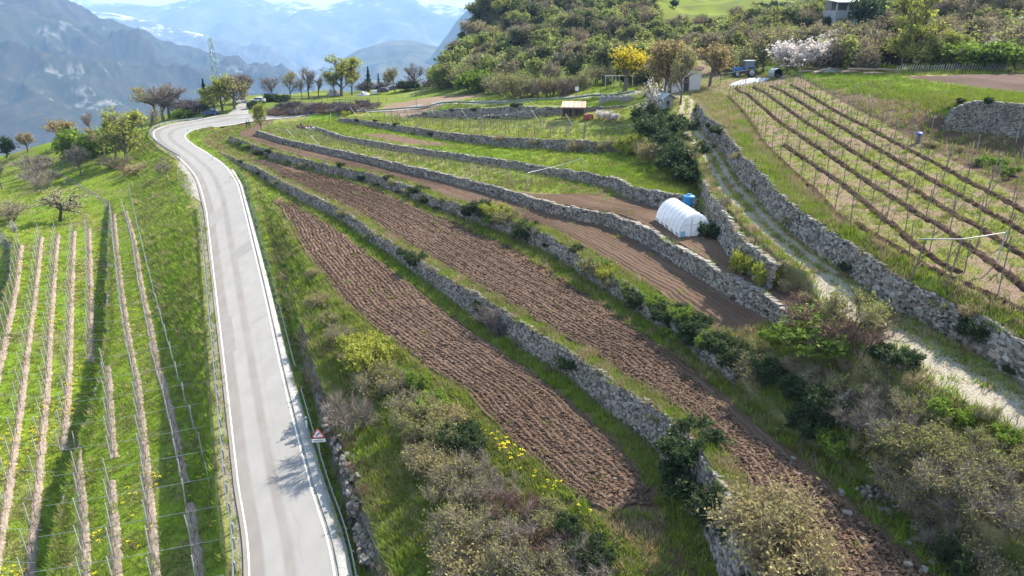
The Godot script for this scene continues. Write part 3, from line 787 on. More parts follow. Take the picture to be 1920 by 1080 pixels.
func build_walls() -> void:
	stones = stone_meshes()
	wall("stone_wall", "long dry stone wall between the lowest and the middle ploughed strips", "A", 22.0, 144.5, false, 0.25, 0.12, 0.7)
	wall("stone_wall", "overgrown dry stone wall between the middle and the third ploughed strips", "B", 46.0, 157.5, false, 0.25, 0.12, 0.7)
	wall("stone_wall", "dry stone wall with pale flat coping below the polytunnel's plot", "C", 49.0, 160.5, false, 0.28, 0.3, 1.3)
	wall("stone_wall", "low dry stone wall between the small vineyard and the bright meadow", "D", 78.5, 164.5, false, 0.28, 0.2, 1.2)
	wall("stone_wall", "lichen-dark stone wall behind the bright meadow, below the highest small vineyard", "E", 109.5, 174.0, false, 0.3, 0.25, 1.1)
	wall("stone_wall", "dark retaining wall beneath the upper road and its guardrail", "F", 140.2, 173.0, false, 0.32, 0.15, 1.1)
	wall("stone_wall", "stone wall holding the farm track above the polytunnel", "Gt", 53.5, 81.5, true, 0.28, 0.2, 1.0)
	wall("stone_wall", "long stone wall between the farm track and the upper vineyard", "Hf", 26.0, 130.0, false, 0.31, 0.22, 0.85, 43.0)
	wall("stone_wall", "stone wall edging the valley-side vineyard's upper plot", "W2", 26.0, 127.0, true, 0.27, 0.3, 0.4)
	wall("stone_wall", "stone wall along the outer edge of the valley-side vineyard", "W3", 26.0, 111.0, true, 0.28, 0.3, 0.4)
	# the wall that faces the camera at the head of the upper vineyard
	var pts: Array = resample([Vector2(48.6, 82.1), Vector2(49.7, 81), Vector2(51.4, 78.9), Vector2(52.5, 76.1), Vector2(54.3, 73.9), Vector2(56.7, 71.3)], 200)
	var t := thing("stone_wall", "grey stone wall holding the high ploughed field, ivy along its top", "stone wall")
	var places := [[], [], [], [], []]
	var tints := [[], [], [], [], []]
	var rows := []
	var cols := []
	for i in pts.size():
		var q := Vector3(pts[i].x, ground_at(pts[i].x, pts[i].y - 1.0) - 0.3, -pts[i].y)
		var top := ground_at(pts[i].x + 1.0, pts[i].y + 5.0) + 0.25 - clampf((10.0 - i) * 0.15, 0, 2)
		rows.append(PackedVector3Array([q + Vector3(0, -0.3, 0.05), Vector3(q.x, top, q.z - 0.25), Vector3(q.x, top + 0.02, q.z - 0.9), Vector3(q.x, top - 1.0, q.z - 1.0)]))
		var cc := Color(0.15, 0.145, 0.14)
		cols.append(PackedColorArray([cc, cc, cc, cc]))
		var y := q.y
		while y < top:
			var hh := rng.randf_range(0.12, 0.24)
			var v := rng.randi() % 5
			places[v].append(Transform3D(Basis.from_euler(Vector3(rng.randf_range(-0.1, 0.1), rng.randf_range(-0.2, 0.2), rng.randf_range(-0.1, 0.1))).scaled_local(Vector3(rng.randf_range(0.25, 0.5), hh, 0.35)), Vector3(q.x + rng.randf_range(-0.1, 0.1), y + hh * 0.4, q.z + 0.05 - 0.2 * (y - q.y) / (top - q.y))))
			tints[v].append(stone_tint(rng, 0.1)); y += hh * 0.92
	part("wall_core", grid_mesh(rows, cols), M.stone, t)
	for v in 5: copies("stone_facing", stones[v], M.stone, places[v], tints[v], t)


# ---------------------------------------------------------------- plants
func rv(r: RandomNumberGenerator) -> Vector3:
	return Vector3(r.randf_range(-1, 1), r.randf_range(-1, 1), r.randf_range(-1, 1))

func leaf(l: MB, r: RandomNumberGenerator, p: Vector3, s: float, col: Color) -> void:
	var a: Vector3 = rv(r).normalized() * s
	var b := a.cross(rv(r)).normalized() * s * 0.6
	l.tri(p - a, p + b, p + a, col)
	l.tri(p - a, p + a, p - b, col)

func grow(w: MB, l: MB, r: RandomNumberGenerator, p: Vector3, d: Vector3, ln: float, rad: float, level: int, o: Dictionary) -> void:
	var pts := [p]
	var n := 4 if level == 0 else (3 if level == 1 else 2)
	for s in n:
		d = (d + rv(r) * o.wob * (0.4 if level == 0 else 1.0) + Vector3.UP * o.up).normalized()
		p += d * ln / n
		pts.append(p)
	var radii := []
	for i in n + 1: radii.append(maxf(rad * (1.0 - 0.5 * i / n), 0.006))
	w.tube(pts, radii, 6 if level == 0 else 3, o.wood)
	if level < o.levels:
		var kids: int = o.kids if level else o.limbs
		for i in kids:
			var t := lerpf(o.first if level == 0 else 0.25, 1.0, (i + r.randf()) / kids)
			var q: Vector3 = pts[int(t * n * 0.999)].lerp(pts[int(t * n * 0.999) + 1], fmod(t * n * 0.999, 1.0))
			var out := (rv(r) - d * rv(r).dot(d)).normalized()
			out = (out - d * out.dot(d)).normalized()
			var ang: float = o.spread * r.randf_range(0.6, 1.15)
			grow(w, l, r, q, (d * cos(ang) + out * sin(ang)).normalized(), ln * o.ratio * r.randf_range(0.75, 1.2) * (1.15 - 0.35 * t), rad * 0.5, level + 1, o)
	if level >= o.levels - (1 if o.levels > 1 else 0):
		for i in o.twigs:
			var t := r.randf()
			var q: Vector3 = pts[int(t * n * 0.999)].lerp(pts[int(t * n * 0.999) + 1], fmod(t * n * 0.999, 1.0))
			var td: Vector3 = (d * 0.7 + rv(r) + Vector3.UP * o.up * 2.0).normalized()
			var tip: Vector3 = q + td * o.twig * r.randf_range(0.5, 1.3)
			w.blade(q, tip, o.tw, td.cross(rv(r)).normalized(), o.twigcol * r.randf_range(0.75, 1.25))
			for j in (0 if r.randf() < 0.42 else int(o.leaves * 1.75 + 0.3)):
				var lc: Color = o.c1.lerp(o.c2, r.randf()) * r.randf_range(0.75, 1.2)
				leaf(l, r, q.lerp(tip, r.randf_range(0.3, 1.1)) + rv(r) * o.leaf * 1.2, o.leaf * r.randf_range(0.45, 1.5), lc)

func plant(seed_: int, o: Dictionary) -> Array:
	var q := {"h": 3.0, "stems": 6, "lean": 0.7, "limbs": 4, "kids": 4, "levels": 2, "first": 0.3, "ratio": 0.6, "spread": 0.6, "wob": 0.2, "up": 0.1, "twigs": 6, "twig": 0.5, "tw": 0.011, "leaves": 0, "leaf": 0.09, "rad": 0.05, "trunk": 0.5, "wood": Color(0.16, 0.132, 0.108), "twigcol": Color(0.29, 0.245, 0.2), "c1": Color(0.12, 0.16, 0.03), "c2": Color(0.2, 0.2, 0.05)}
	q.merge(o, true)
	var r := RandomNumberGenerator.new()
	r.seed = seed_
	var w := MB.new()
	var l := MB.new()
	for i in q.stems:
		var a: float = TAU * (i + r.randf() * 0.7) / q.stems
		var d := Vector3(cos(a) * q.lean, 1.0, sin(a) * q.lean).normalized() if q.stems > 1 else Vector3(q.lean * 0.3, 1, 0).normalized()
		grow(w, l, r, Vector3(cos(a), 0, sin(a)) * (0.12 * q.h if q.stems > 1 else 0.0) - Vector3(0, 0.15, 0), d, q.h * q.trunk * r.randf_range(0.85, 1.1), q.rad, 0, q)
	return [w.mesh(), l.mesh() if l.v.size() else null, q.h]

func plants() -> void:
	var bark := Color(0.17, 0.14, 0.115)
	var specs := {
		"bare": {"h": 3.0, "leaves": 0, "twigs": 9, "twig": 0.65, "limbs": 5},
		"grey": {"h": 3.0, "leaves": 1, "leaf": 0.05, "twigs": 9, "twig": 0.6, "limbs": 5, "c1": Color(0.20, 0.20, 0.06), "c2": Color(0.26, 0.23, 0.09), "twigcol": Color(0.30, 0.26, 0.21)},
		"bud": {"h": 3.0, "leaves": 2, "leaf": 0.065, "twigs": 8, "twig": 0.6, "limbs": 5, "c1": Color(0.17, 0.19, 0.045), "c2": Color(0.25, 0.24, 0.08)},
		"red": {"h": 3.0, "leaves": 0, "twigs": 10, "twig": 0.6, "limbs": 5, "wood": Color(0.16, 0.10, 0.08), "twigcol": Color(0.22, 0.135, 0.105)},
		"green": {"h": 3.0, "leaves": 6, "leaf": 0.085, "twigs": 7, "twig": 0.5, "limbs": 5, "c1": Color(0.11, 0.19, 0.02), "c2": Color(0.17, 0.24, 0.03)},
		"lime": {"h": 3.0, "leaves": 5, "leaf": 0.085, "twigs": 7, "twig": 0.6, "limbs": 5, "c1": Color(0.24, 0.27, 0.03), "c2": Color(0.30, 0.31, 0.05)},
		"ever": {"h": 3.0, "leaves": 8, "leaf": 0.085, "twigs": 7, "twig": 0.5, "limbs": 6, "c1": Color(0.028, 0.05, 0.018), "c2": Color(0.05, 0.08, 0.025)},
		"dry": {"h": 2.5, "leaves": 2, "leaf": 0.06, "twigs": 10, "twig": 0.7, "limbs": 5, "c1": Color(0.25, 0.22, 0.09), "c2": Color(0.30, 0.25, 0.12), "twigcol": Color(0.33, 0.27, 0.17)},
		"tree_bare": {"h": 8.0, "stems": 1, "lean": 0.2, "trunk": 0.55, "first": 0.35, "limbs": 9, "kids": 6, "levels": 3, "ratio": 0.55, "spread": 0.75, "rad": 0.2, "twigs": 3, "twig": 0.9, "tw": 0.022, "wood": bark, "twigcol": Color(0.30, 0.255, 0.22)},
		"tree_fan": {"h": 8.0, "stems": 1, "lean": 0.0, "trunk": 0.42, "first": 0.4, "limbs": 11, "kids": 7, "levels": 3, "ratio": 0.75, "spread": 0.75, "rad": 0.32, "twigs": 3, "twig": 0.9, "tw": 0.022, "up": 0.12, "wood": bark, "twigcol": Color(0.32, 0.275, 0.25)},
		"tree_bud": {"h": 8.0, "stems": 1, "lean": 0.2, "trunk": 0.55, "first": 0.3, "limbs": 9, "kids": 6, "levels": 3, "ratio": 0.55, "spread": 0.75, "rad": 0.17, "twigs": 2, "twig": 0.7, "tw": 0.02, "leaves": 2, "leaf": 0.12, "wood": bark, "c1": Color(0.22, 0.22, 0.07), "c2": Color(0.28, 0.26, 0.1)},
		"tree_lime": {"h": 8.0, "stems": 1, "lean": 0.1, "trunk": 0.6, "first": 0.22, "limbs": 11, "kids": 6, "levels": 3, "ratio": 0.52, "spread": 0.75, "rad": 0.2, "twigs": 2, "twig": 0.7, "tw": 0.02, "leaves": 3, "leaf": 0.14, "wood": bark, "c1": Color(0.24, 0.28, 0.05), "c2": Color(0.3, 0.31, 0.05)},
		"tree_orange": {"h": 8.0, "stems": 1, "lean": 0.1, "trunk": 0.45, "first": 0.5, "limbs": 10, "kids": 6, "levels": 3, "ratio": 0.62, "spread": 0.7, "rad": 0.2, "twigs": 3, "twig": 0.7, "tw": 0.02, "leaves": 2, "leaf": 0.1, "wood": bark, "c1": Color(0.27, 0.21, 0.08), "c2": Color(0.34, 0.26, 0.10), "twigcol": Color(0.30, 0.22, 0.14)},
		"tree_yellow": {"h": 8.0, "stems": 1, "lean": 0.0, "trunk": 0.42, "first": 0.6, "limbs": 12, "kids": 8, "levels": 2, "ratio": 0.85, "spread": 0.8, "rad": 0.36, "up": 0.22, "twigs": 9, "twig": 1.3, "tw": 0.022, "leaves": 5, "leaf": 0.12, "wood": bark, "c1": Color(0.52, 0.42, 0.015), "c2": Color(0.6, 0.5, 0.03), "twigcol": Color(0.42, 0.33, 0.04)},
		"tree_blossom": {"h": 5.0, "stems": 1, "lean": 0.1, "trunk": 0.5, "first": 0.3, "limbs": 9, "kids": 6, "levels": 2, "ratio": 0.6, "spread": 0.7, "rad": 0.1, "up": 0.2, "twigs": 7, "twig": 0.6, "leaves": 2, "leaf": 0.07, "wood": bark, "c1": Color(0.55, 0.52, 0.49), "c2": Color(0.4, 0.38, 0.33)},
		"shrub_blossom": {"h": 5.0, "stems": 8, "lean": 0.75, "levels": 2, "limbs": 6, "kids": 5, "twigs": 7, "twig": 0.7, "tw": 0.016, "leaves": 4, "leaf": 0.1, "c1": Color(0.64, 0.59, 0.57), "c2": Color(0.46, 0.42, 0.39), "twigcol": Color(0.34, 0.30, 0.28)},
		"tree_apple": {"h": 6.0, "stems": 1, "lean": -0.9, "trunk": 0.5, "first": 0.55, "limbs": 11, "kids": 7, "levels": 2, "ratio": 0.85, "spread": 1.1, "rad": 0.2, "up": 0.0, "wob": 0.32, "twigs": 10, "twig": 0.6, "tw": 0.016, "leaves": 3, "leaf": 0.075, "wood": Color(0.09, 0.07, 0.06), "c1": Color(0.50, 0.45, 0.33), "c2": Color(0.28, 0.27, 0.10)},
		"hedge_bare": {"h": 2.2, "stems": 8, "lean": 0.5, "leaves": 0, "twigs": 9, "twig": 0.5, "tw": 0.016, "limbs": 4, "wood": Color(0.11, 0.09, 0.09), "twigcol": Color(0.15, 0.125, 0.13)},
		"wood_green": {"h": 8.0, "stems": 1, "trunk": 0.5, "first": 0.2, "limbs": 9, "kids": 5, "levels": 2, "ratio": 0.6, "spread": 0.85, "rad": 0.12, "twigs": 4, "twig": 1.1, "tw": 0.03, "leaves": 4, "leaf": 0.3, "c1": Color(0.155, 0.195, 0.05), "c2": Color(0.255, 0.275, 0.08)},
		"wood_dark": {"h": 8.0, "stems": 1, "trunk": 0.5, "first": 0.15, "limbs": 9, "kids": 5, "levels": 2, "ratio": 0.6, "spread": 0.9, "rad": 0.12, "twigs": 4, "twig": 1.1, "tw": 0.03, "leaves": 5, "leaf": 0.3, "c1": Color(0.06, 0.075, 0.03), "c2": Color(0.1, 0.11, 0.04)},
		"wood_bare": {"h": 8.0, "stems": 2, "lean": 0.25, "trunk": 0.5, "first": 0.2, "limbs": 9, "kids": 6, "levels": 2, "ratio": 0.6, "spread": 0.75, "rad": 0.1, "twigs": 10, "twig": 1.2, "tw": 0.035, "leaves": 1, "leaf": 0.16, "c1": Color(0.22, 0.2, 0.09), "c2": Color(0.24, 0.2, 0.12), "twigcol": Color(0.26, 0.225, 0.18)},
	}
	var k := 0
	for s in specs:
		kinds[s] = []
		for i in (3 if s.begins_with("wood") else (6 if specs[s].get("stems", 6) != 1 else 3)):
			var q: Dictionary = specs[s].duplicate()
			if not s.begins_with("wood") and specs[s].get("stems", 6) != 1:
				q["stems"] = [6, 9, 4, 7, 11, 5][i]
				q["lean"] = [0.7, 1.0, 0.45, 0.85, 0.6, 1.15][i]
				q["spread"] = [0.6, 0.75, 0.5, 0.9, 0.65, 0.8][i]
				q["trunk"] = [0.5, 0.4, 0.62, 0.45, 0.5, 0.36][i]
				q["limbs"] = [5, 4, 6, 5, 3, 6][i]
			kinds[s].append(plant(100 + k * 7 + i, q))
		k += 1
	# conifer
	kinds["conifer"] = []
	var w := MB.new()
	var l := MB.new()
	w.tube([Vector3.ZERO, Vector3(0, 8, 0)], [0.16, 0.03], 6, bark)
	for i in 1400:
		var y := rng.randf_range(0.8, 8.0)
		var a := rng.randf() * TAU
		var rr := (8.2 - y) * 0.23 * sqrt(rng.randf()) * (0.8 + 0.3 * sin(y * 5.0))
		leaf(l, rng, Vector3(cos(a) * rr, y - rr * 0.3, sin(a) * rr), 0.2, Color(0.025, 0.045, 0.02).lerp(Color(0.05, 0.08, 0.03), rng.randf()))
	kinds["conifer"].append([w.mesh(), l.mesh(), 8.0])

var turn_at := 0

func grow_at(kind: String, x: float, f: float, h: float, called: String, label: String, category: String, group := "", wide := 1.0) -> Node3D:
	turn_at += 1
	var set_: Array = kinds[kind]
	var p: Array = set_[turn_at % set_.size()]
	var t := thing(called, label, category, spot(x, f, -0.05), turn_at * 2.399, group)
	if kind == "tree_apple": t.rotation.y = PI
	var size_of: AABB = p[0].get_aabb()
	var k := h * (1.15 if kind.begins_with("tree") or kind.begins_with("wood") else 1.05) / maxf(size_of.end.y, 0.5)
	var sq := 1.0 if kind.begins_with("tree") else 0.82 + 0.4 * fmod(turn_at * 0.618, 1.0)
	t.scale = Vector3(k * wide * sq, k, k * wide / sq)
	part("branches" if h < 4.5 else "trunk", p[0], M.wood, t)
	if p[1]: part("foliage", p[1], M.leaf, t)
	return t


# ---------------------------------------------------------------- main
func _ready() -> void:
	var cam := Camera3D.new()
	cam.name = "camera"
	cam.keep_aspect = Camera3D.KEEP_HEIGHT
	cam.fov = rad_to_deg(2.0 * atan(0.4))
	cam.position = Vector3(0, 32, 0)
	cam.rotation_degrees = Vector3(-20, 0, 0)
	cam.near = 0.5
	cam.far = 30000.0
	add_child(cam)
	var env := Environment.new()
	env.background_mode = Environment.BG_SKY
	var sm := ProceduralSkyMaterial.new()
	sm.sky_top_color = Color(0.56, 0.64, 0.74)
	sm.sky_horizon_color = Color(1.0, 0.99, 0.97)
	sm.sky_curve = 0.12
	sm.ground_bottom_color = Color(0.35, 0.36, 0.33)
	sm.ground_horizon_color = Color(0.7, 0.75, 0.78)
	sm.sky_energy_multiplier = 1.0
	env.sky = Sky.new()
	env.sky.sky_material = sm
	env.tonemap_mode = Environment.TONE_MAPPER_LINEAR
	env.tonemap_exposure = 3.4
	env.sdfgi_enabled = true; env.ssao_enabled = true; env.ssil_enabled = true
	env.fog_enabled = true
	env.fog_density = 0.000095
	env.fog_light_color = Color(0.62, 0.78, 0.97)
	var we := WorldEnvironment.new()
	we.name = "world_environment"
	we.environment = env
	add_child(we)
	var sun := DirectionalLight3D.new()
	sun.name = "sun"
	sun.light_energy = 1.6
	sun.light_color = Color(1.0, 0.96, 0.89)
	sun.light_angular_distance = 0.5
	sun.shadow_enabled = true
	sun.rotation_degrees = SUN_TURN
	add_child(sun)

	rng.seed = 7
	n_big.frequency = 0.045; n_big.seed = 3; n_big.fractal_octaves = 3
	n_mid.frequency = 0.32; n_mid.seed = 5; n_mid.fractal_octaves = 3
	n_fine.frequency = 0.9; n_fine.seed = 9; n_fine.fractal_octaves = 2
	materials()
	for i in 391: make_profile(10.0 + i * 0.5)
	build_ground()
	build_mountains()
	build_road()
	build_fields()
	build_walls()
	plants()
	build_things()
	build_vines()
	build_trees()
	build_wood()
	build_grass()

# ---------------------------------------------------------------- mountains
func slope(called: String, foot: Array, crest: Array, nx: int, ny: int, rough: float, size: float, look: Callable) -> void:
	var a := []
	var b := []
	for set_ in [foot, crest]:
		var c := Curve3D.new()
		for p in set_: c.add_point(Vector3(p.x, p.y, -p.z))
		for i in nx: (a if set_ == foot else b).append(c.sample_baked(c.get_baked_length() * i / (nx - 1.0)))
	var nz := FastNoiseLite.new()
	nz.seed = hash(called) % 1000
	nz.frequency = 1.0 / size
	nz.fractal_octaves = 5
	nz.fractal_type = FastNoiseLite.FRACTAL_RIDGED
	var rows := []
	var cols := []
	for j in ny + 3:
		var pr := PackedVector3Array()
		var cr := PackedColorArray()
		for i in nx:
			var t := minf(float(j) / ny, 1.0)
			var p: Vector3 = a[i].lerp(b[i], t)
			p.y = lerpf(a[i].y, b[i].y, pow(t, 1.25))
			var w := sin(PI * clampf(t, 0.04, 1.0)) * 0.9 + 0.1
			var d := nz.get_noise_3d(p.x, p.y * 0.5, p.z)
			p.y += d * rough * w
			p.x += nz.get_noise_3d(p.z, p.x, p.y) * rough * 0.14 * w
			if j > ny: p += Vector3(p.x * 0.06, -rough * 0.8, p.z * 0.06) * (j - ny)
			pr.append(p); cr.append(look.call(p, t, d))
		rows.append(pr); cols.append(cr)
	struct(called, grid_mesh(rows, cols), M.far)

func build_mountains() -> void:
	var nb := FastNoiseLite.new()
	nb.frequency = 0.0034; nb.fractal_octaves = 5; nb.seed = 21
	var nc := FastNoiseLite.new()
	nc.frequency = 0.017; nc.fractal_octaves = 4; nc.seed = 22
	var near_look := func(p, t, _d):
		var b := nb.get_noise_3d(p.x, p.y * 2.5, p.z * 0.5)
		var c := nc.get_noise_3d(p.x, p.y * 2.0, p.z)
		var wood := Color(0.085, 0.075, 0.06).lerp(Color(0.06, 0.075, 0.03), clampf(0.5 + b * 1.5, 0, 1)).lerp(Color(0.15, 0.13, 0.10), clampf(c * 1.6, 0, 1))
		return (wood * 0.55).lerp(Color(0.2, 0.19, 0.18), smoothstep(0.36, 0.5, b * 0.8 + c * 0.6 + (0.25 - t) * 0.3))
	slope("near_mountain", [Vector3(-2053, -399, 1620), Vector3(-1885, -433, 1980), Vector3(-1611, -411, 2250), Vector3(-1417, -408, 2520), Vector3(-1252, -391, 3060), Vector3(-1148, -375, 3600), Vector3(-1016, -393, 4140)], [Vector3(-4388, 972, 4140), Vector3(-3734, 696, 4500), Vector3(-3335, 471, 4680), Vector3(-3110, 347, 4770), Vector3(-2842, 184, 4860), Vector3(-2680, 66, 4950), Vector3(-2501, -25, 5040), Vector3(-2275, -128, 5130), Vector3(-2065, -187, 5220), Vector3(-1959, -256, 5310), Vector3(-1811, -342, 5400), Vector3(-1552, -446, 5400)], 260, 160, 240.0, 1000.0, near_look)
	var far_look := func(p, t, d):
		var b := nb.get_noise_3d(p.x * 0.4, p.y * 1.2, p.z * 0.3)
		var c := nc.get_noise_3d(p.x * 0.3, p.y * 1.4, p.z * 0.3)
		var rock := Color(0.10, 0.10, 0.085).lerp(Color(0.22, 0.21, 0.20), clampf(0.1 + b * 1.6 + c * 0.8, 0, 1))
		return rock.lerp(Color(0.75, 0.77, 0.8), smoothstep(0.95, 1.06, t + c * 0.22 + b * 0.2))
	slope("far_mountain", [Vector3(-10551, -1094, 7740), Vector3(-5670, -1030, 8100), Vector3(-3980, -1024, 8280), Vector3(-2950, -986, 8460), Vector3(-1634, -1039, 8640), Vector3(-393, -1148, 9000), Vector3(3003, -1195, 9360), Vector3(11194, -1195, 9360)], [Vector3(-15901, 904, 12600), Vector3(-11157, 686, 12960), Vector3(-8769, 569, 13320), Vector3(-7613, 473, 13500), Vector3(-7068, 413, 13500), Vector3(-6581, 378, 13500), Vector3(-6308, 344, 13500), Vector3(-6080, 370, 13500), Vector3(-5832, 404, 13500), Vector3(-5568, 491, 13500), Vector3(-5005, 534, 13500), Vector3(-4768, 430, 13500), Vector3(-4431, 456, 13500), Vector3(-4214, 404, 13500), Vector3(-3858, 422, 13500), Vector3(-3656, 396, 13500), Vector3(-3258, 370, 13500), Vector3(-2974, 430, 13500), Vector3(-2596, 525, 13500), Vector3(-2038, 542, 13500), Vector3(-1579, 439, 13500), Vector3(-1210, 361, 13500), Vector3(-839, 291, 13500), Vector3(-92, 236, 13320), Vector3(2085, 347, 12600), Vector3(5902, 696, 11700), Vector3(13019, 842, 11700)], 420, 90, 480.0, 2600.0, far_look)
	slope("middle_mountain", [Vector3(-3818, -771, 6480), Vector3(-3174, -652, 6660), Vector3(-2657, -598, 6840), Vector3(-2213, -541, 7020), Vector3(-1659, -656, 7200)], [Vector3(-5241, 206, 9360), Vector3(-4545, 115, 9360), Vector3(-3985, -37, 9360), Vector3(-3416, -188, 9180), Vector3(-2920, -304, 9000), Vector3(-2447, -506, 8820), Vector3(-1981, -674, 8640)], 160, 60, 330.0, 1600.0, far_look)
	var hill_look := func(p, _t, _d):
		var b := nb.get_noise_3d(p.x, p.y * 2.0, p.z)
		return Color(0.07, 0.08, 0.045).lerp(Color(0.16, 0.15, 0.10), clampf(0.3 + b * 1.8, 0, 1))
	slope("distant_hill", [Vector3(-1500, -477, 4500), Vector3(-1043, -477, 4500), Vector3(-717, -477, 4500), Vector3(-195, -477, 4500)], [Vector3(-1960, -588, 6480), Vector3(-1664, -417, 6480), Vector3(-1540, -319, 6480), Vector3(-1441, -223, 6480), Vector3(-1312, -158, 6480), Vector3(-1182, -123, 6480), Vector3(-998, -84, 6480), Vector3(-839, -84, 6480), Vector3(-727, -114, 6480), Vector3(-546, -145, 6480), Vector3(-274, -231, 6480)], 140, 50, 125.0, 900.0, hill_look)
	slope("blue_ridge", [Vector3(-661, -365, 4860), Vector3(-419, -399, 4860), Vector3(140, -433, 4860)], [Vector3(-741, -371, 5940), Vector3(-674, -290, 5940), Vector3(-615, -170, 5940), Vector3(-549, -90, 5940), Vector3(-489, -20, 5940), Vector3(-429, 65, 5940), Vector3(-328, 161, 5940), Vector3(161, 369, 5940)], 60, 40, 55.0, 540.0, hill_look)
	var v := MB.new()
	v.quad(Vector3(-22000, -1000, 4000), Vector3(-22000, -1000, -22000), Vector3(22000, -1000, -22000), Vector3(22000, -1000, 4000), Color(0.09, 0.1, 0.06))
	struct("valley_land", v, M.far)


# ---------------------------------------------------------------- guardrails, signs, buildings, vehicles
func guardrail(label: String, pts: Array, height: float, tint: Color, gap: float, side_sign: float) -> void:
	var t := thing("guardrail", label, "guardrail")
	var p := resample(pts, int(length_of(pts) / 0.7) + 2)
	var prof := [Vector2(0, 0.33), Vector2(0.06, 0.28), Vector2(0.06, 0.2), Vector2(0.0, 0.165), Vector2(0.06, 0.13), Vector2(0.06, 0.05), Vector2(0, 0)]
	var rows := []
	var cols := []
	for i in p.size():
		var d: Vector2 = (p[mini(i + 1, p.size() - 1)] - p[maxi(i - 1, 0)]).normalized()
		var s := Vector3(-d.y, 0, -d.x) * side_sign
		var pr := PackedVector3Array()
		var cr := PackedColorArray()
		for q in prof:
			pr.append(spot(p[i].x, p[i].y, height - 0.33 + q.y) + s * q.x); cr.append(tint)
		for q in [Vector2(-0.02, 0.0), Vector2(-0.02, 0.345), Vector2(0.0, 0.345)]:
			pr.append(spot(p[i].x, p[i].y, height - 0.33 + q.y) + s * q.x); cr.append(tint)
		rows.append(pr); cols.append(cr)
	part("rail_beam", grid_mesh(rows, cols), M.steel, t)
	var post := MB.new()
	post.box(Vector3(0, height / 2 - 0.15, 0), Vector3(0.1, height + 0.3, 0.12), tint * 0.8, 0.01)
	var pm := post.mesh()
	var n := int(length_of(p) / gap)
	for i in n + 1:
		var q: Vector2 = p[int(i * (p.size() - 1) / float(n))]
		var k: Vector2 = p[mini(int(i * (p.size() - 1) / float(n)) + 1, p.size() - 1)]
		var d := (k - q).normalized() if k != q else Vector2(0, -1)
		var s := Vector3(-d.y, 0, -d.x) * side_sign
		part("post", pm, M.steel, t, spot(q.x, q.y) - s * 0.08)

func along(pts: Array, off: float) -> Array:
	var o := []
	for i in pts.size():
		var d: Vector2 = (pts[mini(i + 1, pts.size() - 1)] - pts[maxi(i - 1, 0)]).normalized()
		o.append(pts[i] + Vector2(-d.y, d.x) * off)
	return o

func wheel(r: float, wd: float, rim_col: Color, tyre_mesh_tread: bool) -> Array:
	var t := MB.new()
	var rows := [Vector2(r * 0.6, -wd / 2), Vector2(r * 0.93, -wd / 2), Vector2(r, -wd * 0.36), Vector2(r, wd * 0.36), Vector2(r * 0.93, wd / 2), Vector2(r * 0.6, wd / 2)]
	t.lathe(rows, 20, Color(0.025, 0.025, 0.027))
	if tyre_mesh_tread:
		for i in 18:
			var a := TAU * i / 18
			t.box(Vector3(cos(a) * r, (0.2 if i % 2 else -0.2) * wd, sin(a) * r), Vector3(0.08, wd * 0.6, 0.09), Color(0.03, 0.03, 0.03), 0.0, Basis(Vector3.UP, -a))
	var m := MB.new()
	m.lathe([Vector2(0.0, wd * 0.3), Vector2(r * 0.2, wd * 0.3), Vector2(r * 0.5, wd * 0.2), Vector2(r * 0.62, wd * 0.45), Vector2(r * 0.62, -wd * 0.45), Vector2(0, -wd * 0.3)], 16, rim_col)
	return [t.mesh(), m.mesh()]

func put_wheels(t: Node3D, w: Array, spots: Array) -> void:
	for p in spots:
		var tyre := part("wheel", w[0], M.rubber, t, p)
		tyre.rotation.x = PI / 2 if p.z > 0 else -PI / 2
		part("rim", w[1], M.steel, tyre)

func hull(profile_: Array, width: Callable, col: Color) -> MB:       # a closed side outline, swept across with a width at each height
	var m := MB.new()
	var n := profile_.size()
	var mid := Vector3.ZERO
	for p in profile_: mid += Vector3(p.x, p.y, 0) / n
	for i in n:
		var a: Vector2 = profile_[i]
		var b: Vector2 = profile_[(i + 1) % n]
		var wa: float = width.call(a)
		var wb: float = width.call(b)
		m.quad_out(Vector3(a.x, a.y, -wa), Vector3(b.x, b.y, -wb), Vector3(b.x, b.y, wb), Vector3(a.x, a.y, wa), mid, col)
	var pts := PackedVector2Array(profile_)
	var tris := Geometry2D.triangulate_polygon(pts)
	for s in [-1.0, 1.0]:
		for i in range(0, tris.size(), 3):
			var q := []
			for k in 3:
				var p: Vector2 = pts[tris[i + k]]
				q.append(Vector3(p.x, p.y, s * width.call(p)))
			m.out(q[0], q[1], q[2], Vector3(mid.x, mid.y, 0), col)
	return m

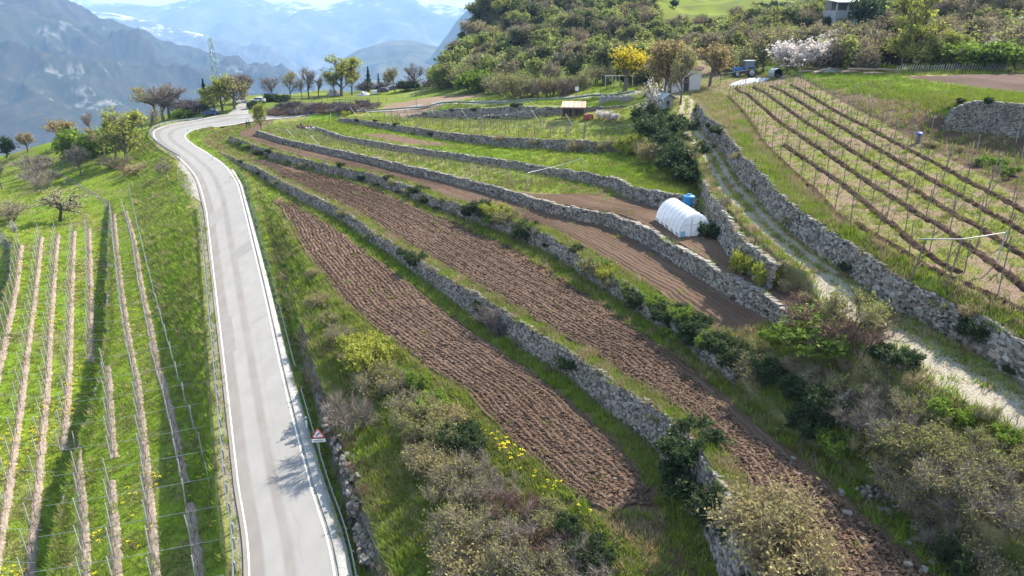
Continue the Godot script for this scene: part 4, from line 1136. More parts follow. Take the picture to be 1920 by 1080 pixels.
func car(at: Vector3, turn: float, col: Color, label: String, group := "") -> void:
	var t := thing("parked_car", label, "car", at, turn, group)
	var wide := func(p): return 0.88 - maxf(0.0, p.y - 0.85) * 0.32 - maxf(0.0, absf(p.x) - 1.7) * 0.3
	var body := [Vector2(-2.1, 0.35), Vector2(-2.12, 0.7), Vector2(-1.95, 0.85), Vector2(-1.1, 0.98), Vector2(-0.45, 1.42), Vector2(0.3, 1.5), Vector2(1.2, 1.46), Vector2(1.85, 1.05), Vector2(2.1, 0.95), Vector2(2.12, 0.5), Vector2(2.0, 0.3), Vector2(1.65, 0.3), Vector2(1.6, 0.5), Vector2(1.3, 0.62), Vector2(1.0, 0.5), Vector2(0.95, 0.28), Vector2(-0.95, 0.28), Vector2(-1.0, 0.5), Vector2(-1.3, 0.62), Vector2(-1.6, 0.5), Vector2(-1.65, 0.3)]
	part("body", hull(body, wide, col), M.gloss, t)
	var side := [Vector2(-0.95, 1.0), Vector2(-0.42, 1.36), Vector2(0.25, 1.42), Vector2(0.25, 0.97)]
	var side2 := [Vector2(0.33, 0.97), Vector2(0.33, 1.42), Vector2(1.1, 1.39), Vector2(1.55, 1.02)]
	for q in [side, side2]: part("window", hull(q, func(p): return wide.call(p) + 0.006, Color(0.02, 0.025, 0.03)), M.glass, t)
	var ws := MB.new()
	ws.quad_out(Vector3(-1.06, 1.02, -0.72), Vector3(-0.5, 1.41, -0.6), Vector3(-0.5, 1.41, 0.6), Vector3(-1.06, 1.02, 0.72), Vector3.ZERO, Color(0.03, 0.035, 0.04))
	part("windscreen", ws, M.glass, t, Vector3(-0.02, 0.02, 0))
	var rw := MB.new()
	rw.quad_out(Vector3(1.28, 1.42, -0.6), Vector3(1.8, 1.08, -0.7), Vector3(1.8, 1.08, 0.7), Vector3(1.28, 1.42, 0.6), Vector3.ZERO, Color(0.03, 0.035, 0.04))
	part("rear_window", rw, M.glass, t, Vector3(0.02, 0.02, 0))
	put_wheels(t, wheel(0.32, 0.22, Color(0.4, 0.4, 0.42), false), [Vector3(-1.3, 0.32, 0.78), Vector3(1.3, 0.32, 0.78), Vector3(-1.3, 0.32, -0.78), Vector3(1.3, 0.32, -0.78)])
	for s in [-1, 1]:
		var h := MB.new()
		h.box(Vector3(-2.05, 0.72, s * 0.62), Vector3(0.16, 0.16, 0.3), Color(0.75, 0.76, 0.78), 0.03)
		part("headlight", h, M.gloss, t)
		var b := MB.new()
		b.box(Vector3(2.06, 0.85, s * 0.68), Vector3(0.12, 0.22, 0.18), Color(0.35, 0.02, 0.02), 0.03)
		part("tail_light", b, M.gloss, t)

func tractor(at: Vector3, turn: float) -> void:
	var t := thing("tractor", "blue tractor with glazed cab and pale roof, behind the white plastic heap", "tractor", at, turn)
	t.scale = Vector3.ONE * 1.3
	var blue := Color(0.03, 0.11, 0.32)
	var b := MB.new()
	b.box(Vector3(-1.15, 1.15, 0), Vector3(1.7, 0.65, 0.75), blue, 0.1)
	b.box(Vector3(-1.2, 0.72, 0), Vector3(1.5, 0.3, 0.5), Color(0.05, 0.05, 0.055), 0.03)
	part("bonnet", b, M.gloss, t)
	var ch := MB.new()
	ch.box(Vector3(0.35, 0.75, 0), Vector3(1.6, 0.5, 0.6), Color(0.05, 0.05, 0.055), 0.05)
	ch.tube([Vector3(-0.9, 1.4, 0.3), Vector3(-0.9, 2.3, 0.3)], [0.05, 0.05], 8, Color(0.06, 0.06, 0.06), true)
	part("chassis", ch, M.paint, t)
	var g := hull([Vector2(-0.3, 1.1), Vector2(-0.2, 2.35), Vector2(1.05, 2.35), Vector2(1.2, 1.1)], func(p): return 0.72 - (p.y - 1.1) * 0.06, Color(0.05, 0.09, 0.09))
	part("cab_window", g, M.glass, t)
	var fr := MB.new()
	for s in [-0.74, 0.74]:
		for x in [[-0.32, -0.22], [0.45, 0.45], [1.22, 1.07]]:
			fr.tube([Vector3(x[0], 1.0, s), Vector3(x[1], 2.4, s * 0.9)], [0.04, 0.04], 6, blue)
	part("cab_frame", fr, M.paint, t)
	var ro := MB.new()
	ro.box(Vector3(0.42, 2.47, 0), Vector3(1.65, 0.18, 1.5), Color(0.62, 0.66, 0.7), 0.06)
	part("cab_roof", ro, M.paint, t)
	for s in [-1, 1]:
		var fd := MB.new()
		fd.box(Vector3(0.85, 1.55, s * 0.9), Vector3(1.2, 0.1, 0.4), blue, 0.04)
		part("mudguard", fd, M.gloss, t)
	put_wheels(t, wheel(0.72, 0.42, Color(0.55, 0.55, 0.56), true), [Vector3(0.85, 0.72, 0.9), Vector3(0.85, 0.72, -0.9)])
	put_wheels(t, wheel(0.48, 0.32, Color(0.55, 0.55, 0.56), true), [Vector3(-1.4, 0.48, 0.8), Vector3(-1.4, 0.48, -0.8)])

func gable_house(called: String, label: String, category: String, at: Vector3, turn: float, s: Vector3, rise: float, wall_col: Color, roof_col: Color, windows: Array) -> Node3D:
	var t := thing(called, label, category, at, turn)
	var w := MB.new()
	w.box(Vector3(0, s.y / 2 - 0.4, 0), s + Vector3(0, 0.8, 0), wall_col)
	for k in [-1, 1]:
		w.out(Vector3(-s.x / 2, s.y, k * s.z / 2), Vector3(s.x / 2, s.y, k * s.z / 2), Vector3(0, s.y + rise, k * s.z / 2), Vector3(0, s.y, 0), wall_col)
	part("wall", w, M.concrete, t)
	var r := MB.new()
	var e := 0.45
	var drop := rise * e / (s.x / 2)
	for k in [-1, 1]:
		var a := Vector3(0, s.y + rise + 0.16, -s.z / 2 - e)
		var b := Vector3(k * (s.x / 2 + e), s.y - drop + 0.12, -s.z / 2 - e)
		var z := Vector3(0, 0, s.z + 2 * e)
		var th := Vector3(0, -0.14, 0)
		r.quad_out(a, b, b + z, a + z, Vector3(0, s.y, 0), roof_col)
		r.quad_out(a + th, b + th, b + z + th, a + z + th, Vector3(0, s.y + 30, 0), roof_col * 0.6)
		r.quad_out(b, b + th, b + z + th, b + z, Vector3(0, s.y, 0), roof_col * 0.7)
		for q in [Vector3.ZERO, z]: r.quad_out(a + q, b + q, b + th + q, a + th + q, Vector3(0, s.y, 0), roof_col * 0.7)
	var rf := part("roof", r, M.tile, t)
	# courses of tiles, laid proud of the roof
	var tl := MB.new()
	for k in [-1, 1]:
		var dn := Vector3(k * (s.x / 2 + e), -rise - drop, 0)
		for i in int(s.z + 2 * e) * 3:
			var z := -s.z / 2 - e + 0.17 + i / 3.0
			tl.tube([Vector3(0, s.y + rise + 0.17, z), Vector3(0, s.y + rise + 0.15, z) + dn], [0.07, 0.08], 5, roof_col * rng.randf_range(0.75, 1.2))
	var tp := part("roof_tiles", tl, M.tile, rf)
	tp.set_meta("kind", "stuff")
	for q in windows:      # [x, y, face, w, h, name]
		var wi := MB.new()
		var z: float = q[2] * (s.z / 2 + 0.02)
		wi.box(Vector3(q[0], q[1], z), Vector3(q[3], q[4], 0.08), Color(0.03, 0.035, 0.04))
		var wn := part(q[5], wi, M.glass, t)
		var fm := MB.new()
		for d in [-1, 1]:
			fm.box(Vector3(q[0] + d * q[3] / 2, q[1], z), Vector3(0.09, q[4] + 0.1, 0.14), Color(0.3, 0.2, 0.13))
			fm.box(Vector3(q[0], q[1] + d * q[4] / 2, z), Vector3(q[3] - 0.1, 0.09, 0.13), Color(0.3, 0.2, 0.13))
		part("frame", fm, M.wood, wn)
	return t

func nets(balls: Array, lo: Vector3, hi: Vector3, cell: float, tint: Callable) -> ArrayMesh:   # tapered capsules joined smoothly, meshed as surface nets
	var n := Vector3i(((hi - lo) / cell).ceil()) + Vector3i.ONE
	var val := PackedFloat32Array()
	val.resize(n.x * n.y * n.z)
	var at := func(i, j, k): return (k * n.y + j) * n.x + i
	for k in n.z:
		for j in n.y:
			for i in n.x:
				var p := lo + Vector3(i, j, k) * cell
				var s := 0.0
				for b in balls:
					var ab: Vector3 = b[1] - b[0]
					var t := clampf((p - b[0]).dot(ab) / maxf(ab.length_squared(), 1e-6), 0, 1)
					s += exp(-38.0 * (p.distance_to(b[0] + ab * t) - lerpf(b[2], b[3], t)))
				val[at.call(i, j, k)] = -log(maxf(s, 1e-12)) / 38.0
	var vert := {}
	var m := MB.new()
	for k in n.z - 1:
		for j in n.y - 1:
			for i in n.x - 1:
				var sum := Vector3.ZERO
				var cnt := 0
				for e in [[0, 0, 0, 1, 0, 0], [0, 1, 0, 1, 1, 0], [0, 0, 1, 1, 0, 1], [0, 1, 1, 1, 1, 1], [0, 0, 0, 0, 1, 0], [1, 0, 0, 1, 1, 0], [0, 0, 1, 0, 1, 1], [1, 0, 1, 1, 1, 1], [0, 0, 0, 0, 0, 1], [1, 0, 0, 1, 0, 1], [0, 1, 0, 0, 1, 1], [1, 1, 0, 1, 1, 1]]:
					var a: float = val[at.call(i + e[0], j + e[1], k + e[2])]
					var b: float = val[at.call(i + e[3], j + e[4], k + e[5])]
					if (a < 0.0) != (b < 0.0):
						sum += Vector3(i + e[0], j + e[1], k + e[2]).lerp(Vector3(i + e[3], j + e[4], k + e[5]), a / (a - b)); cnt += 1
				if cnt: vert[Vector3i(i, j, k)] = lo + sum / cnt * cell
	for q in vert:
		for ax in 3:
			var u := Vector3i.ZERO
			var v := Vector3i.ZERO
			var w := Vector3i.ZERO
			u[ax] = 1; v[(ax + 1) % 3] = 1; w[(ax + 2) % 3] = 1
			if not (vert.has(q - v) and vert.has(q - w) and vert.has(q - v - w)): continue
			var a: float = val[at.call(q.x, q.y, q.z)]
			var b: float = val[at.call(q.x + u.x, q.y + u.y, q.z + u.z)]
			if (a < 0.0) == (b < 0.0): continue
			var f := [vert[q], vert[q - v], vert[q - v - w], vert[q - w]]
			var inside: Vector3 = lo + (Vector3(q) + Vector3(u) * (0.0 if a < 0.0 else 1.0)) * cell
			m.quad_out(f[0], f[1], f[2], f[3], inside, tint.call((f[0] + f[2]) / 2.0))
	return m.mesh()

func person(at: Vector3, turn: float, label: String, coat: Color, legs: Color) -> void:
	var t := thing("person", label, "person", at, turn)
	var V := func(x, y, z): return Vector3(x, y, z)
	var b := []
	for s in [-1, 1]:
		b.append([V.call(s * 0.1, 0.9, 0), V.call(s * 0.11, 0.5, 0.02 * s), 0.085, 0.06])
		b.append([V.call(s * 0.11, 0.5, 0.02 * s), V.call(s * 0.12, 0.08, -0.02 * s), 0.058, 0.04])
		b.append([V.call(s * 0.12, 0.05, -0.02), V.call(s * 0.14, 0.04, 0.16), 0.045, 0.035])
		b.append([V.call(s * 0.2, 1.4, 0), V.call(s * 0.27, 1.12, 0.0), 0.055, 0.045])
		b.append([V.call(s * 0.27, 1.12, 0.0), V.call(s * 0.24, 0.88, 0.08), 0.042, 0.032])
		b.append([V.call(s * 0.24, 0.87, 0.08), V.call(s * 0.23, 0.8, 0.1), 0.035, 0.025])
	b.append([V.call(0, 0.95, 0), V.call(0, 1.3, 0), 0.13, 0.15])
	b.append([V.call(-0.12, 1.38, 0), V.call(0.12, 1.38, 0), 0.09, 0.09])
	b.append([V.call(0, 1.42, 0), V.call(0, 1.55, 0.01), 0.055, 0.05])
	b.append([V.call(0, 1.6, 0.0), V.call(0, 1.67, 0.015), 0.085, 0.09])
	b.append([V.call(0, 1.6, 0.1), V.call(0, 1.62, 0.115), 0.018, 0.012])
	part("body", nets(b, Vector3(-0.42, -0.06, -0.26), Vector3(0.42, 1.85, 0.32), 0.04, func(p): return (legs if p.y < 0.92 else coat) if p.y < 1.5 and not (absf(p.x) > 0.18 and p.y < 0.88 and p.y > 0.7) else (Color(0.06, 0.04, 0.03) if p.y > 1.68 or p.z < -0.02 else Color(0.42, 0.27, 0.2))), M.cloth, t)

func plank_box(m: MB, a: Vector3, b: Vector3, w: float, col: Color) -> void:
	var d := b - a
	var z := d.normalized()
	var x := z.cross(Vector3.UP).normalized() if absf(z.y) < 0.95 else Vector3.RIGHT
	m.box((a + b) / 2.0, Vector3(w, w, d.length()), col, 0.0, Basis(x, z.cross(x), z).orthonormalized())

func build_things() -> void:
	var grey := Color(0.50, 0.52, 0.53)
	# guardrails
	var lr := []
	for i in road_l.size():
		if road_l[i].y < 106.5 and road_l[i].y > 14.0: lr.append(road_l[i])
	guardrail("long steel guardrail on the valley side of the near straight, above the vineyard", along(lr, -0.55), 0.78, grey, 2.0, -1.0)
	guardrail("steel guardrail curving round the outside of the bend", [Vector2(-77.9, 184.8), Vector2(-80.8, 182.1), Vector2(-83.4, 178.4), Vector2(-84.5, 174.8), Vector2(-83.5, 169.7), Vector2(-81.8, 164.6), Vector2(-78.3, 158.2), Vector2(-74, 151.6), Vector2(-69, 144.4), Vector2(-63.1, 136.7)], 0.8, Color(0.5, 0.54, 0.54), 2.0, -1.0)
	var rr_ := []
	for i in road_r.size():
		if road_r[i].y < 126.0 and road_r[i].y > 58.5: rr_.append(road_r[i])
	guardrail("steel guardrail behind the kerb on the hill side, running up to the bend", along(rr_, 1.0), 0.55, Color(0.26, 0.26, 0.26), 2.0, -1.0)
	rr_ = []
	for i in road_r.size():
		if road_r[i].y < 55.5 and road_r[i].y > 20.0: rr_.append(road_r[i])
	guardrail("steel guardrail behind the kerb beside the bend warning sign", along(rr_, 1.0), 0.55, Color(0.27, 0.27, 0.27), 2.0, -1.0)
	guardrail("pale green-grey guardrail along the upper road above the highest small vineyard", [Vector2(-34.8, 177.7), Vector2(-20.5, 176.8), Vector2(-7.2, 165.8), Vector2(4.4, 153.1), Vector2(15.1, 149.7), Vector2(23.2, 141.8)], 0.95, Color(0.45, 0.56, 0.54), 3.0, -1.0)
	# bend warning sign
	var s := thing("warning_sign", "triangular red-bordered bend warning sign with white plate below, beside the kerb", "road sign", spot(-14.3, 46.2), 0.12)
	var m := MB.new()
	m.tube([Vector3(0, -0.2, 0), Vector3(0, 2.75, 0)], [0.03, 0.03], 8, grey, true)
	part("post", m, M.steel, s)
	for q in [[0.52, 0.035, Color(0.62, 0.05, 0.04), "border"], [0.37, 0.05, Color(0.80, 0.79, 0.76), "face"]]:
		m = MB.new()
		var pr := []
		for k in 3:
			var a := PI / 2 + TAU * k / 3
			for d in [-0.12, 0.12]: pr.append(Vector2(cos(a + d), sin(a + d)) * q[0])
		for k in 6:
			var a: Vector2 = pr[k]
			var b: Vector2 = pr[(k + 1) % 6]
			m.out(Vector3(0, 2.4, q[1]), Vector3(a.x, 2.4 + a.y, q[1]), Vector3(b.x, 2.4 + b.y, q[1]), Vector3(0, 2.4, 0), q[2])
			m.quad_out(Vector3(a.x, 2.4 + a.y, q[1]), Vector3(b.x, 2.4 + b.y, q[1]), Vector3(b.x, 2.4 + b.y, 0.02), Vector3(a.x, 2.4 + a.y, 0.02), Vector3(0, 2.4, 0.02), q[2] * 0.6)
		if q[3] == "border":
			for k in range(1, 5): m.out(Vector3(pr[0].x, 2.4 + pr[0].y, 0.02), Vector3(pr[k].x, 2.4 + pr[k].y, 0.02), Vector3(pr[k + 1].x, 2.4 + pr[k + 1].y, 0.02), Vector3(0, 2.4, 0.1), grey)
		part(q[3], m, M.paint, s)
	m = MB.new()
	var arc := []
	for k in 8:
		var a := PI - k * PI * 0.42 / 7.0
		arc.append(Vector3(0.14 + cos(a) * 0.24, 2.27 + sin(a) * 0.24, 0.06))
	m.tube(arc, [0.03, 0.03, 0.03, 0.03, 0.03, 0.03, 0.03, 0.03], 4, Color(0.02, 0.02, 0.02), true)
	m.tri(arc[7] + Vector3(0.12, 0.02, 0), arc[7] + Vector3(-0.02, 0.08, 0), arc[7] + Vector3(-0.02, -0.07, 0), Color(0.02, 0.02, 0.02))
	part("curve_arrow", m, M.paint, s)
	m = MB.new()
	m.box(Vector3(0, 1.88, 0.03), Vector3(1.0, 0.27, 0.03), Color(0.78, 0.77, 0.74), 0.008)
	part("lower_plate", m, M.paint, s)
	m = MB.new()
	for k in 8: m.box(Vector3(-0.32 + k * 0.09, 1.88, 0.047), Vector3(0.05, 0.09, 0.006), Color(0.12, 0.12, 0.12))
	part("lettering", m, M.paint, s)
	# white-and-black marker posts beside the road
	var mk := [[-16.4, 50.3, "white marker post at the gap in the hill-side guardrail"], [-56.6, 136.4, "white marker post beside the bend, behind the kerb"], [-72.7, 163.7, "white marker post on the inside of the bend"], [-47.3, 120, "white marker post low on the grass below the bend"], [-56.3, 178.3, "white marker post on the verge opposite the branch road"], [-43.5, 176.3, "white marker post at the tip of the stone wall by the road"], [-78.3, 179.3, "white marker post behind the end of the curving guardrail"]]
	var mp := MB.new()
	mp.box(Vector3(0, 0.5, 0), Vector3(0.14, 1.1, 0.1), Color(0.78, 0.78, 0.76), 0.02)
	var cap := MB.new()
	cap.box(Vector3(0, 0.86, 0), Vector3(0.148, 0.16, 0.108), Color(0.03, 0.03, 0.03), 0.02)
	var mpm := mp.mesh()
	var cpm := cap.mesh()
	for q in mk:
		var o := thing("marker_post", q[2], "marker post", spot(q[0], q[1]), 0.1, "road marker posts")
		part("post", mpm, M.paint, o); part("black_band", cpm, M.paint, o)
	# polytunnel
	build_tunnel()
	# blue tank
	var tk := thing("water_tank", "tall bright blue plastic water tank behind the polytunnel", "water tank", spot(19.8, 79.1))
	m = MB.new()
	m.lathe([Vector2(0.01, -0.1), Vector2(0.7, -0.1), Vector2(0.72, 0.1), Vector2(0.7, 0.55), Vector2(0.74, 0.6), Vector2(0.7, 0.65), Vector2(0.7, 1.25), Vector2(0.74, 1.3), Vector2(0.7, 1.35), Vector2(0.7, 1.75), Vector2(0.62, 1.9), Vector2(0.3, 2.0), Vector2(0.02, 2.02)], 28, Color(0.03, 0.24, 0.52))
	part("body", m, M.paint, tk)
	m = MB.new()
	m.lathe([Vector2(0.26, 1.98), Vector2(0.27, 2.1), Vector2(0.02, 2.13)], 18, Color(0.03, 0.2, 0.45))
	part("lid", m, M.paint, tk)
	for q in [[-0.25, 0.55], [0.28, 0.5]]:
		m = MB.new()
		m.box(Vector3(q[0], q[1], 0.75), Vector3(0.4, 0.5, 0.2), Color(0.7, 0.72, 0.74), 0.1)
		single("canister", m, M.paint, "white plastic canister leaning on the blue tank, %s" % ("nearer the field" if q[0] < 0 else "nearer the track wall"), "canister", tk.position + Vector3(0, -0.1, 0.1))
	m = MB.new()
	for i in 26: m.box(Vector3(rng.randf_range(-0.7, 0.9), rng.randf_range(0.05, 0.35), rng.randf_range(-0.3, 0.5)), Vector3(rng.randf_range(0.3, 0.9), 0.08, 0.1), Color(0.06, 0.055, 0.05) * rng.randf_range(0.6, 2.5), 0.0, Basis.from_euler(Vector3(rng.randf_range(-0.4, 0.4), rng.randf() * TAU, rng.randf_range(-0.4, 0.4))))
	single("scrap_pile", m, M.wood, "dark pile of boards and scrap between tank and track wall", "scrap pile", spot(20.8, 76.7))
	m = MB.new()
	m.tube([Vector3(0, -0.1, 0), Vector3(0.03, 1.5, 0)], [0.05, 0.05], 7, Color(0.75, 0.76, 0.78), true)
	single("pale_stake", m, M.paint, "short white stake beside the scrap behind the polytunnel", "stake", spot(20.3, 78.6))
	# people
	var pp := [[-62.2, 171.7], [-61.3, 170.9]]
	person(spot(pp[0][0], pp[0][1]), 2.6, "person in dark clothes standing on the grass by the road, nearer the bend", Color(0.03, 0.03, 0.04), Color(0.045, 0.05, 0.07))
	person(spot(pp[1][0], pp[1][1]), 3.4, "person in grey jacket standing beside the small roadside tree", Color(0.10, 0.10, 0.11), Color(0.03, 0.035, 0.05))
	car(spot(-78.4, 191.3, 0.05), 0.25, Color(0.012, 0.03, 0.12), "dark blue hatchback parked under the yellow-green tree at the bend")
	car(spot(-74.4, 202, 0.05), 1.2, Color(0.22, 0.23, 0.24), "pale car parked at the end of the branch road by the big bare tree")
	car(spot(-38.7, 221, 0.05), 0.0, Color(0.02, 0.025, 0.03), "black car parked in the yard among the white tanks")
	car(spot(-39.3, 243.5, 0.05), 0.2, Color(0.05, 0.06, 0.09), "dark grey car parked in the yard beside the leaning white pole")
	car(spot(-69.1, 201.3, 0.05), 0.1, Color(0.6, 0.6, 0.6), "white car parked behind the round evergreen bush at the branch road")
	tractor(spot(48.9, 157.2), -0.1)
	build_heaps()
	build_buildings()
	build_fences()

func build_tunnel() -> void:
	var c: Array = [Vector2(16.3, 75.5), Vector2(16.5, 68.7), Vector2(19.8, 69.2)]
	var front: Vector2 = (c[1] + c[2]) / 2.0
	var wide: Vector2 = (c[2] - c[1])
	var w := wide.length() / 2.0
	var back: Vector2 = c[0] - c[1]
	var ln := back.length()
	var across := Vector3(wide.x, 0, -wide.y).normalized()
	var deep := Vector3.UP.cross(across).normalized()
	if deep.z > 0: deep = -deep
	var t := thing("polytunnel", "white plastic polytunnel with hoops and framed end, on the bare plot", "polytunnel", spot(front.x, front.y))
	t.basis = Basis(across, Vector3.UP, -deep)
	var h := 2.35
	var arch := func(a, s): return Vector3(-cos(a) * w * s, sin(a) * h * s * (1.0 if sin(a) < 0.95 else 1.0), 0)
	var rows := []
	var cols := []
	for i in 15:
		var pr := PackedVector3Array()
		var cr := PackedColorArray()
		for k in 25:
			var a := PI * k / 24.0
			var sag := 1.0 - 0.022 * absf(sin(i * PI / 2.0)) - 0.01 * sin(k * 1.7 + i * 2.1) + 0.008 * n_fine.get_noise_2d(i * 2.0, k * 2.0)
			var p: Vector3 = arch.call(a, sag)
			p.z = -ln * i / 14.0
			pr.append(p); cr.append(Color.WHITE)
		rows.append(pr); cols.append(cr)
	part("cover", grid_mesh(rows, cols), M.film, t)
	for i in 8:
		var m := MB.new()
		var pts := []
		var rad := []
		for k in 17:
			pts.append(arch.call(PI * k / 16.0, 1.012) + Vector3(0, 0, -ln * i / 7.0)); rad.append(0.016)
		m.tube(pts, rad, 6, Color(0.68, 0.69, 0.7))
		part("hoop", m, M.steel, t)
	for z in [0.0, -ln]:
		var e := MB.new()
		for k in 24:
			var a: Vector3 = arch.call(PI * k / 24.0, 0.985)
			var b: Vector3 = arch.call(PI * (k + 1) / 24.0, 0.985)
			e.quad(Vector3(a.x, 0, z), Vector3(a.x, a.y, z), Vector3(b.x, b.y, z), Vector3(b.x, 0, z), Color.WHITE)
		part("end_sheet", e, M.film, t)
	var d := MB.new()
	for x in [-0.45, 0.45]: plank_box(d, Vector3(x, 0, 0.03), Vector3(x, 2.0, 0.03), 0.05, Color(0.5, 0.5, 0.5))
	plank_box(d, Vector3(-w * 0.72, 1.25, 0.035), Vector3(w * 0.85, 1.35, 0.035), 0.05, Color(0.6, 0.6, 0.6))
	part("end_frame", d, M.paint, t)
	d = MB.new()
	d.box(Vector3(-w * 0.78, 0.35, 0.06), Vector3(0.5, 0.55, 0.04), Color(0.25, 0.55, 0.65), 0.01)
	part("blue_patch", d, M.cloth, t)
	d = MB.new()
	d.box(Vector3(0, 0.0, 0.0), Vector3(w * 2.05, 0.12, 0.1), Color(0.45, 0.42, 0.36), 0.02)
	part("sill_board", d, M.wood, t)

func cloth_heap(called: String, label: String, category: String, x: float, f: float, w: float, dpt: float, h: float, col: Color, seed_: int) -> void:
	var rows := []
	var cols := []
	for i in 19:
		var pr := PackedVector3Array()
		var cr := PackedColorArray()
		for k in 19:
			var u := i / 9.0 - 1.0
			var v := k / 9.0 - 1.0
			var r := sqrt(u * u + v * v)
			var p := Vector2(x + u * w / 2.0, f + v * dpt / 2.0)
			var y := h * maxf(0.0, 1.0 - r * r) * (0.8 + 0.5 * n_fine.get_noise_2d(u * 3.0 + seed_, v * 3.0)) + 0.45 * absf(n_fine.get_noise_2d(u * 5.0 + seed_, v * 4.0)) * (1.0 - minf(r, 1.0)) + (0.04 if r < 0.98 else -0.15)
			pr.append(spot(p.x, p.y, y)); cr.append(col)
		rows.append(pr); cols.append(cr)
	single(called, grid_mesh(rows, cols), M.cloth, label, category)

func build_heaps() -> void:
	var p: Array = [[46.3, 145.5], [60.2, 142.4], [66.5, 139.4], [-53, 220.9], [-43.2, 216.3], [-40.1, 217.2], [37.5, 145.4]]
	cloth_heap("plastic_sheet", "crumpled white plastic sheet heaped in front of the tractor", "plastic sheet", p[0][0], p[0][1], 8.0, 4.5, 0.55, Color(0.66, 0.67, 0.68), 3)
	cloth_heap("plastic_sheet", "greyish white plastic sheet spread over the log pile", "plastic sheet", p[1][0], p[1][1], 7.0, 4.0, 0.45, Color(0.4, 0.38, 0.36), 9)
	cloth_heap("covered_stack", "white-covered rounded stack at the edge of the yard beyond the rail fence", "covered stack", p[3][0], p[3][1], 4.5, 3.0, 1.7, Color(0.4, 0.37, 0.36), 14)
	cloth_heap("plastic_sheet", "white plastic sheet over rubble in the middle of the yard", "plastic sheet", p[4][0], p[4][1], 4.0, 3.0, 1.0, Color(0.4, 0.41, 0.42), 22)
	var m := MB.new()
	m.box(Vector3(0, 0.65, 0), Vector3(1.2, 1.1, 1.2), Color(0.72, 0.73, 0.73), 0.12)
	m.box(Vector3(0, 0.05, 0), Vector3(1.25, 0.14, 1.25), Color(0.35, 0.3, 0.22), 0.02)
	single("storage_tank", m, M.paint, "square white storage tank beside the black car in the yard", "storage tank", spot(p[5][0], p[5][1]))
	# the big dark drum that lies open towards the camera
	var d := thing("plastic_drum", "large dark drum lying open beside the tractor, pale top", "drum", spot(50.6, 144, 0.95), 0.1)
	m = MB.new()
	m.lathe([Vector2(0.9, 1.2), Vector2(0.93, 1.2), Vector2(0.93, -1.2), Vector2(0.0, -1.2)], 26, Color(0.32, 0.36, 0.36))
	var shell := part("shell", m, M.paint, d)
	shell.rotation.x = PI / 2
	m = MB.new()
	m.lathe([Vector2(0.895, 1.19), Vector2(0.88, -1.1), Vector2(0.0, -1.1)], 26, Color(0.02, 0.022, 0.025))
	part("inside", m, M.rubber, d).rotation.x = PI / 2
	# felled trunks
	var lg: Array = [[57.1, 143.5, 0.1, 7], [60, 145.3, -0.1, 8], [59.9, 140.3, 0.16, 9], [63.2, 142.4, -0.05, 8], [62.1, 136.5, 0.1, 7], [64.3, 136.1, -0.12, 8], [64.8, 132.9, 0.05, 7], [57.1, 139.7, 0.2, 6], [66.3, 133.3, -0.3, 5], [65.8, 150.7, 0.02, 6]]
	var side := ["nearest the drum", "second from the drum", "third from the drum", "under the sheet's edge", "in the middle of the pile", "beside the dark crate", "nearest the bare field", "lying in front of the others", "small one slanting at the pile's end", "highest and thinnest of the pile"]
	for i in lg.size():
		m = MB.new()
		var r := rng.randf_range(0.12, 0.22)
		var ln: float = lg[i][3] * 0.4
		m.tube([Vector3(-ln, 0, 0), Vector3(-ln * 0.3, 0.05, 0.08), Vector3(ln * 0.4, 0.0, -0.05), Vector3(ln, 0.08, 0)], [r, r * 0.95, r * 0.8, r * 0.6], 9, Color(0.36, 0.25, 0.19) * rng.randf_range(0.7, 1.3), true)
		single("felled_trunk", m, M.wood, "felled reddish-brown trunk, %s" % side[i], "log", spot(lg[i][0], lg[i][1], 0.15 + 0.2 * (i % 3)), lg[i][2] * 4.0, "felled trunks above the grassy bank")
	var cr := thing("crate", "dark crate with a tilted white lid on the log pile", "crate", spot(p[2][0], p[2][1], 0.5), 0.2)
	m = MB.new()
	m.box(Vector3(0, 0.4, 0), Vector3(2.4, 0.9, 1.4), Color(0.05, 0.07, 0.07), 0.05)
	part("box", m, M.paint, cr)
	m = MB.new()
	m.box(Vector3(0.2, 0.95, 0), Vector3(2.3, 0.1, 1.5), Color(0.72, 0.73, 0.74), 0.03, Basis(Vector3.BACK, -0.25))
	part("lid", m, M.paint, cr)
	# tyres and rubble at the end of the low wall
	var ty: Array = [[-48.9, 167.1, 0], [-48.1, 166.2, 0.1], [-47.1, 164.6, 0], [-48.1, 167.3, 0.3]]
	var tm := MB.new()
	var rr := []
	for k in 11: rr.append(Vector2(0.36 + 0.14 * cos(TAU * k / 10.0), 0.14 * sin(TAU * k / 10.0)))
	tm.lathe(rr, 16, Color(0.03, 0.03, 0.034))
	var tmm := tm.mesh()
	var which := ["lowest, at the outer end", "second from the outer end", "innermost, by the rubble", "on top of the others"]
	for i in ty.size(): single("old_tyre", tmm, M.rubber, "old black tyre at the end of the low wall, %s" % which[i], "tyre", spot(ty[i][0], ty[i][1], 0.25 + ty[i][2]), i * 0.7, "old tyres at the wall's end").rotation.x = 0.4 + i * 0.3
	var rb: Array = [[-46.1, 164], [-43.9, 160.9]]
	for q in 2:
		m = MB.new()
		for i in 40: m.box(Vector3(rng.randf_range(-1.3, 1.3), rng.randf_range(0.0, 0.6), rng.randf_range(-0.7, 0.7)), Vector3.ONE * rng.randf_range(0.2, 0.45), ([Color(0.2, 0.11, 0.08), Color(0.5, 0.48, 0.46)][q]) * rng.randf_range(0.5, 1.3), 0.04, Basis.from_euler(rv(rng) * 3.0))
		single("rubble_heap", m, M.stone, ["heap of broken red roof tiles beside the tyres", "heap of pale rubble at the start of the low wall"][q], "rubble heap", spot(rb[q][0], rb[q][1]))
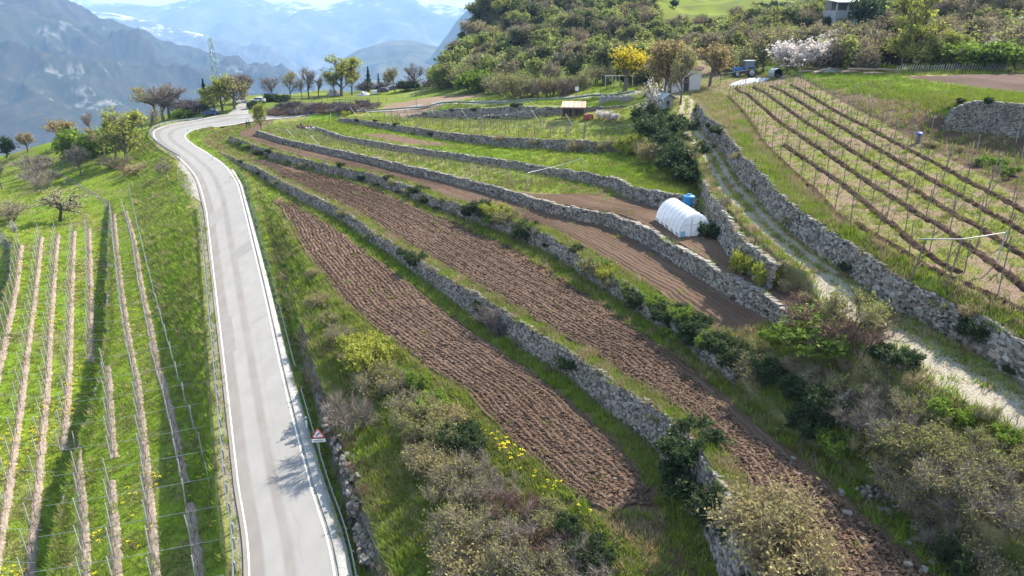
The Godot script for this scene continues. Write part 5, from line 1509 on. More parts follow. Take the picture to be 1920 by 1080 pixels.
	# loose stones on the scrubby slope
	var ls: Array = [[17.2, 33.6], [18.1, 33.3], [17.6, 31.4], [17.9, 30.7], [16.5, 36.3], [19.6, 32], [20, 31.9], [19, 27.9], [19.6, 27.6], [19.9, 29.5], [20.4, 28.2], [16.3, 34.7], [16.7, 39.6]]
	var lw := ["beside the middle strip's upper edge", "below the stone outcrop", "on the strip's grassy margin", "low on the strip's margin", "near the bend of the strip", "first below the outcrop", "second below the outcrop", "largest in the shady grass", "second in the shady grass", "smallest in the shady grass", "at the scrub's foot", "at the field's edge above", "highest along the strip"]
	for i in ls.size(): single("loose_stone", tinted_stone(i % 5, 3, false), M.stone, "pale loose stone %s" % lw[i], "stone", spot(ls[i][0], ls[i][1], 0.08), i * 1.3, "loose stones below the scrub").scale = Vector3(0.45, 0.3, 0.35) * rng.randf_range(0.6, 1.1)
	# outcrops: the rock beside the road and the tumbled stones in the scrub
	var oc: Array = [[-14.4, 49.9], [-12.6, 45.8], [-11.5, 43.3], [-10.7, 41.1], [-10.1, 39.1], [-9.1, 36.8], [20, 33.4], [20.4, 32.7], [19.7, 33.9], [23.2, 39.1], [22.9, 39.4], [20.5, 38.5]]
	var on := ["first rock outcrop above the roadside ditch, near the marker post", "rock outcrop above the ditch behind the warning sign", "slabby rock outcrop below the warning sign", "rock outcrop above the ditch beside the near kerb", "long rock outcrop above the ditch near the tree's shadow", "lowest rock outcrop above the ditch", "tumbled grey stones in the scrub below the track", "second group of tumbled grey stones in the scrub", "smaller tumbled stones at the scrub's edge", "pale stones under the dark evergreen by the track", "mossy stones under the dark evergreen by the track", "grey stones hidden under the evergreen thicket"]
	for i in oc.size():
		m = MB.new()
		var big := i < 6
		for k in 34:
			var sp := 1.6 if big else 1.1
			m.box(Vector3(rng.randf_range(-0.5, 0.5), rng.randf_range(-0.2, 0.6 if big else 0.35), rng.randf_range(-sp, sp)), Vector3(rng.randf_range(0.2, 0.45), rng.randf_range(0.2, 0.4), rng.randf_range(0.25, 0.6)) * (1.0 if big else 0.6), stone_tint(rng, 0.2) * 0.8, 0.05, Basis.from_euler(rv(rng) * 0.6), 0.3, rng)
		var o := single("rock_outcrop", m, M.stone, on[i], "rocks", spot(oc[i][0], oc[i][1]), 0.35 if big else rng.randf() * 3.0, "rock outcrops")
		if not big: o.set_meta("group", "tumbled stones")
	var bb := thing("blue_barrel", "small blue barrel on the earth heap at the head of the upper vineyard", "barrel", spot(44.5, 79.7))
	m = MB.new()
	m.lathe([Vector2(0.01, 0), Vector2(0.2, 0), Vector2(0.22, 0.3), Vector2(0.2, 0.55), Vector2(0.22, 0.85), Vector2(0.2, 0.95), Vector2(0.01, 0.97)], 16, Color(0.12, 0.13, 0.15))
	part("body", m, M.paint, bb)
	m = MB.new()
	m.lathe([Vector2(0.33, 0.93), Vector2(0.33, 1.12), Vector2(0.2, 1.2), Vector2(0.01, 1.22)], 16, Color(0.03, 0.13, 0.5))
	part("blue_top", m, M.paint, bb)

func build_buildings() -> void:
	gable_house("farmhouse", "white farmhouse with low reddish roof behind the tall budding trees", "house", spot(33.6, 147.4, -0.3), -0.25, Vector3(7.0, 4.2, 7.0), 0.7, Color(0.62, 0.59, 0.56), Color(0.30, 0.17, 0.12), [[-1.6, 2.6, 1, 0.9, 1.3, "window"], [0.9, 2.6, 1, 0.9, 1.3, "window"], [0.9, 1.0, 1, 1.0, 2.0, "door"]])
	gable_house("garden_shed", "narrow white shed hidden behind the ivy-clad blossom tree", "shed", spot(25.6, 126.2, -0.2), 0.5, Vector3(2.2, 3.2, 3.0), 0.6, Color(0.3, 0.31, 0.33), Color(0.35, 0.37, 0.38), [[0.0, 2.4, 1, 0.6, 0.7, "window"]])
	# tile-roofed hut on posts
	var h := thing("field_hut", "open hut with a slanting red-tiled roof at the foot of the dark wall", "hut", spot(11.3, 135.3), -0.15)
	var m := MB.new()
	m.box(Vector3(0, 2.25, 0), Vector3(4.4, 0.12, 2.8), Color(0.3, 0.2, 0.14), 0.0, Basis(Vector3.RIGHT, 0.3))
	var rf := part("roof", m, M.wood, h)
	for i in 22:
		m = MB.new()
		m.tube([Vector3(-2.1 + i * 0.2, 2.75, -1.35), Vector3(-2.1 + i * 0.2, 1.93, 1.4)], [0.1, 0.11], 6, Color(0.62, 0.41, 0.32) * rng.randf_range(0.75, 1.25), true)
		part("tile", m, M.tile, rf)
	for x in [-2.0, 0.0, 2.0]:
		for z in [-1.1, 1.1]:
			m = MB.new()
			m.box(Vector3(x, 1.0 - z * 0.16, z), Vector3(0.16, 2.1 - z * 0.3, 0.16), Color(0.2, 0.16, 0.13), 0.015)
			part("post", m, M.wood, h)
	m = MB.new()
	for i in 7: m.box(Vector3(-1.9 + i * 0.62, 1.0, -1.3), Vector3(0.58, 2.0, 0.08), Color(0.09, 0.075, 0.065) * rng.randf_range(0.8, 1.3), 0.01)
	part("back_wall", m, M.wood, h)
	m = MB.new()
	m.box(Vector3(0, 0.5, 0), Vector3(1.8, 0.9, 0.9), Color(0.33, 0.06, 0.05), 0.05)
	m.box(Vector3(0.2, 1.0, 0), Vector3(1.0, 0.12, 0.7), Color(0.25, 0.05, 0.04), 0.03)
	single("red_trailer", m, M.paint, "faded red trailer box beside the tile-roofed hut", "trailer", spot(13.9, 133.7))
	# farm building high on the slope
	var b := thing("farm_building", "grey concrete farm building with open posts and pale roof, high on the slope", "building", spot(96.7, 222.5, -0.5), 0.1)
	m = MB.new()
	m.box(Vector3(0, 1.6, 0), Vector3(10.5, 4.2, 7), Color(0.36, 0.36, 0.37))
	part("wall", m, M.concrete, b)
	for i in 4:
		m = MB.new()
		m.box(Vector3(-5.0 + i * 3.3, 4.9, 3.3), Vector3(0.35, 2.4, 0.35), Color(0.45, 0.45, 0.45), 0.03)
		part("post", m, M.concrete, b)
	m = MB.new()
	m.box(Vector3(0, 4.9, -1.5), Vector3(10.2, 2.4, 3.6), Color(0.22, 0.19, 0.17))
	part("upper_wall", m, M.concrete, b)
	m = MB.new()
	m.box(Vector3(0.4, 6.25, 0.4), Vector3(11.5, 0.25, 8.5), Color(0.55, 0.54, 0.52), 0.05, Basis(Vector3.RIGHT, 0.12))
	part("roof", m, M.tile, b)
	# pale stone parapet below the yellow tree
	var pt := []
	for i in 30: pt.append(Vector2(16.9 + i * 0.224, 142.4 + 0.4 * sin(i * 0.2)))
	var w := thing("stone_wall", "short pale stone parapet under the bright yellow tree", "stone wall")
	var places := []
	var tints := []
	m = MB.new()
	for i in 29:
		var a := spot(pt[i].x, pt[i].y)
		var e := spot(pt[i + 1].x, pt[i + 1].y)
		var top := 19.35 + 0.12 * sin(i * 1.3)
		var low := top - 2.7
		m.box(Vector3((a.x + e.x) / 2.0, (top + low) / 2.0, (a.z + e.z) / 2.0 - 0.2), Vector3(absf(e.x - a.x) + 0.06, top - low, 0.4), Color(0.2, 0.19, 0.18))
		for y in 11:
			for k in 2:
				places.append(Transform3D(Basis.from_euler(rv(rng) * 0.12).scaled_local(Vector3(rng.randf_range(0.25, 0.5), 0.26, 0.3)), Vector3(lerpf(a.x, e.x, rng.randf()), low + y * 0.25, (a.z + e.z) / 2.0 + 0.03)))
				var g := rng.randf_range(0.3, 0.5)
				tints.append(Color(g, g, g * 0.98))
	part("wall_core", m, M.stone, w)
	copies("stone_facing", stones[1], M.stone, places, tints, w)
	# radio mast
	var t := thing("radio_mast", "green lattice radio mast rising above the trees at the bend", "mast", spot(-92, 232))
	var top := 18.5
	var gcol := Color(0.22, 0.33, 0.27)
	for x in [-1, 1]:
		for z in [-1, 1]:
			m = MB.new()
			m.tube([Vector3(x * 1.0, 0, z * 1.0), Vector3(x * 0.35, top, z * 0.35)], [0.06, 0.04], 5, gcol)
			part("leg", m, M.steel, t)
	m = MB.new()
	for i in 14:
		var y0 := top * i / 14.0
		var y1 := top * (i + 1) / 14.0
		var a := lerpf(1.0, 0.35, i / 14.0)
		var c := lerpf(1.0, 0.35, (i + 1) / 14.0)
		var sg := 1.0 if i % 2 else -1.0
		for q in 4:
			var rot := Basis(Vector3.UP, q * PI / 2)
			m.tube([rot * Vector3(-a * sg, y0, a), rot * Vector3(c * sg, y1, c)], [0.028, 0.028], 4, gcol)
			m.tube([rot * Vector3(-c, y1, c), rot * Vector3(c, y1, c)], [0.04, 0.04], 4, gcol)
	part("lattice", m, M.steel, t)
	for q in [[16.5, 0.0], [17.2, 2.1], [14.5, 4.0], [9.5, 1.0], [18.4, 5.0]]:
		m = MB.new()
		m.box(Vector3(cos(q[1]) * 0.8, q[0], sin(q[1]) * 0.8), Vector3(0.35, 1.7, 0.25), Color(0.55, 0.6, 0.6), 0.05)
		m.tube([Vector3(0, q[0], 0), Vector3(cos(q[1]) * 0.8, q[0], sin(q[1]) * 0.8)], [0.04, 0.04], 4, gcol)
		part("antenna", m, M.paint, t)
	# lamps, poles and small signs
	var lp := thing("street_lamp", "tall grey street lamp on the wooded slope behind the staked fence", "street lamp", spot(90.5, 135.4))
	m = MB.new()
	m.tube([Vector3.ZERO, Vector3(0, 7.6, 0), Vector3(-0.7, 8.0, 0)], [0.08, 0.05, 0.04], 8, grey_(0.4))
	part("pole", m, M.steel, lp)
	m = MB.new()
	m.box(Vector3(-0.95, 8.0, 0), Vector3(0.75, 0.14, 0.32), grey_(0.7), 0.05)
	part("lamp_head", m, M.paint, lp)
	var sg_ := thing("square_sign", "small white square sign on a post by the upper road's bushes", "sign", spot(13.6, 155.7), -0.3)
	m = MB.new()
	m.tube([Vector3.ZERO, Vector3(0, 2.2, 0)], [0.04, 0.04], 6, grey_(0.4), true)
	part("post", m, M.steel, sg_)
	m = MB.new()
	m.box(Vector3(0, 1.9, 0.05), Vector3(0.8, 0.8, 0.04), Color(0.75, 0.75, 0.74), 0.01)
	part("board", m, M.paint, sg_)
	var pole: Array = [[-23.3, 179.9, 5.5, "thin bare pole beside the brown plot above the upper road"], [18.1, 152.3, 7.5, "slim dark pole between the bushes and the yellow tree"], [-3.9, 173.5, 6.5, "thin pole above the upper guardrail below the wooded hill"], [71.9, 158.9, 5, "thin pole among the blossoming shrubs"], [94.4, 142.7, 4, "short pale pole at the staked fence"]]
	for q in pole:
		m = MB.new()
		m.tube([Vector3(0, -0.2, 0), Vector3(0.05, q[2], 0)], [0.06, 0.045], 6, Color(0.16, 0.14, 0.12), true)
		single("pole", m, M.wood, q[3], "pole", spot(q[0], q[1]))
	# wooden pergola frame beside the yellow tree
	var pg := thing("pergola_frame", "white-painted timber frame behind the bright yellow tree", "pergola", spot(22.3, 155.7), -0.1)
	for i in 5:
		m = MB.new()
		m.box(Vector3(-2.8 + i * 1.4, 1.2, 0), Vector3(0.14, 2.6, 0.14), Color(0.55, 0.56, 0.56), 0.015)
		part("post", m, M.paint, pg)
	m = MB.new()
	m.box(Vector3(0, 2.55, 0), Vector3(6.2, 0.16, 0.14), Color(0.6, 0.61, 0.61), 0.015)
	part("beam", m, M.paint, pg)

func grey_(k: float) -> Color:
	return Color(k, k, k * 1.02)

func fence(label: String, pts: Array, gap: float, h: float, rails: int, col: Color, lean: float, called := "rail_fence") -> void:
	var t := thing(called, label, "fence")
	var n := int(length_of(pts) / gap)
	var p := resample(pts, n + 1)
	var pm := MB.new()
	pm.tube([Vector3(0, -0.25, 0), Vector3(lean, h, 0)], [0.06, 0.05], 6, col, true)
	var pmm := pm.mesh()
	for i in n + 1:
		var o := part("post", pmm, M.wood, t, spot(p[i].x, p[i].y))
		o.rotation = Vector3(rng.randf_range(-0.06, 0.06), rng.randf() * 0.3, rng.randf_range(-0.06, 0.06))
		o.scale.y = rng.randf_range(0.85, 1.1)
	for r in rails:
		for i in n:
			var m := MB.new()
			var y := h * (0.45 + 0.45 * r)
			m.tube([spot(p[i].x, p[i].y, y), spot(p[i + 1].x, p[i + 1].y, y + rng.randf_range(-0.05, 0.05))], [0.045, 0.04], 5, col * rng.randf_range(0.8, 1.2))
			part("rail", m, M.wood, t)

func build_fences() -> void:
	fence("dark timber post-and-rail fence round the yard, near stretch above the hedge bank", [Vector2(-65.1, 205.3), Vector2(-59.4, 206.3), Vector2(-52.8, 203.7), Vector2(-46.1, 200), Vector2(-40, 195), Vector2(-36.4, 194.2), Vector2(-33, 195.1)], 2.1, 1.25, 2, Color(0.15, 0.12, 0.095), 0.0)
	fence("pale timber post-and-rail fence curving round the brown plot", [Vector2(-32.7, 195), Vector2(-29.9, 196), Vector2(-27.9, 198.6), Vector2(-26.1, 201.5), Vector2(-24.5, 206.6), Vector2(-23.2, 213.3), Vector2(-22.2, 224.9)], 2.1, 1.25, 2, Color(0.42, 0.38, 0.33), 0.0)
	fence("low fence of thin leaning white stakes behind the high ploughed field", [Vector2(68.4, 133.8), Vector2(73.5, 132.6), Vector2(78.8, 132.1), Vector2(83.8, 131.1), Vector2(89.7, 130.2)], 0.42, 1.15, 0, Color(0.50, 0.49, 0.50), 0.28, "stake_fence")
	fence("row of leaning white stakes between the farmhouse and the upper vineyard", [Vector2(36.7, 152.9), Vector2(39.2, 152.3), Vector2(42, 153)], 0.6, 1.3, 0, Color(0.50, 0.49, 0.50), 0.35, "stake_fence")
	fence("grey picket fence beside the dark wood at the frame of the branch road", [Vector2(-69, 202.1), Vector2(-67.7, 204.4), Vector2(-65.3, 205.3)], 1.5, 1.1, 1, Color(0.3, 0.28, 0.25), 0.0)


# ---------------------------------------------------------------- vineyards
func pole_mesh(h: float, r: float, col: Color, lean := Vector3.ZERO) -> ArrayMesh:
	var m := MB.new()
	m.tube([Vector3(0, -0.25, 0), lean + Vector3(0, h, 0)], [r, r * 0.9], 6, col, true)
	return m.mesh()

func vine_mesh(seed_: int, h: float) -> ArrayMesh:
	var r := RandomNumberGenerator.new()
	r.seed = seed_
	var m := MB.new()
	var p := Vector3(0, -0.1, 0)
	var pts := [p]
	for i in 4:
		p += Vector3(r.randf_range(-0.08, 0.08), h / 4.0, r.randf_range(-0.08, 0.08))
		pts.append(p)
	m.tube(pts, [0.035, 0.03, 0.026, 0.022, 0.02], 5, Color(0.17, 0.135, 0.11))
	for s in [-1, 1]:
		var q := p
		var c := [q]
		for i in 3:
			q += Vector3(r.randf_range(-0.1, 0.1), r.randf_range(-0.05, 0.12), s * 0.28)
			c.append(q)
		m.tube(c, [0.018, 0.014, 0.01, 0.006], 4, Color(0.15, 0.10, 0.07))
	return m.mesh()

func wire(pts: Array, label: String, group: String, thick := 0.012, col := Color(0.42, 0.47, 0.5)) -> void:
	var m := MB.new()
	var rad := []
	for p in pts: rad.append(thick)
	m.tube(pts, rad, 3, col)
	single("trellis_wire", m, M.steel, label, "wire", Vector3.ZERO, 0.0, group)

const ORD := ["first", "second", "third", "fourth", "fifth", "sixth", "seventh", "eighth", "ninth", "tenth", "eleventh", "twelfth", "thirteenth", "fourteenth", "fifteenth", "sixteenth", "seventeenth", "eighteenth", "nineteenth", "twentieth", "twenty-first", "twenty-second", "twenty-third", "twenty-fourth", "twenty-fifth", "twenty-sixth", "twenty-seventh", "twenty-eighth", "twenty-ninth", "thirtieth"]

func nth(i: int) -> String:
	return ORD[i] if i < 30 else ["thirty", "forty", "fifty", "sixty", "seventy", "eighty", "ninety"][mini(i / 10 - 3, 6)] + "-" + ORD[i % 10]

func build_vines() -> void:
	# valley-side vineyard: rows of posts over strips of cleared straw-pale earth
	var rows := [
		["the outermost row", [Vector2(-75.3, 105.8), Vector2(-66, 89.8), Vector2(-57.8, 74.5), Vector2(-50.5, 60.2)]],
		["the second row from the outer wall", [Vector2(-75.3, 110.8), Vector2(-63.8, 90.4), Vector2(-53, 70.4), Vector2(-45.5, 56.2), Vector2(-40.7, 46.8), Vector2(-38.5, 42.4)]],
		["the third row from the outer wall", [Vector2(-73.6, 112.4), Vector2(-61.9, 91), Vector2(-50.8, 70.8), Vector2(-44.5, 58.8), Vector2(-38.7, 47.7), Vector2(-36.1, 42.8)]],
		["the fourth row from the outer wall", [Vector2(-72, 114.2), Vector2(-59.8, 91.6), Vector2(-48.8, 71.2), Vector2(-42.1, 58)]],
		["the row below the middle wall", [Vector2(-70.2, 115.3), Vector2(-57.6, 92.2), Vector2(-47.4, 73)]],
		["the long row above the middle wall", [Vector2(-67.5, 118.5), Vector2(-59.4, 103.4), Vector2(-50.9, 87.8), Vector2(-44.7, 76.6), Vector2(-39.2, 67), Vector2(-37.5, 64.2), Vector2(-29.7, 49.5), Vector2(-24, 38.6)]],
		["the row nearest the road bank", [Vector2(-65.3, 118.3), Vector2(-55.8, 101.9), Vector2(-47.6, 86.6), Vector2(-41.5, 75.7), Vector2(-36.3, 66.2), Vector2(-34.5, 63.3), Vector2(-29.4, 54.4), Vector2(-25.9, 48)]],
		["the short row beside the near guardrail", [Vector2(-24.6, 45.7), Vector2(-20.6, 37.8)]],
		["the short row at the wall's bend", [Vector2(-42.8, 68.3), Vector2(-41, 65.2), Vector2(-37, 57.8), Vector2(-34.3, 53)]],
		["the short row below the wall's swing", [Vector2(-33.1, 50.2), Vector2(-29.8, 44.2), Vector2(-27.1, 39.3)]],
		["the short row beside the shadowed wall", [Vector2(-40.5, 57.9), Vector2(-33.9, 47.2), Vector2(-29.7, 39.9)]],
	]
	var post := pole_mesh(2.3, 0.042, Color(0.46, 0.45, 0.44))
	var vm := [vine_mesh(1, 0.95), vine_mesh(2, 0.85), vine_mesh(3, 1.05), vine_mesh(4, 0.9)]
	var n_vine := 0
	var spare := []
	var spare_c := []
	var strips := []
	for r in rows:
		var ln := length_of(r[1])
		var n := int(ln / 3.1) + 1
		var p := resample(r[1], n)
		for i in n:
			var o := single("vine_post", post, M.concrete, "thin grey post in %s, %s from far end" % [r[0], nth(i)], "vine post", spot(p[i].x - 0.1, p[i].y), 0.0, "posts of the valley-side vineyard")
			o.rotation = Vector3(rng.randf_range(-0.04, 0.04), 0, rng.randf_range(-0.02, 0.06))
		var q := resample(r[1], int(ln / 0.3))
		var gr := []
		var cr := []
		for i in q.size():
			var pr := PackedVector3Array()
			var cc := PackedColorArray()
			var w := 0.45 + 0.14 * n_mid.get_noise_2d(q[i].x * 3.0, q[i].y * 3.0)
			for k in 7:
				var t := k / 3.0 - 1.0
				pr.append(spot(q[i].x + 0.2 + t * w, q[i].y, 0.075 + (1.0 - absf(t)) * 0.05 + n_fine.get_noise_2d((q[i].x + t) * 4.0, q[i].y * 4.0) * 0.05 - (0.12 if absf(t) > 0.95 else 0.0)))
				cc.append(Color(0.40, 0.325, 0.265).lerp(Color(0.27, 0.215, 0.17), clampf(0.5 + n_fine.get_noise_2d(q[i].x * 5.0 + t * 2.0, q[i].y * 5.0) * 1.5, 0, 1)))
			gr.append(pr); cr.append(cc)
		struct("cleared_vine_strip", grid_mesh(gr, cr), M.soil)
		var v := resample(r[1], int(ln / 1.05))
		for i in v.size():
			var xf := Transform3D(Basis(Vector3.UP, rng.randf_range(-0.2, 0.2)).scaled(Vector3.ONE * rng.randf_range(0.85, 1.15)), spot(v[i].x + 0.1, v[i].y))
			if v[i].y < 58.0 and n_vine < 170:
				n_vine += 1
				single("grapevine", vm[i % 4], M.wood, "bare grapevine in %s, %s from far end" % [r[0], nth(i)], "grapevine", Vector3.ZERO, 0.0, "grapevines in %s" % r[0]).transform = xf
			else:
				spare.append(xf); spare_c.append(Color.WHITE)
		for hgt in [0.9, 1.5, 2.05]:
			var wp := []
			for i in n: wp.append(spot(p[i].x - 0.1, p[i].y, hgt))
			if wp.size() > 1: wire(wp, "%s wire running along %s" % ["low" if hgt < 1 else ("middle" if hgt < 2 else "top"), r[0]], "wires along the valley-side vine rows", 0.006, Color(0.3, 0.3, 0.3))
	# cross wires over the rows
	var k := 0
	var f := 36.0
	while f < 104.0:
		var a := rail("W2", f).x
		var b := rail("W1", f).x
		var c := a - 0.6
		if f < 52.0: a += 0.3
		wire([Vector3(c, ground_at(a + 1.0, f) + 2.05, -f), Vector3((c + b) / 2, (ground_at(a + 1.0, f) + ground_at(b - 1.0, f)) / 2 + 1.98, -f - 0.1), Vector3(b + 0.9, ground_at(b - 0.5, f) + 2.2, -f - 0.2)], "pale cross wire over the rows beside the road bank, %s from the near end" % nth(k), "cross wires over the upper plot", 0.017, Color(0.42, 0.47, 0.5))
		var e := maxf(rail("W3", f).x + 0.5, -62.0)
		wire([Vector3(e, ground_at(e + 1.0, f) + 2.1, -f), Vector3((e + c) / 2, ground_at((e + c) / 2, f) + 2.02, -f - 0.2), Vector3(c - 1.0, ground_at(c - 1.5, f) + 2.15, -f - 0.4)], "pale cross wire over the rows beside the outer wall, %s from the near end" % nth(k), "cross wires over the lower plot", 0.014, Color(0.42, 0.47, 0.5))
		f += 2.3 + f * 0.022
		k += 1
	# posts and wire along the foot of the road bank
	var foot := []
	f = 47.0
	while f < 128.0:
		foot.append(Vector2(rail("W1", f).x, f)); f += 4.0
	var wp2 := []
	for i in foot.size():
		single("bank_post", post, M.concrete, "grey post at the foot of the road bank, %s from the near end" % nth(i), "vine post", spot(foot[i].x, foot[i].y), 0.0, "posts at the foot of the road bank")
		wp2.append(spot(foot[i].x, foot[i].y, 1.2))
	wire(wp2, "long wire strung along the foot of the road bank", "wires along the valley-side vine rows", 0.02, Color(0.3, 0.36, 0.42))
	# upper vineyard: brown poles with slanting arms over the dug strips
	var pole := pole_mesh(2.3, 0.038, Color(0.2, 0.17, 0.15))
	var arm := MB.new()
	arm.tube([Vector3(0, 1.1, 0), Vector3(0.6, 2.2, 0.05)], [0.022, 0.022], 5, Color(0.17, 0.14, 0.12))
	var armm := arm.mesh()
	var who := ["the dug strip along the track wall", "the second dug strip", "the short dug strip", "the third long dug strip", "the fourth long dug strip", "the dug strip nearest the brown bank"]
	for r in vine_lines.size():
		var line: Array = vine_lines[r]
		var n := int(length_of(line) / 3.6) + 1
		var p := resample(line, n)
		var wt := []
		for i in n:
			var o := thing("vine_pole", "brown vine pole on %s, %s from the top" % [who[r], nth(i)], "vine pole", spot(p[i].x + 0.25, p[i].y), 0.0, "poles of the upper vineyard")
			o.rotation = Vector3(rng.randf_range(-0.05, 0.05), rng.randf_range(-0.2, 0.2), rng.randf_range(-0.05, 0.05))
			part("pole", pole, M.wood, o); part("slanting_arm", armm, M.wood, o)
			wt.append(spot(p[i].x + 0.25, p[i].y, 2.2))
		wire(wt, "top wire along %s" % who[r], "wires of the upper vineyard", 0.008, Color(0.25, 0.24, 0.24))
		var v := resample(line, int(length_of(line) / 1.3))
		for q in v:
			spare.append(Transform3D(Basis(Vector3.UP, rng.randf() * 3.0).scaled(Vector3(0.7, rng.randf_range(0.6, 1.0), 0.7)), spot(q.x, q.y))); spare_c.append(Color(1.5, 1.3, 1.2))
	# end frame at the near end of the upper vineyard
	var e: Array = [Vector2(26.6, 45.4), Vector2(27.9, 43.5), Vector2(32.5, 46)]
	var fr := thing("trellis_end_frame", "end frame of the upper vineyard: long pale bar on two slanting struts", "trellis frame", spot(e[1].x, e[1].y))
	var m := MB.new()
	var o3 := fr.position
	var t0 := spot(e[0].x + 0.9, e[0].y + 0.6, 2.2) - o3
	var t1 := spot(e[1].x + 1.4, e[1].y + 1.6, 2.35) - o3
	var t2 := spot(e[2].x + 0.2, e[2].y, 2.3) - o3
	m.tube([t0 - (t1 - t0) * 0.25, t0, t1, t2], [0.04, 0.04, 0.04, 0.04], 6, Color(0.36, 0.36, 0.36), true)
	part("bar", m, M.paint, fr)
	for q in [[e[0], t0], [e[1], t1]]:
		m = MB.new()
		m.tube([spot(q[0].x, q[0].y, -0.1) - o3, q[1]], [0.06, 0.05], 6, Color(0.17, 0.14, 0.12), true)
		part("strut", m, M.wood, fr)
	m = MB.new()
	m.tube([spot(e[2].x, e[2].y, -0.1) - o3, t2 + Vector3(0, 0.1, 0)], [0.05, 0.045], 6, Color(0.4, 0.4, 0.39), true)
	part("post", m, M.concrete, fr)
	var e2: Array = [Vector2(40.1, 143.8), Vector2(44.9, 143.6), Vector2(49.1, 140.4), Vector2(52.7, 136.7)]
	var fr2 := thing("trellis_end_frame", "end frame at the far head of the upper vineyard below the tractor", "trellis frame", spot(e2[0].x, e2[0].y))
	for i in 4:
		m = MB.new()
		m.tube([spot(e2[i].x, e2[i].y, -0.1) - fr2.position, spot(e2[i].x, e2[i].y, 2.7) - fr2.position], [0.06, 0.06], 6, Color(0.17, 0.16, 0.15), true)
		part("post", m, M.wood, fr2)
		if i:
			m = MB.new()
			m.tube([spot(e2[i - 1].x, e2[i - 1].y, 2.6) - fr2.position, spot(e2[i].x, e2[i].y, 2.6) - fr2.position], [0.05, 0.05], 6, Color(0.3, 0.3, 0.3))
			part("bar", m, M.wood, fr2)
	# stakes on the earth heap at the head of the upper vineyard
	var eh: Array = [[45.7, 83.5, 2.6], [47.6, 82.9, 1.6], [49.4, 80.9, 3.2], [50.8, 78.4, 2.9], [51.9, 74.8, 3], [49.2, 106.8, 2.3], [47.5, 97.7, 2.3], [45.4, 89.2, 2.2], [41.8, 77.8, 2], [47.6, 74.1, 1.8], [43.8, 64.3, 2.8], [44.4, 70.2, 1.7], [45.5, 67.5, 1.9], [49.8, 70.5, 2.4], [42.5, 75.3, 1.9], [44, 72.7, 1.6]]
	var en := ["tall stake beside the blue barrel", "short stake left of the stone wall's ivy", "tallest stake before the ivy-topped wall", "stake before the middle of the high wall", "stake at the outer part of the high wall", "stake on the brown bank, highest", "stake on the brown bank, middle", "stake on the brown bank, lowest", "stake below the blue barrel", "stake on the crest of the earth heap", "pale leaning stake on the heap's grassy flank", "short stake in the heap's dark clods", "short stake beside the leaning pale one", "stake at the far edge of the heap", "stake between barrel and dug strip", "short stake on the dry grass of the heap"]
	for i in eh.size(): single("garden_stake", pole_mesh(eh[i][2], 0.045, Color(0.36, 0.31, 0.28)), M.wood, en[i], "stake", spot(eh[i][0], eh[i][1]), rng.randf(), "stakes round the earth heap")
	# the two small vineyards among the terraces
	var thin := pole_mesh(1.9, 0.034, Color(0.24, 0.225, 0.21))
	var tall := pole_mesh(2.3, 0.045, Color(0.22, 0.21, 0.2))
	var sets := [["small vineyard below the meadow", "Cf", "Df", 96.0, 160.0, [0.16, 0.36, 0.58, 0.8], thin, 2.4], ["highest small vineyard under the guardrail", "Ef", "Ff", 116.0, 166.0, [0.12, 0.3, 0.48, 0.66, 0.82], tall, 3.0]]
	var slot := {"Cf": 18, "Df": 20, "Ef": 22, "Ff": 24}
	for st in sets:
		for ri in st[5].size():
			var pts := []
			f = st[3]
			while f < st[4]:
				var xs: PackedFloat32Array = PX[row_of(f)]
				var a: float = xs[slot[st[1]] + 1]
				var b: float = xs[slot[st[2]]]
				if st[1] == "Ef" and f < 140.0: b = a + 16.0
				if b - a > 3.0: pts.append(Vector2(lerpf(a, b, st[5][ri]), f))
				f += 2.0
			var n := int(length_of(pts) / st[7])
			var p := resample(pts, n)
			var wt := []
			for i in n:
				single("vine_stake", st[6], M.wood, "vine stake, %s row of the %s, %s from near end" % [nth(ri), st[0], nth(i)], "vine stake", spot(p[i].x, p[i].y), 0.0, "stakes of the " + st[0])
				wt.append(spot(p[i].x, p[i].y, 1.75))
			wire(wt, "wire along the %s row of the %s" % [nth(ri), st[0]], "wires of the " + st[0], 0.01)
			for q in resample(pts, int(length_of(pts) / 1.1)):
				spare.append(Transform3D(Basis(Vector3.UP, rng.randf() * 3.0).scaled(Vector3.ONE * rng.randf_range(0.7, 1.1)), spot(q.x, q.y))); spare_c.append(Color(1, 1, 1))
	for v in 4:
		var a := []
		var c := []
		for i in range(v, spare.size(), 4):
			a.append(spare[i]); c.append(spare_c[i])
		copies("grapevines", vm[v], M.wood, a, c, self, "bare grapevines in the further rows of the vineyards", "vines")
	# slanting white struts at the ends of the small vineyards
	var st2: Array = [[-42.9, 144.3], [-35.6, 134.5], [-37.1, 176.2], [-32.9, 172.9], [-16.6, 163.6], [-8.8, 150.9], [5, 136.3], [11, 131.3], [-23.3, 160.2]]
	for i in st2.size():
		m = MB.new()
		m.tube([Vector3.ZERO, Vector3(-1.5, 2.1, 0)], [0.05, 0.05], 5, Color(0.6, 0.6, 0.6), true)
		single("slanting_strut", m, M.paint, "pale slanting strut %s" % ["at the far end of the small vineyard", "in the small vineyard's second row end", "at the wall's tip below the road", "beside the one at the wall's tip", "fourth along the highest small vineyard", "fifth along the highest small vineyard", "before the dark retaining wall", "near the tile-roofed hut", "third along the highest small vineyard"][i], "strut", spot(st2[i][0], st2[i][1]), 0.2, "slanting vineyard struts")
	var bar: Array = [Vector2(2.1, 95.5), Vector2(7.1, 100.6), Vector2(9.6, 97.9)]
	m = MB.new()
	var bp := []
	for q in bar: bp.append(spot(q.x, q.y, 2.0))
	m.tube(bp, [0.04, 0.04, 0.04], 5, Color(0.6, 0.62, 0.63), true)
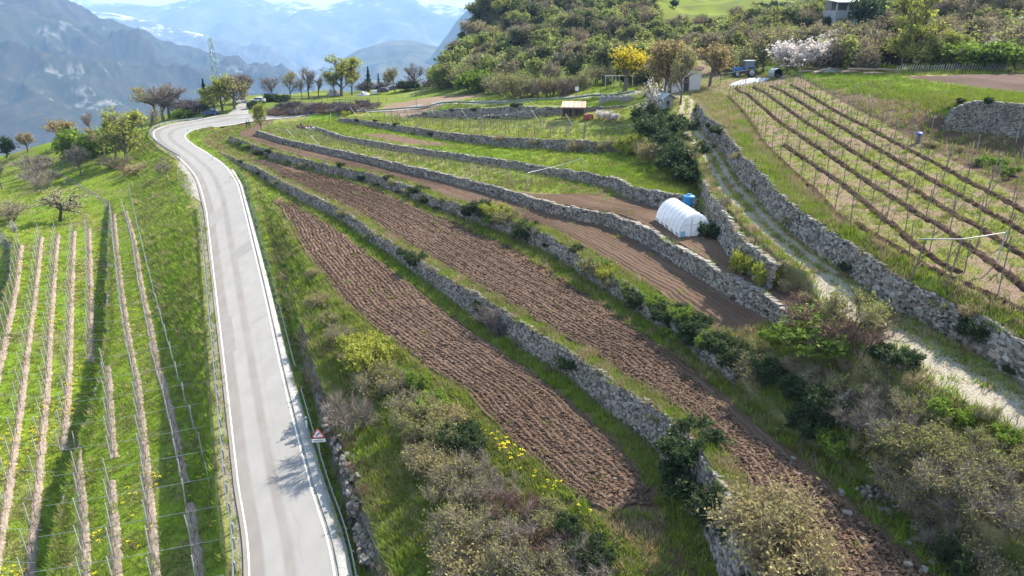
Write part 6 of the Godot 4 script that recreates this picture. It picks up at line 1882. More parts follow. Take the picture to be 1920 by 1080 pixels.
	for q in bar: m.tube([spot(q.x, q.y, -0.1), spot(q.x, q.y, 2.05)], [0.05, 0.05], 5, Color(0.45, 0.45, 0.45), true)
	single("trellis_end_frame", m, M.paint, "pale bar on posts at the near end of the small vineyard", "trellis frame")


# ---------------------------------------------------------------- trees and shrubs
func build_trees() -> void:
	# [x, f, height, kind, name, label, category, width]
	for t in [[-12.2, 47.5, 3.71, "bare", "shrub", "tall thin bare shrub on the slope above the warning sign, shading the road", 0.7], [21.7, 52.9, 1.41, "dry", "shrub", "tawny dry bush at the broken end of the track wall", 1.1], [21.5, 49.9, 1.35, "red", "shrub", "small reddish bush just below the broken end of the track wall", 1.1], [21.9, 49.3, 0.92, "dry", "shrub", "dry weeds on top of the ramp beside the track", 1.4], [-93.4, 200.4, 8.98, "tree_bare", "bare_tree", "largest grey bare tree of the clump outside the bend", 1.7], [-94.9, 199.7, 8.14, "tree_bare", "bare_tree", "bare tree with dark leaning trunk, middle of the clump outside the bend", 1.7], [-99.4, 205.2, 8.21, "tree_bud", "bare_tree", "faintly budding bare tree at the outer side of the clump outside the bend", 1.7], [-88.3, 175.7, 5.87, "grey", "shrub", "pale grey twiggy shrub at the outer corner of the bend", 1.3], [-88.2, 200.2, 4.64, "hedge_bare", "shrub", "dark bare shrub between the bare clump and the yellow-green tree", 1.6], [-84.2, 197, 3.88, "hedge_bare", "shrub", "dark bare shrub beside the blue car", 1.4], [-87.5, 196.2, 3.06, "green", "shrub", "low light-green shrub on the verge before the bare clump", 1], [-77.3, 192.3, 7.13, "tree_lime", "leafy_tree", "bright yellow-green tree standing over the dark blue car", 1.5], [-76.2, 194.2, 8.38, "tree_lime", "leafy_tree", "taller light-green tree behind the yellow-green one at the bend", 1.2], [-73.2, 194.7, 7.99, "tree_bud", "budding_tree", "olive budding tree beside the branch road", 1.3], [-81.1, 195.9, 8.2, "conifer", "conifer", "dark conifer behind the trees at the bend", 1], [-74.2, 205.5, 7.53, "tree_fan", "bare_tree", "wide fan-shaped bare tree at the end of the branch road", 1.25], [-67.7, 197, 1.8, "ever", "shrub", "round evergreen bush at the corner of the branch road", 1], [-68.6, 194.8, 1.78, "ever", "shrub", "small dark bush at the foot of the round evergreen", 1], [-66.6, 206.6, 6.01, "tree_bare", "bare_tree", "bare tree above the dark clipped hedge beyond the branch road", 1.2], [-66.8, 203.8, 2.13, "ever", "shrub", "dark clipped hedge bush under the bare tree", 1.6], [-64.3, 204.2, 2.13, "ever", "shrub", "second dark hedge bush, nearer the budding tree", 1.5], [-63.4, 212.3, 7.19, "tree_bud", "budding_tree", "budding tree with rounded crown, left of the tall dark bare tree", 1.1], [-58.6, 213.9, 8.4, "tree_bare", "bare_tree", "tall dark bare tree standing before the blue mountains", 0.9], [-55.5, 212.7, 6.47, "tree_bare", "bare_tree", "slender bare tree leaning beside the big yellow-green tree", 0.8], [-59.6, 210.8, 5.26, "tree_bare", "bare_tree", "thin bare tree left of the tall dark one", 0.7], [-50.1, 217.8, 10.45, "tree_lime", "leafy_tree", "big rounded yellow-green tree beyond the yard fence", 1.5], [-47.5, 220.6, 8.04, "tree_bud", "budding_tree", "olive shoulder of growth beside the big rounded tree", 1.1], [-52.1, 218, 6.76, "tree_bud", "budding_tree", "budding tree on the valley side of the big rounded tree", 1], [-44, 229.1, 7.08, "conifer", "conifer", "small dark conifer behind the yard", 0.9], [-43.2, 241.8, 5.66, "conifer", "conifer", "second small conifer behind the parked cars", 0.8], [-43, 230.5, 4.13, "hedge_bare", "shrub", "bare brown bush under the conifers", 1.7], [-40.9, 242.8, 5.84, "tree_orange", "budding_tree", "rust-budding tree behind the parked dark cars", 1], [-34.5, 219.5, 6.63, "tree_bud", "budding_tree", "green and rust budding tree at the yard end", 0.9], [-32.1, 218.6, 3.02, "red", "shrub", "reddish bare bush beside the leaning white pole", 1.5], [-28.4, 218.2, 7.02, "tree_bare", "bare_tree", "pale grey bare tree against the distant hill", 1.3], [-30.4, 217.3, 3, "ever", "shrub", "dark bush at the corner of the yard", 1.6], [-27, 221.8, 3.81, "bare", "shrub", "grey bush at the valley end of the wooded hill", 1.6], [23.1, 152.1, 8.08, "tree_yellow", "yellow_tree", "bright yellow pollarded tree with thick dark trunk", 1.15], [28.1, 132, 10.25, "tree_orange", "budding_tree", "tall bare tree with orange-yellow buds and ivy-lit trunk before the farmhouse", 1], [27.7, 134.7, 9.37, "tree_bud", "budding_tree", "second tall budding tree behind the orange-budded one", 0.9], [28.9, 126.8, 8.69, "tree_bud", "budding_tree", "slim budding tree directly before the farmhouse wall", 0.7], [26.8, 136.7, 7.86, "tree_orange", "budding_tree", "slender orange-budding tree between the yellow tree and the tall pair", 0.8], [21.7, 115.5, 9.13, "tree_blossom", "blossom_tree", "white-blossoming tree with dark forked trunk above the meadow", 0.62], [21.5, 115.5, 5.53, "ever", "shrub", "dark ivy bulk in the fork of the blossoming tree", 1], [24.7, 126, 4.43, "tree_blossom", "blossom_tree", "second white-blossoming tree in front of the shed", 0.7], [16.2, 132.6, 2.16, "shrub_blossom", "shrub", "white-blossoming bush beside the tile-roofed hut", 1.1], [18.2, 131.7, 1.96, "shrub_blossom", "shrub", "small white-blossoming bush by the slanting bar", 0.9], [39, 147.3, 7.78, "tree_orange", "bare_tree", "brownish bare tree with knotted trunk behind the staked gap", 1.1], [58.4, 149.1, 6.2, "shrub_blossom", "blossom_shrub", "rounded white-blossoming bush behind the log pile", 1.25], [68.7, 161, 7.08, "shrub_blossom", "blossom_shrub", "taller whitish blossoming bush right behind the logs", 1.1], [74, 153.6, 7.36, "grey", "shrub", "large grey twiggy bush between blossom and the big leafy tree", 1.6], [69.8, 152.5, 4.3, "bud", "shrub", "olive budding bush in front of the grey twigs", 1.3], [73.3, 136.9, 12.15, "tree_lime", "leafy_tree", "very large yellow-green tree behind the staked fence", 1], [71.3, 137.6, 6.16, "tree_lime", "leafy_tree", "lower yellow-green crown at the flank of the very large tree", 1.2], [78.4, 136.5, 6.11, "tree_lime", "leafy_tree", "light green young tree between the large tree and the white one", 0.9], [84.1, 133.9, 5.12, "tree_blossom", "blossom_tree", "slim white-blossoming tree at the staked fence", 1], [82, 135.2, 4.71, "green", "shrub", "broad green bush left of the white-blossoming tree", 1.6], [87.1, 132.7, 5.94, "tree_bud", "budding_tree", "olive budding tree right of the white-blossoming tree", 1.2], [89.1, 132.3, 4.61, "green", "shrub", "broad green bush under the street lamp", 1.6], [98.6, 207.7, 9.41, "ever", "evergreen_tree", "very dark evergreen beside the farm building", 1.3], [103, 302.8, 7.03, "ever", "shrub", "dark round bush at the edge of the hill meadow", 1.4], [72.2, 344, 3.53, "ever", "shrub", "small dark round bush alone on the hill meadow", 1.3], [76.1, 362.8, 6.03, "tree_bare", "bare_tree", "small bare tree above the dark round bush on the hill meadow", 0.8], [57.5, 157.1, 8.21, "tree_bud", "budding_tree", "olive-green tree behind the drum", 1.2], [54.9, 164.3, 8.15, "tree_bud", "budding_tree", "broad olive-green tree behind the tractor", 1.3], [51.6, 167, 6.3, "bud", "shrub", "olive bushes behind the tractor cab", 1.6], [48, 168.9, 4.68, "bud", "shrub", "olive bush between tractor and knotted tree", 1.5], [-79.6, 148.5, 10.12, "tree_lime", "leafy_tree", "large yellow-green tree with dark trunk on the meadow below the bend", 1.15], [-84.1, 153.1, 8.67, "tree_lime", "leafy_tree", "yellow-green crown at the valley flank of the large meadow tree", 1.1], [-88.7, 157, 6.4, "tree_bud", "budding_tree", "lower budding tree beside the large meadow tree", 1.2], [-93, 160.9, 7.01, "green", "shrub", "small pale green bush below the large meadow tree", 0.9], [-92.1, 161.3, 4.71, "red", "shrub", "brown bare bush under the budding meadow tree", 1.2], [-80.7, 146.4, 3.46, "grey", "shrub", "grey twigs round the foot of the large meadow tree", 1.3], [-111.6, 193.2, 5.52, "tree_bare", "bare_tree", "hazy grey bare tree at the meadow rim", 1], [-108.5, 175.2, 6.45, "tree_orange", "budding_tree", "rust-orange round-headed tree on the meadow rim", 1.35], [-119.3, 178.2, 4.41, "tree_orange", "budding_tree", "small pale orange tree at the outer meadow rim", 1.2], [-87, 144.4, 5.99, "tree_bare", "bare_tree", "small bare orchard tree in the middle of the meadow", 1], [-77.3, 119.7, 5.64, "tree_apple", "blossom_tree", "crooked apple tree in cream blossom above the vineyard", 1.35], [-78.7, 110.4, 2.54, "tree_blossom", "blossom_shrub", "small white-green blossoming bush at the vineyard corner", 1.1], [-124.8, 176.6, 5.82, "ever", "shrub", "dark ivied bush at the rim of the meadow", 1], [-86.2, 118.7, 4.43, "grey", "shrub", "hazy grey bush beside the blossoming corner bush", 1.1], [-102.2, 142.4, 5.35, "tree_bare", "bare_tree", "bare tree at the outer margin of the meadow", 0.9], [-105.7, 158.4, 3.52, "bare", "hedge_shrub", "bare hedge shrub on the meadow, upper end", 1.7], [-99.5, 149.6, 3.34, "bare", "hedge_shrub", "bare hedge shrub on the meadow, second from the upper end", 1.5], [-95.2, 143.8, 3.24, "bare", "hedge_shrub", "bare hedge shrub on the meadow, third from the upper end", 1.5], [-90.8, 137.8, 3.02, "bare", "hedge_shrub", "bare hedge shrub on the meadow, lowest", 1.4], [-97.2, 157.6, 2.33, "bare", "shrub", "thin grey shrub below the rust-orange tree", 1], [-76.4, 142.5, 1.7, "red", "shrub", "brown cut brushwood on the road bank below the large meadow tree", 2.2], [-73.1, 139.9, 1.88, "dry", "shrub", "dry tawny bush on the road bank", 1.6], [-63.2, 129.6, 2.9, "bare", "shrub", "thin leafless sapling on the grass outside the bend", 0.7], [-54.4, 158.7, 5.65, "tree_lime", "leafy_tree", "small light-green tree leaning over the two people", 0.75], [-39.5, 174.2, 1.85, "lime", "shrub", "small yellow shrub at the road above the wall tip", 1], [10.4, 115.1, 2.26, "dry", "shrub", "tawny budding bush before the far stone wall, first of four", 1.1], [14.6, 112, 2.61, "bud", "shrub", "olive bush before the far stone wall, second of four", 1.2], [17.5, 108.1, 2.83, "lime", "shrub", "yellow-green bush before the far stone wall, third of four", 1], [19.1, 100.9, 3.04, "dry", "shrub", "brownish bush before the far stone wall, fourth of four", 1], [23, 108.1, 3.64, "ever", "shrub", "dark ivy-clad bush below the track verge, farthest of the row", 1.4], [22.3, 100, 3.43, "ever", "shrub", "dark glossy bush below the track verge, second of the row", 1.4], [22.5, 94.1, 3.33, "ever", "shrub", "dark glossy bush below the track verge, third of the row", 1.4], [22.6, 89.2, 3, "ever", "shrub", "dark glossy bush below the track verge, nearest the blue tank", 1.3], [20, 68.6, 1.73, "ever", "shrub", "dark ivy bush in the corner beside the polytunnel", 1], [21, 69.8, 1.4, "bare", "shrub", "bare bush against the track wall behind the scrap", 1], [19.4, 57.8, 2.17, "lime", "sapling", "yellow-leaved staked sapling nearest the polytunnel", 0.55], [19.9, 56.2, 2.12, "lime", "sapling", "middle yellow-leaved staked sapling on the bare plot", 0.55], [20.3, 54.4, 2.25, "lime", "sapling", "yellow-leaved staked sapling nearest the plot corner", 0.55], [20.9, 46.8, 2.58, "red", "shrub", "reddish bare bush spilling over the end of the pale-coped wall", 1.2], [21.2, 43.5, 3.02, "red", "shrub", "large reddish bare bush beside the track ramp", 1.3], [22.1, 42.9, 2.95, "bud", "shrub", "yellow-green bush on the ramp beside the track", 1], [20.9, 43.8, 2.31, "green", "shrub", "green brambly bush under the reddish one by the ramp", 1.5], [21.8, 40.6, 2.15, "red", "shrub", "brown twiggy bush nearest the track on the ramp", 1.1], [22.8, 39, 1.23, "ever", "shrub", "dark low evergreen with pale stones beside the track", 1.3], [12.4, 29.1, 3.26, "dry", "shrub", "large tawny bush on the near end of the first terrace wall", 1], [12.8, 26.9, 2.7, "dry", "shrub", "second tawny bush below the large one on the wall end", 1], [10.8, 37.9, 2.63, "ever", "ivy_shrub", "dark ivy hanging over the first terrace wall", 1.2], [10.9, 36.8, 2.06, "ever", "ivy_shrub", "lower dark ivy on the first terrace wall", 1.2], [11.2, 31.7, 3.06, "ever", "ivy_shrub", "dark ivy on the near end of the first terrace wall", 1.1], [-1.6, 60.4, 2.7, "bare", "shrub", "bare bush growing from the first terrace wall at mid-length", 1.1], [-0.7, 59.1, 2.05, "hedge_bare", "shrub", "dark bare bush at the foot of the first terrace wall", 1], [-10.4, 75, 1.7, "ever", "ivy_shrub", "ivy patch on the far half of the first terrace wall", 0.8], [28.2, 41, 1.23, "dry", "shrub", "dry bush on the bank above the track wall", 1], [28.2, 40.3, 1.41, "ever", "ivy_shrub", "dark creeper hanging on the near part of the track wall", 0.9], [50.3, 83, 0.82, "ever", "ivy_shrub", "dark ivy at the corner of the high wall, first", 1.6], [50.7, 80.7, 0.73, "ever", "ivy_shrub", "dark ivy on top of the high wall, second", 1.2], [51.2, 79.4, 0.95, "ever", "ivy_shrub", "dark ivy hanging over the high wall, third", 0.9], [46.6, 69.8, 0.93, "green", "shrub", "green tuft bush on the earth heap", 1.4], [46.1, 66.4, 1.09, "green", "shrub", "larger green bush on the earth heap nearest the frame", 1.3], [44.9, 77.8, 0.74, "dry", "shrub", "dry weeds on the earth heap behind the barrel", 1.5], [46.3, 74.8, 0.82, "dry", "shrub", "dry weeds on the earth heap, middle", 1.6], [22, 29.1, 3.01, "tree_bare", "bare_tree", "leafless young tree with pale branches in the scrub", 1.2]]:
		grow_at(t[3], t[0], t[1], t[2], t[4], t[5], "tree" if t[4].ends_with("tree") or t[4] == "conifer" else "shrub", "", t[6])
	var k := 0
	for t in [[-21.6, 74.3, 1.4, "dry", "tawny"], [-19.4, 67.8, 1.6, "dry", "tawny dry"], [-17.4, 63.2, 1.9, "bud", "olive budding"], [-15.5, 59.9, 2.2, "grey", "grey twiggy"], [-13.9, 55.5, 2.6, "grey", "grey twiggy"], [-13.4, 57.1, 2.4, "lime", "bright yellow-green"], [-12, 54.1, 3.6, "lime", "tall yellow-green"], [-10.9, 51.4, 2.8, "grey", "silvery twiggy"], [-10.2, 52.1, 2.2, "bud", "budding"], [-9, 50.8, 2.4, "grey", "grey"], [-7.5, 50.4, 2.2, "green", "bright green"], [-7.8, 47.8, 2.4, "grey", "grey twiggy"], [-6.3, 46.7, 2.6, "bud", "olive"], [-5.9, 47.8, 1.6, "green", "low green"], [-6.5, 45, 2.8, "bud", "olive twiggy"], [-4.6, 45.6, 2.2, "dry", "tawny"], [-4.6, 43.2, 2.8, "bud", "olive budding"], [-3.6, 43.4, 2, "ever", "dark evergreen"], [-2.7, 42.4, 1.8, "ever", "dark ivy-like"], [-3.9, 40.8, 2.6, "grey", "grey"], [-2.5, 40.4, 2.2, "bare", "bare brown"], [-5.2, 41.6, 2.4, "dry", "tawny twiggy"], [-1.6, 39.5, 1.6, "bare", "bare grey"], [-3.2, 38.8, 2.6, "grey", "silver-grey"], [-1.7, 37.8, 2.4, "bare", "bare brown"], [-0.3, 38.1, 1.8, "bare", "bare dark"], [-4.4, 38.3, 2.4, "grey", "grey twiggy"], [-2.6, 36.4, 2.8, "grey", "pale grey"], [-0.7, 36.1, 2.6, "red", "reddish bare"], [0.8, 36.3, 2, "red", "reddish bare"], [-1.1, 34.7, 2.8, "grey", "grey twiggy"], [-3.2, 35.1, 2.6, "grey", "pale twiggy"], [0.8, 34.6, 2.6, "bare", "bare brown"], [2.2, 35.2, 1.9, "bud", "dull olive"], [3.1, 34.1, 1.8, "ever", "dark evergreen"], [1.7, 33, 2.6, "red", "reddish bare"], [0, 32.8, 2.8, "grey", "grey twiggy"], [-2.1, 33.1, 2.6, "dry", "tawny"], [3.1, 32.5, 2.2, "bare", "bare"], [4, 32.6, 1.7, "ever", "dark green"], [4.9, 31.6, 1.6, "ever", "dark green"], [4, 31.1, 2.4, "bare", "bare grey"], [2, 30.9, 2.8, "grey", "grey twiggy"], [-0.9, 30.9, 2.8, "grey", "grey"], [-3.1, 32, 2.6, "bare", "bare grey"], [-6.2, 42.4, 2, "grey", "low grey"], [-7.2, 44.2, 1.6, "red", "low reddish"], [-15.2, 51.9, 1, "red", "low reddish-brown"], [-16.2, 54, 0.9, "red", "low brown"], [-13, 48.1, 1, "red", "low dark-red"], [-11.9, 45.5, 1.1, "red", "low reddish"], [-10.9, 43.2, 1, "red", "low brown"], [-10, 40.6, 1.1, "red", "low dark"]]:
		grow_at(t[3], t[0], t[1], t[2] * 0.88, "shrub", "%s shrub on the road slope below the lowest strip, %s from its far end" % [t[4], nth(k)], "shrub", "shrubs on the road slope")
		k += 1
	k = 0
	for t in [[14.9, 49.5, 1.6, "green", "green"], [16.3, 46.1, 2, "grey", "grey"], [17.8, 47, 1.4, "bud", "olive"], [17.3, 43.4, 2.2, "ever", "dark evergreen"], [18.8, 43, 1.8, "grey", "grey"], [17.9, 40.6, 2.4, "ever", "dark evergreen"], [19.3, 40.7, 2, "grey", "grey twiggy"], [18.9, 38.3, 2.6, "ever", "large dark evergreen"], [18.1, 38.4, 2, "ever", "dark evergreen"], [20.1, 38.8, 1.8, "bud", "olive"], [19.9, 36.8, 2.4, "bare", "bare grey"], [21.2, 37.2, 2, "bare", "bare grey"], [19.1, 36.1, 1.8, "green", "bright green"], [19.9, 35.1, 2, "bud", "budding"], [20.8, 35, 2.6, "bare", "large bare grey"], [22.1, 35.4, 2, "grey", "grey twiggy"], [21.3, 33, 2.2, "bud", "yellow-budding"], [22.8, 34.2, 1.6, "bud", "olive"], [22.3, 32.2, 2.2, "bud", "yellowish"], [20.4, 33.5, 2, "bud", "olive"], [20.9, 32.1, 2.4, "grey", "grey"], [21.3, 31.3, 2, "bare", "bare brown"], [23.1, 31.9, 2, "grey", "grey"], [24.1, 31.9, 1.8, "bud", "yellowish"], [21.7, 30.1, 2.4, "grey", "grey twiggy"], [23, 30.2, 2.2, "grey", "silver-grey"], [24.6, 30.8, 1.8, "bud", "olive"], [24.2, 29.2, 2.4, "bare", "bare"], [21.2, 31, 2, "grey", "grey-brown"], [22, 29.2, 2.4, "bare", "bare grey"], [22.5, 28.3, 2.4, "grey", "grey"], [23.2, 27.2, 2.6, "bare", "bare grey"], [21.5, 29.6, 2, "bare", "bare grey"], [22.4, 28.2, 2.4, "bud", "dull olive"], [22.8, 27.1, 2.6, "grey", "grey-brown"], [20.8, 27.5, 2, "ever", "dark evergreen"], [23.2, 26.1, 2.4, "bud", "dull olive"], [25.1, 33.4, 1.2, "bud", "low olive"], [23.9, 34.2, 1.2, "green", "low green"], [25.3, 32.1, 1.2, "green", "low green"], [21.9, 38.3, 1.2, "bud", "low olive"], [21, 40.7, 1.3, "grey", "low grey"], [23, 37.1, 1, "dry", "low tawny"], [20, 43.6, 1.2, "bud", "low olive"], [18.9, 47.7, 1, "green", "low green"]]:
		grow_at(t[3], t[0], t[1], t[2] * 0.88, "shrub", "%s shrub in the scrub below the track, %s down the slope" % [t[4], nth(k)], "shrub", "scrub below the track")
		k += 1
	k = 0
	for t in [[-28.2, 118.3, 1, "ever", "small dark"], [-24, 114.6, 1.1, "ever", "small dark"], [-46.2, 135.9, 0.9, "bud", "small olive"], [-40.3, 129.3, 1, "bud", "small olive"], [-34, 123.5, 1.1, "bud", "small olive"], [-17.7, 107.3, 1.2, "bud", "olive"], [-14.8, 103.2, 1, "green", "green"], [-11.9, 98.5, 1.3, "grey", "grey"], [-9.3, 95, 1.5, "bud", "olive"], [-7.8, 93.1, 1.2, "bare", "purplish bare"], [-5.5, 90.5, 1.7, "ever", "dark evergreen"], [-3.7, 88.3, 2, "ever", "dark evergreen"], [-2, 86, 2.4, "lime", "bright yellow-green"], [-0.6, 83.9, 1.9, "bud", "olive"], [0.6, 82.2, 1.9, "grey", "grey twiggy"], [1.6, 80.5, 2, "ever", "dark"], [2.7, 78.8, 1.5, "bare", "bare dark"], [8.3, 66.3, 2.2, "bud", "airy yellow-green"], [8.9, 64.8, 1.8, "lime", "yellow-green"], [9.5, 63.3, 1.4, "grey", "grey"], [10.4, 61.2, 1.3, "green", "green"], [11.3, 59.1, 1.5, "ever", "dark green"], [12.1, 57.1, 1.5, "green", "green"], [12.8, 55.1, 1.6, "ever", "dark green"], [13.5, 53.3, 1.6, "green", "green"], [14.2, 51.6, 1.7, "ever", "dark evergreen"], [14.8, 49.8, 1.8, "grey", "grey twiggy"], [15.5, 48, 1.9, "ever", "dark evergreen"], [16.1, 46.2, 2, "ever", "dark"], [16.7, 44.5, 2, "grey", "grey"], [15.6, 49.9, 1.3, "bud", "olive"], [16.9, 47.1, 1.4, "grey", "pale grey"]]:
		grow_at(t[3], t[0], t[1], t[2], "shrub", "%s shrub on the overgrown second wall, %s from its far end" % [t[4], nth(k)], "shrub", "shrubs on the second terrace wall")
		k += 1
	k = 0
	for t in [[-24.1, 227.8, 6, "bud", "olive"], [-20.9, 224.4, 6, "bud", "olive budding"], [-16.9, 210.2, 7, "green", "green"], [-14.7, 209.2, 8, "bud", "broad olive"], [-11.5, 200.6, 7, "bud", "olive"], [-9.3, 194, 6, "green", "darker green"], [-6.9, 193.3, 5, "grey", "grey"], [-4.7, 185.9, 5, "grey", "grey"], [-2.6, 181.9, 6, "bud", "olive"], [-0.6, 174, 5, "grey", "grey twiggy"], [1.2, 168.8, 6, "bud", "pale olive"], [3, 166.8, 5, "bud", "pale olive"], [4.8, 166.2, 5, "grey", "grey"], [6.6, 164.6, 4.5, "bare", "bare"], [8.2, 163.1, 5, "bud", "pale budding"], [10, 161.3, 4.5, "red", "reddish"], [11.6, 160.8, 4.5, "bare", "bare grey"], [14.8, 164.7, 4, "bud", "olive"], [16.9, 168.1, 5, "bud", "budding"], [19.6, 173.9, 5, "grey", "grey"], [22.3, 173.2, 5, "bud", "olive"], [27.2, 162, 5, "ever", "dark"], [28.8, 158, 5, "bud", "olive"], [-20.6, 231.6, 8, "wood_green", "tall olive"], [-16.5, 231.6, 9, "wood_green", "tall budding"], [-10.5, 209.6, 8, "wood_bare", "tall grey"], [-5.7, 198.1, 7, "wood_green", "tall olive"], [0, 190.4, 7, "wood_bare", "tall bare"], [5.3, 185.1, 7, "wood_green", "tall green"], [10.4, 181.2, 6, "wood_bare", "tall bare"], [15.5, 181.1, 6, "wood_dark", "tall dark"], [20.4, 179.2, 7, "wood_green", "tall budding"], [23.9, 176.4, 7, "wood_dark", "tall dark"]]:
		grow_at(t[3], t[0], t[1], t[2], "shrub", "%s bush at the foot of the wooded hill, %s from the valley end" % [t[4], nth(k)], "shrub", "bushes at the foot of the wooded hill")
		k += 1
	# low growth creeping over the walls
	for wl in [["B", 50.0, 150.0, 2.7, "second terrace wall", ["ever", "green", "bud", "grey", "ever"]], ["A", 26.0, 140.0, 6.5, "first terrace wall", ["dry", "ever", "bud", "bare"]], ["Hf", 30.0, 120.0, 7.5, "track wall", ["dry", "ever", "bud"]], ["F", 142.0, 170.0, 3.0, "dark retaining wall", ["ever", "bare"]], ["E", 112.0, 168.0, 5.0, "far meadow wall", ["ever", "dry", "bud"]]]:
		k = 0
		var f: float = wl[1] + 1.0
		while f < wl[2]:
			var q := rail(wl[0], f)
			var kind: String = wl[5][rng.randi() % wl[5].size()]
			var over := rng.randf()
			var o := grow_at(kind, q.x - 0.25 + over * 0.7, f, rng.randf_range(0.55, 1.15), "low_shrub", "%s low growth on the %s, %s from its near end" % [{"ever": "dark", "green": "green", "bud": "olive", "grey": "grey", "dry": "tawny", "bare": "bare brown"}[kind], wl[4], nth(k)], "shrub", "low growth on the " + wl[4], 1.5)
			o.position.y = q.y + wall_height(wl[0], f) * over - 0.1
			f += wl[3] * rng.randf_range(0.6, 1.5)
			k += 1
	# bare hedge on the bank above the road, beyond the branch road
	k = 0
	for r in [0, 1, 2]:
		var line: Array = resample([[Vector2(-61.1, 185.2), Vector2(-52.8, 181.9), Vector2(-43.9, 178.2), Vector2(-35, 178.8)], [Vector2(-61.6, 188.8), Vector2(-54.4, 187.6), Vector2(-44.4, 180.5), Vector2(-34.8, 181.3)], [Vector2(-61, 191.4), Vector2(-55.3, 191.3), Vector2(-45.4, 184.6), Vector2(-34.8, 185)]][r], 17 if r else 19)
		for p in line:
			grow_at(["hedge_bare", "hedge_bare", "bare", "red"][rng.randi() % 4], p.x + rng.randf_range(-0.5, 0.5), p.y + 1.5 + r * 0.6 + rng.randf_range(-0.6, 0.6), rng.randf_range(1.1, 2.3), "hedge_shrub", "dark bare hedge shrub beyond the road, %s of the %s line" % [nth(k % 19), ["lowest", "middle", "topmost"][r]], "hedge shrub", "dark bare hedge above the road", 1.5)
			k += 1
		k = 0

func build_wood() -> void:
	# the wooded hill and the woods behind the high field: one mass far away
	var sets := {"wood_green": [[], []], "wood_dark": [[], []], "wood_bare": [[], []]}
	var r := RandomNumberGenerator.new()
	r.seed = 77
	for i in 9000:
		var x := r.randf_range(-40, 190)
		var f := r.randf_range(172, 455)
		var px := x / f
		if px < -0.118 + (f - 200.0) * 0.00048 or px > 0.95: continue
		if f < 197.0 + clampf(20.0 - x, 0, 60) * 0.35 and x < 62.0: continue
		if x > 62.0 and f < 140.0: continue
		var wl := smoothstep(260.0, 285.0, f)
		if px > 0.19 and px < 0.40 and f > 262.0: continue          # the open meadow
		if px > 0.40 and px < 0.53 and f > 190.0 and f < 245.0 and r.randf() < 0.75: continue
		if r.randf() > 0.62: continue
		var n := n_big.get_noise_2d(x * 0.8, f * 0.8) + r.randf_range(-0.25, 0.25)
		var dark := n < -0.22 or (px < 0.08 and px > -0.03 and f < 300.0 and r.randf() < 0.4)
		var kind := "wood_dark" if dark and r.randf() < 0.6 else ("wood_bare" if n < -0.04 else "wood_green")
		var h := r.randf_range(4.5, 8.0) * (1.0 + wl * 0.15)
		sets[kind][0].append(Transform3D(Basis(Vector3.UP, r.randf() * TAU).scaled(Vector3(1.15, 1.0, 1.15) * h / 8.0), Vector3(x, far_land(x, f) - 0.3, -f)))
		var g := r.randf_range(0.75, 1.25)
		sets[kind][1].append(Color(g * r.randf_range(0.92, 1.1), g, g * r.randf_range(0.8, 1.1)))
	for i in 900:                                                    # woods beyond the high field
		var x := r.randf_range(62, 190)
		var f := r.randf_range(134, 200)
		if r.randf() > 0.55: continue
		var kind: String = ["wood_bare", "wood_bare", "wood_dark", "wood_green"][r.randi() % 4]
		var h := r.randf_range(5.5, 9.5)
		sets[kind][0].append(Transform3D(Basis(Vector3.UP, r.randf() * TAU).scaled(Vector3(1.1, 1.0, 1.1) * h / 8.0), Vector3(x, far_land(x, f) - 0.3, -f)))
		var g := r.randf_range(0.7, 1.1)
		sets[kind][1].append(Color(g * 1.05, g, g))
	var said := {"wood_green": "budding olive-green trees massed over the hillside", "wood_dark": "dark evergreen trees massed over the hillside", "wood_bare": "bare grey-brown trees massed over the hillside"}
	for kind in sets:
		for v in 3:
			var a := []
			var c := []
			for i in range(v, sets[kind][0].size(), 3):
				a.append(sets[kind][0][i]); c.append(sets[kind][1][i])
			copies("woodland", kinds[kind][v][0], M.wood, a, c, self, said[kind], "woods")
			if kinds[kind][v][1]: copies("woodland_foliage", kinds[kind][v][1], M.leaf, a, c, self, said[kind] + ", their leaves", "woods")


# ---------------------------------------------------------------- grass
func tuft(seed_: int, n: int, h: float, w: float, lean: float, spread: float) -> ArrayMesh:
	var r := RandomNumberGenerator.new()
	r.seed = seed_
	var m := MB.new()
	for i in n:
		var a := r.randf() * TAU
		var base := Vector3(cos(a), 0, sin(a)) * spread * sqrt(r.randf())
		var dir := Vector3(cos(a + r.randf_range(-0.6, 0.6)) * lean * r.randf(), 1, sin(a + r.randf_range(-0.6, 0.6)) * lean * r.randf())
		var tip := base + dir * h * r.randf_range(0.55, 1.1)
		var g := r.randf_range(0.8, 1.2)
		m.blade(base - Vector3(0, 0.03, 0), tip, w, Vector3(-sin(a + r.randf()), 0, cos(a + r.randf())), Color(g, g, g))
	return m.mesh()

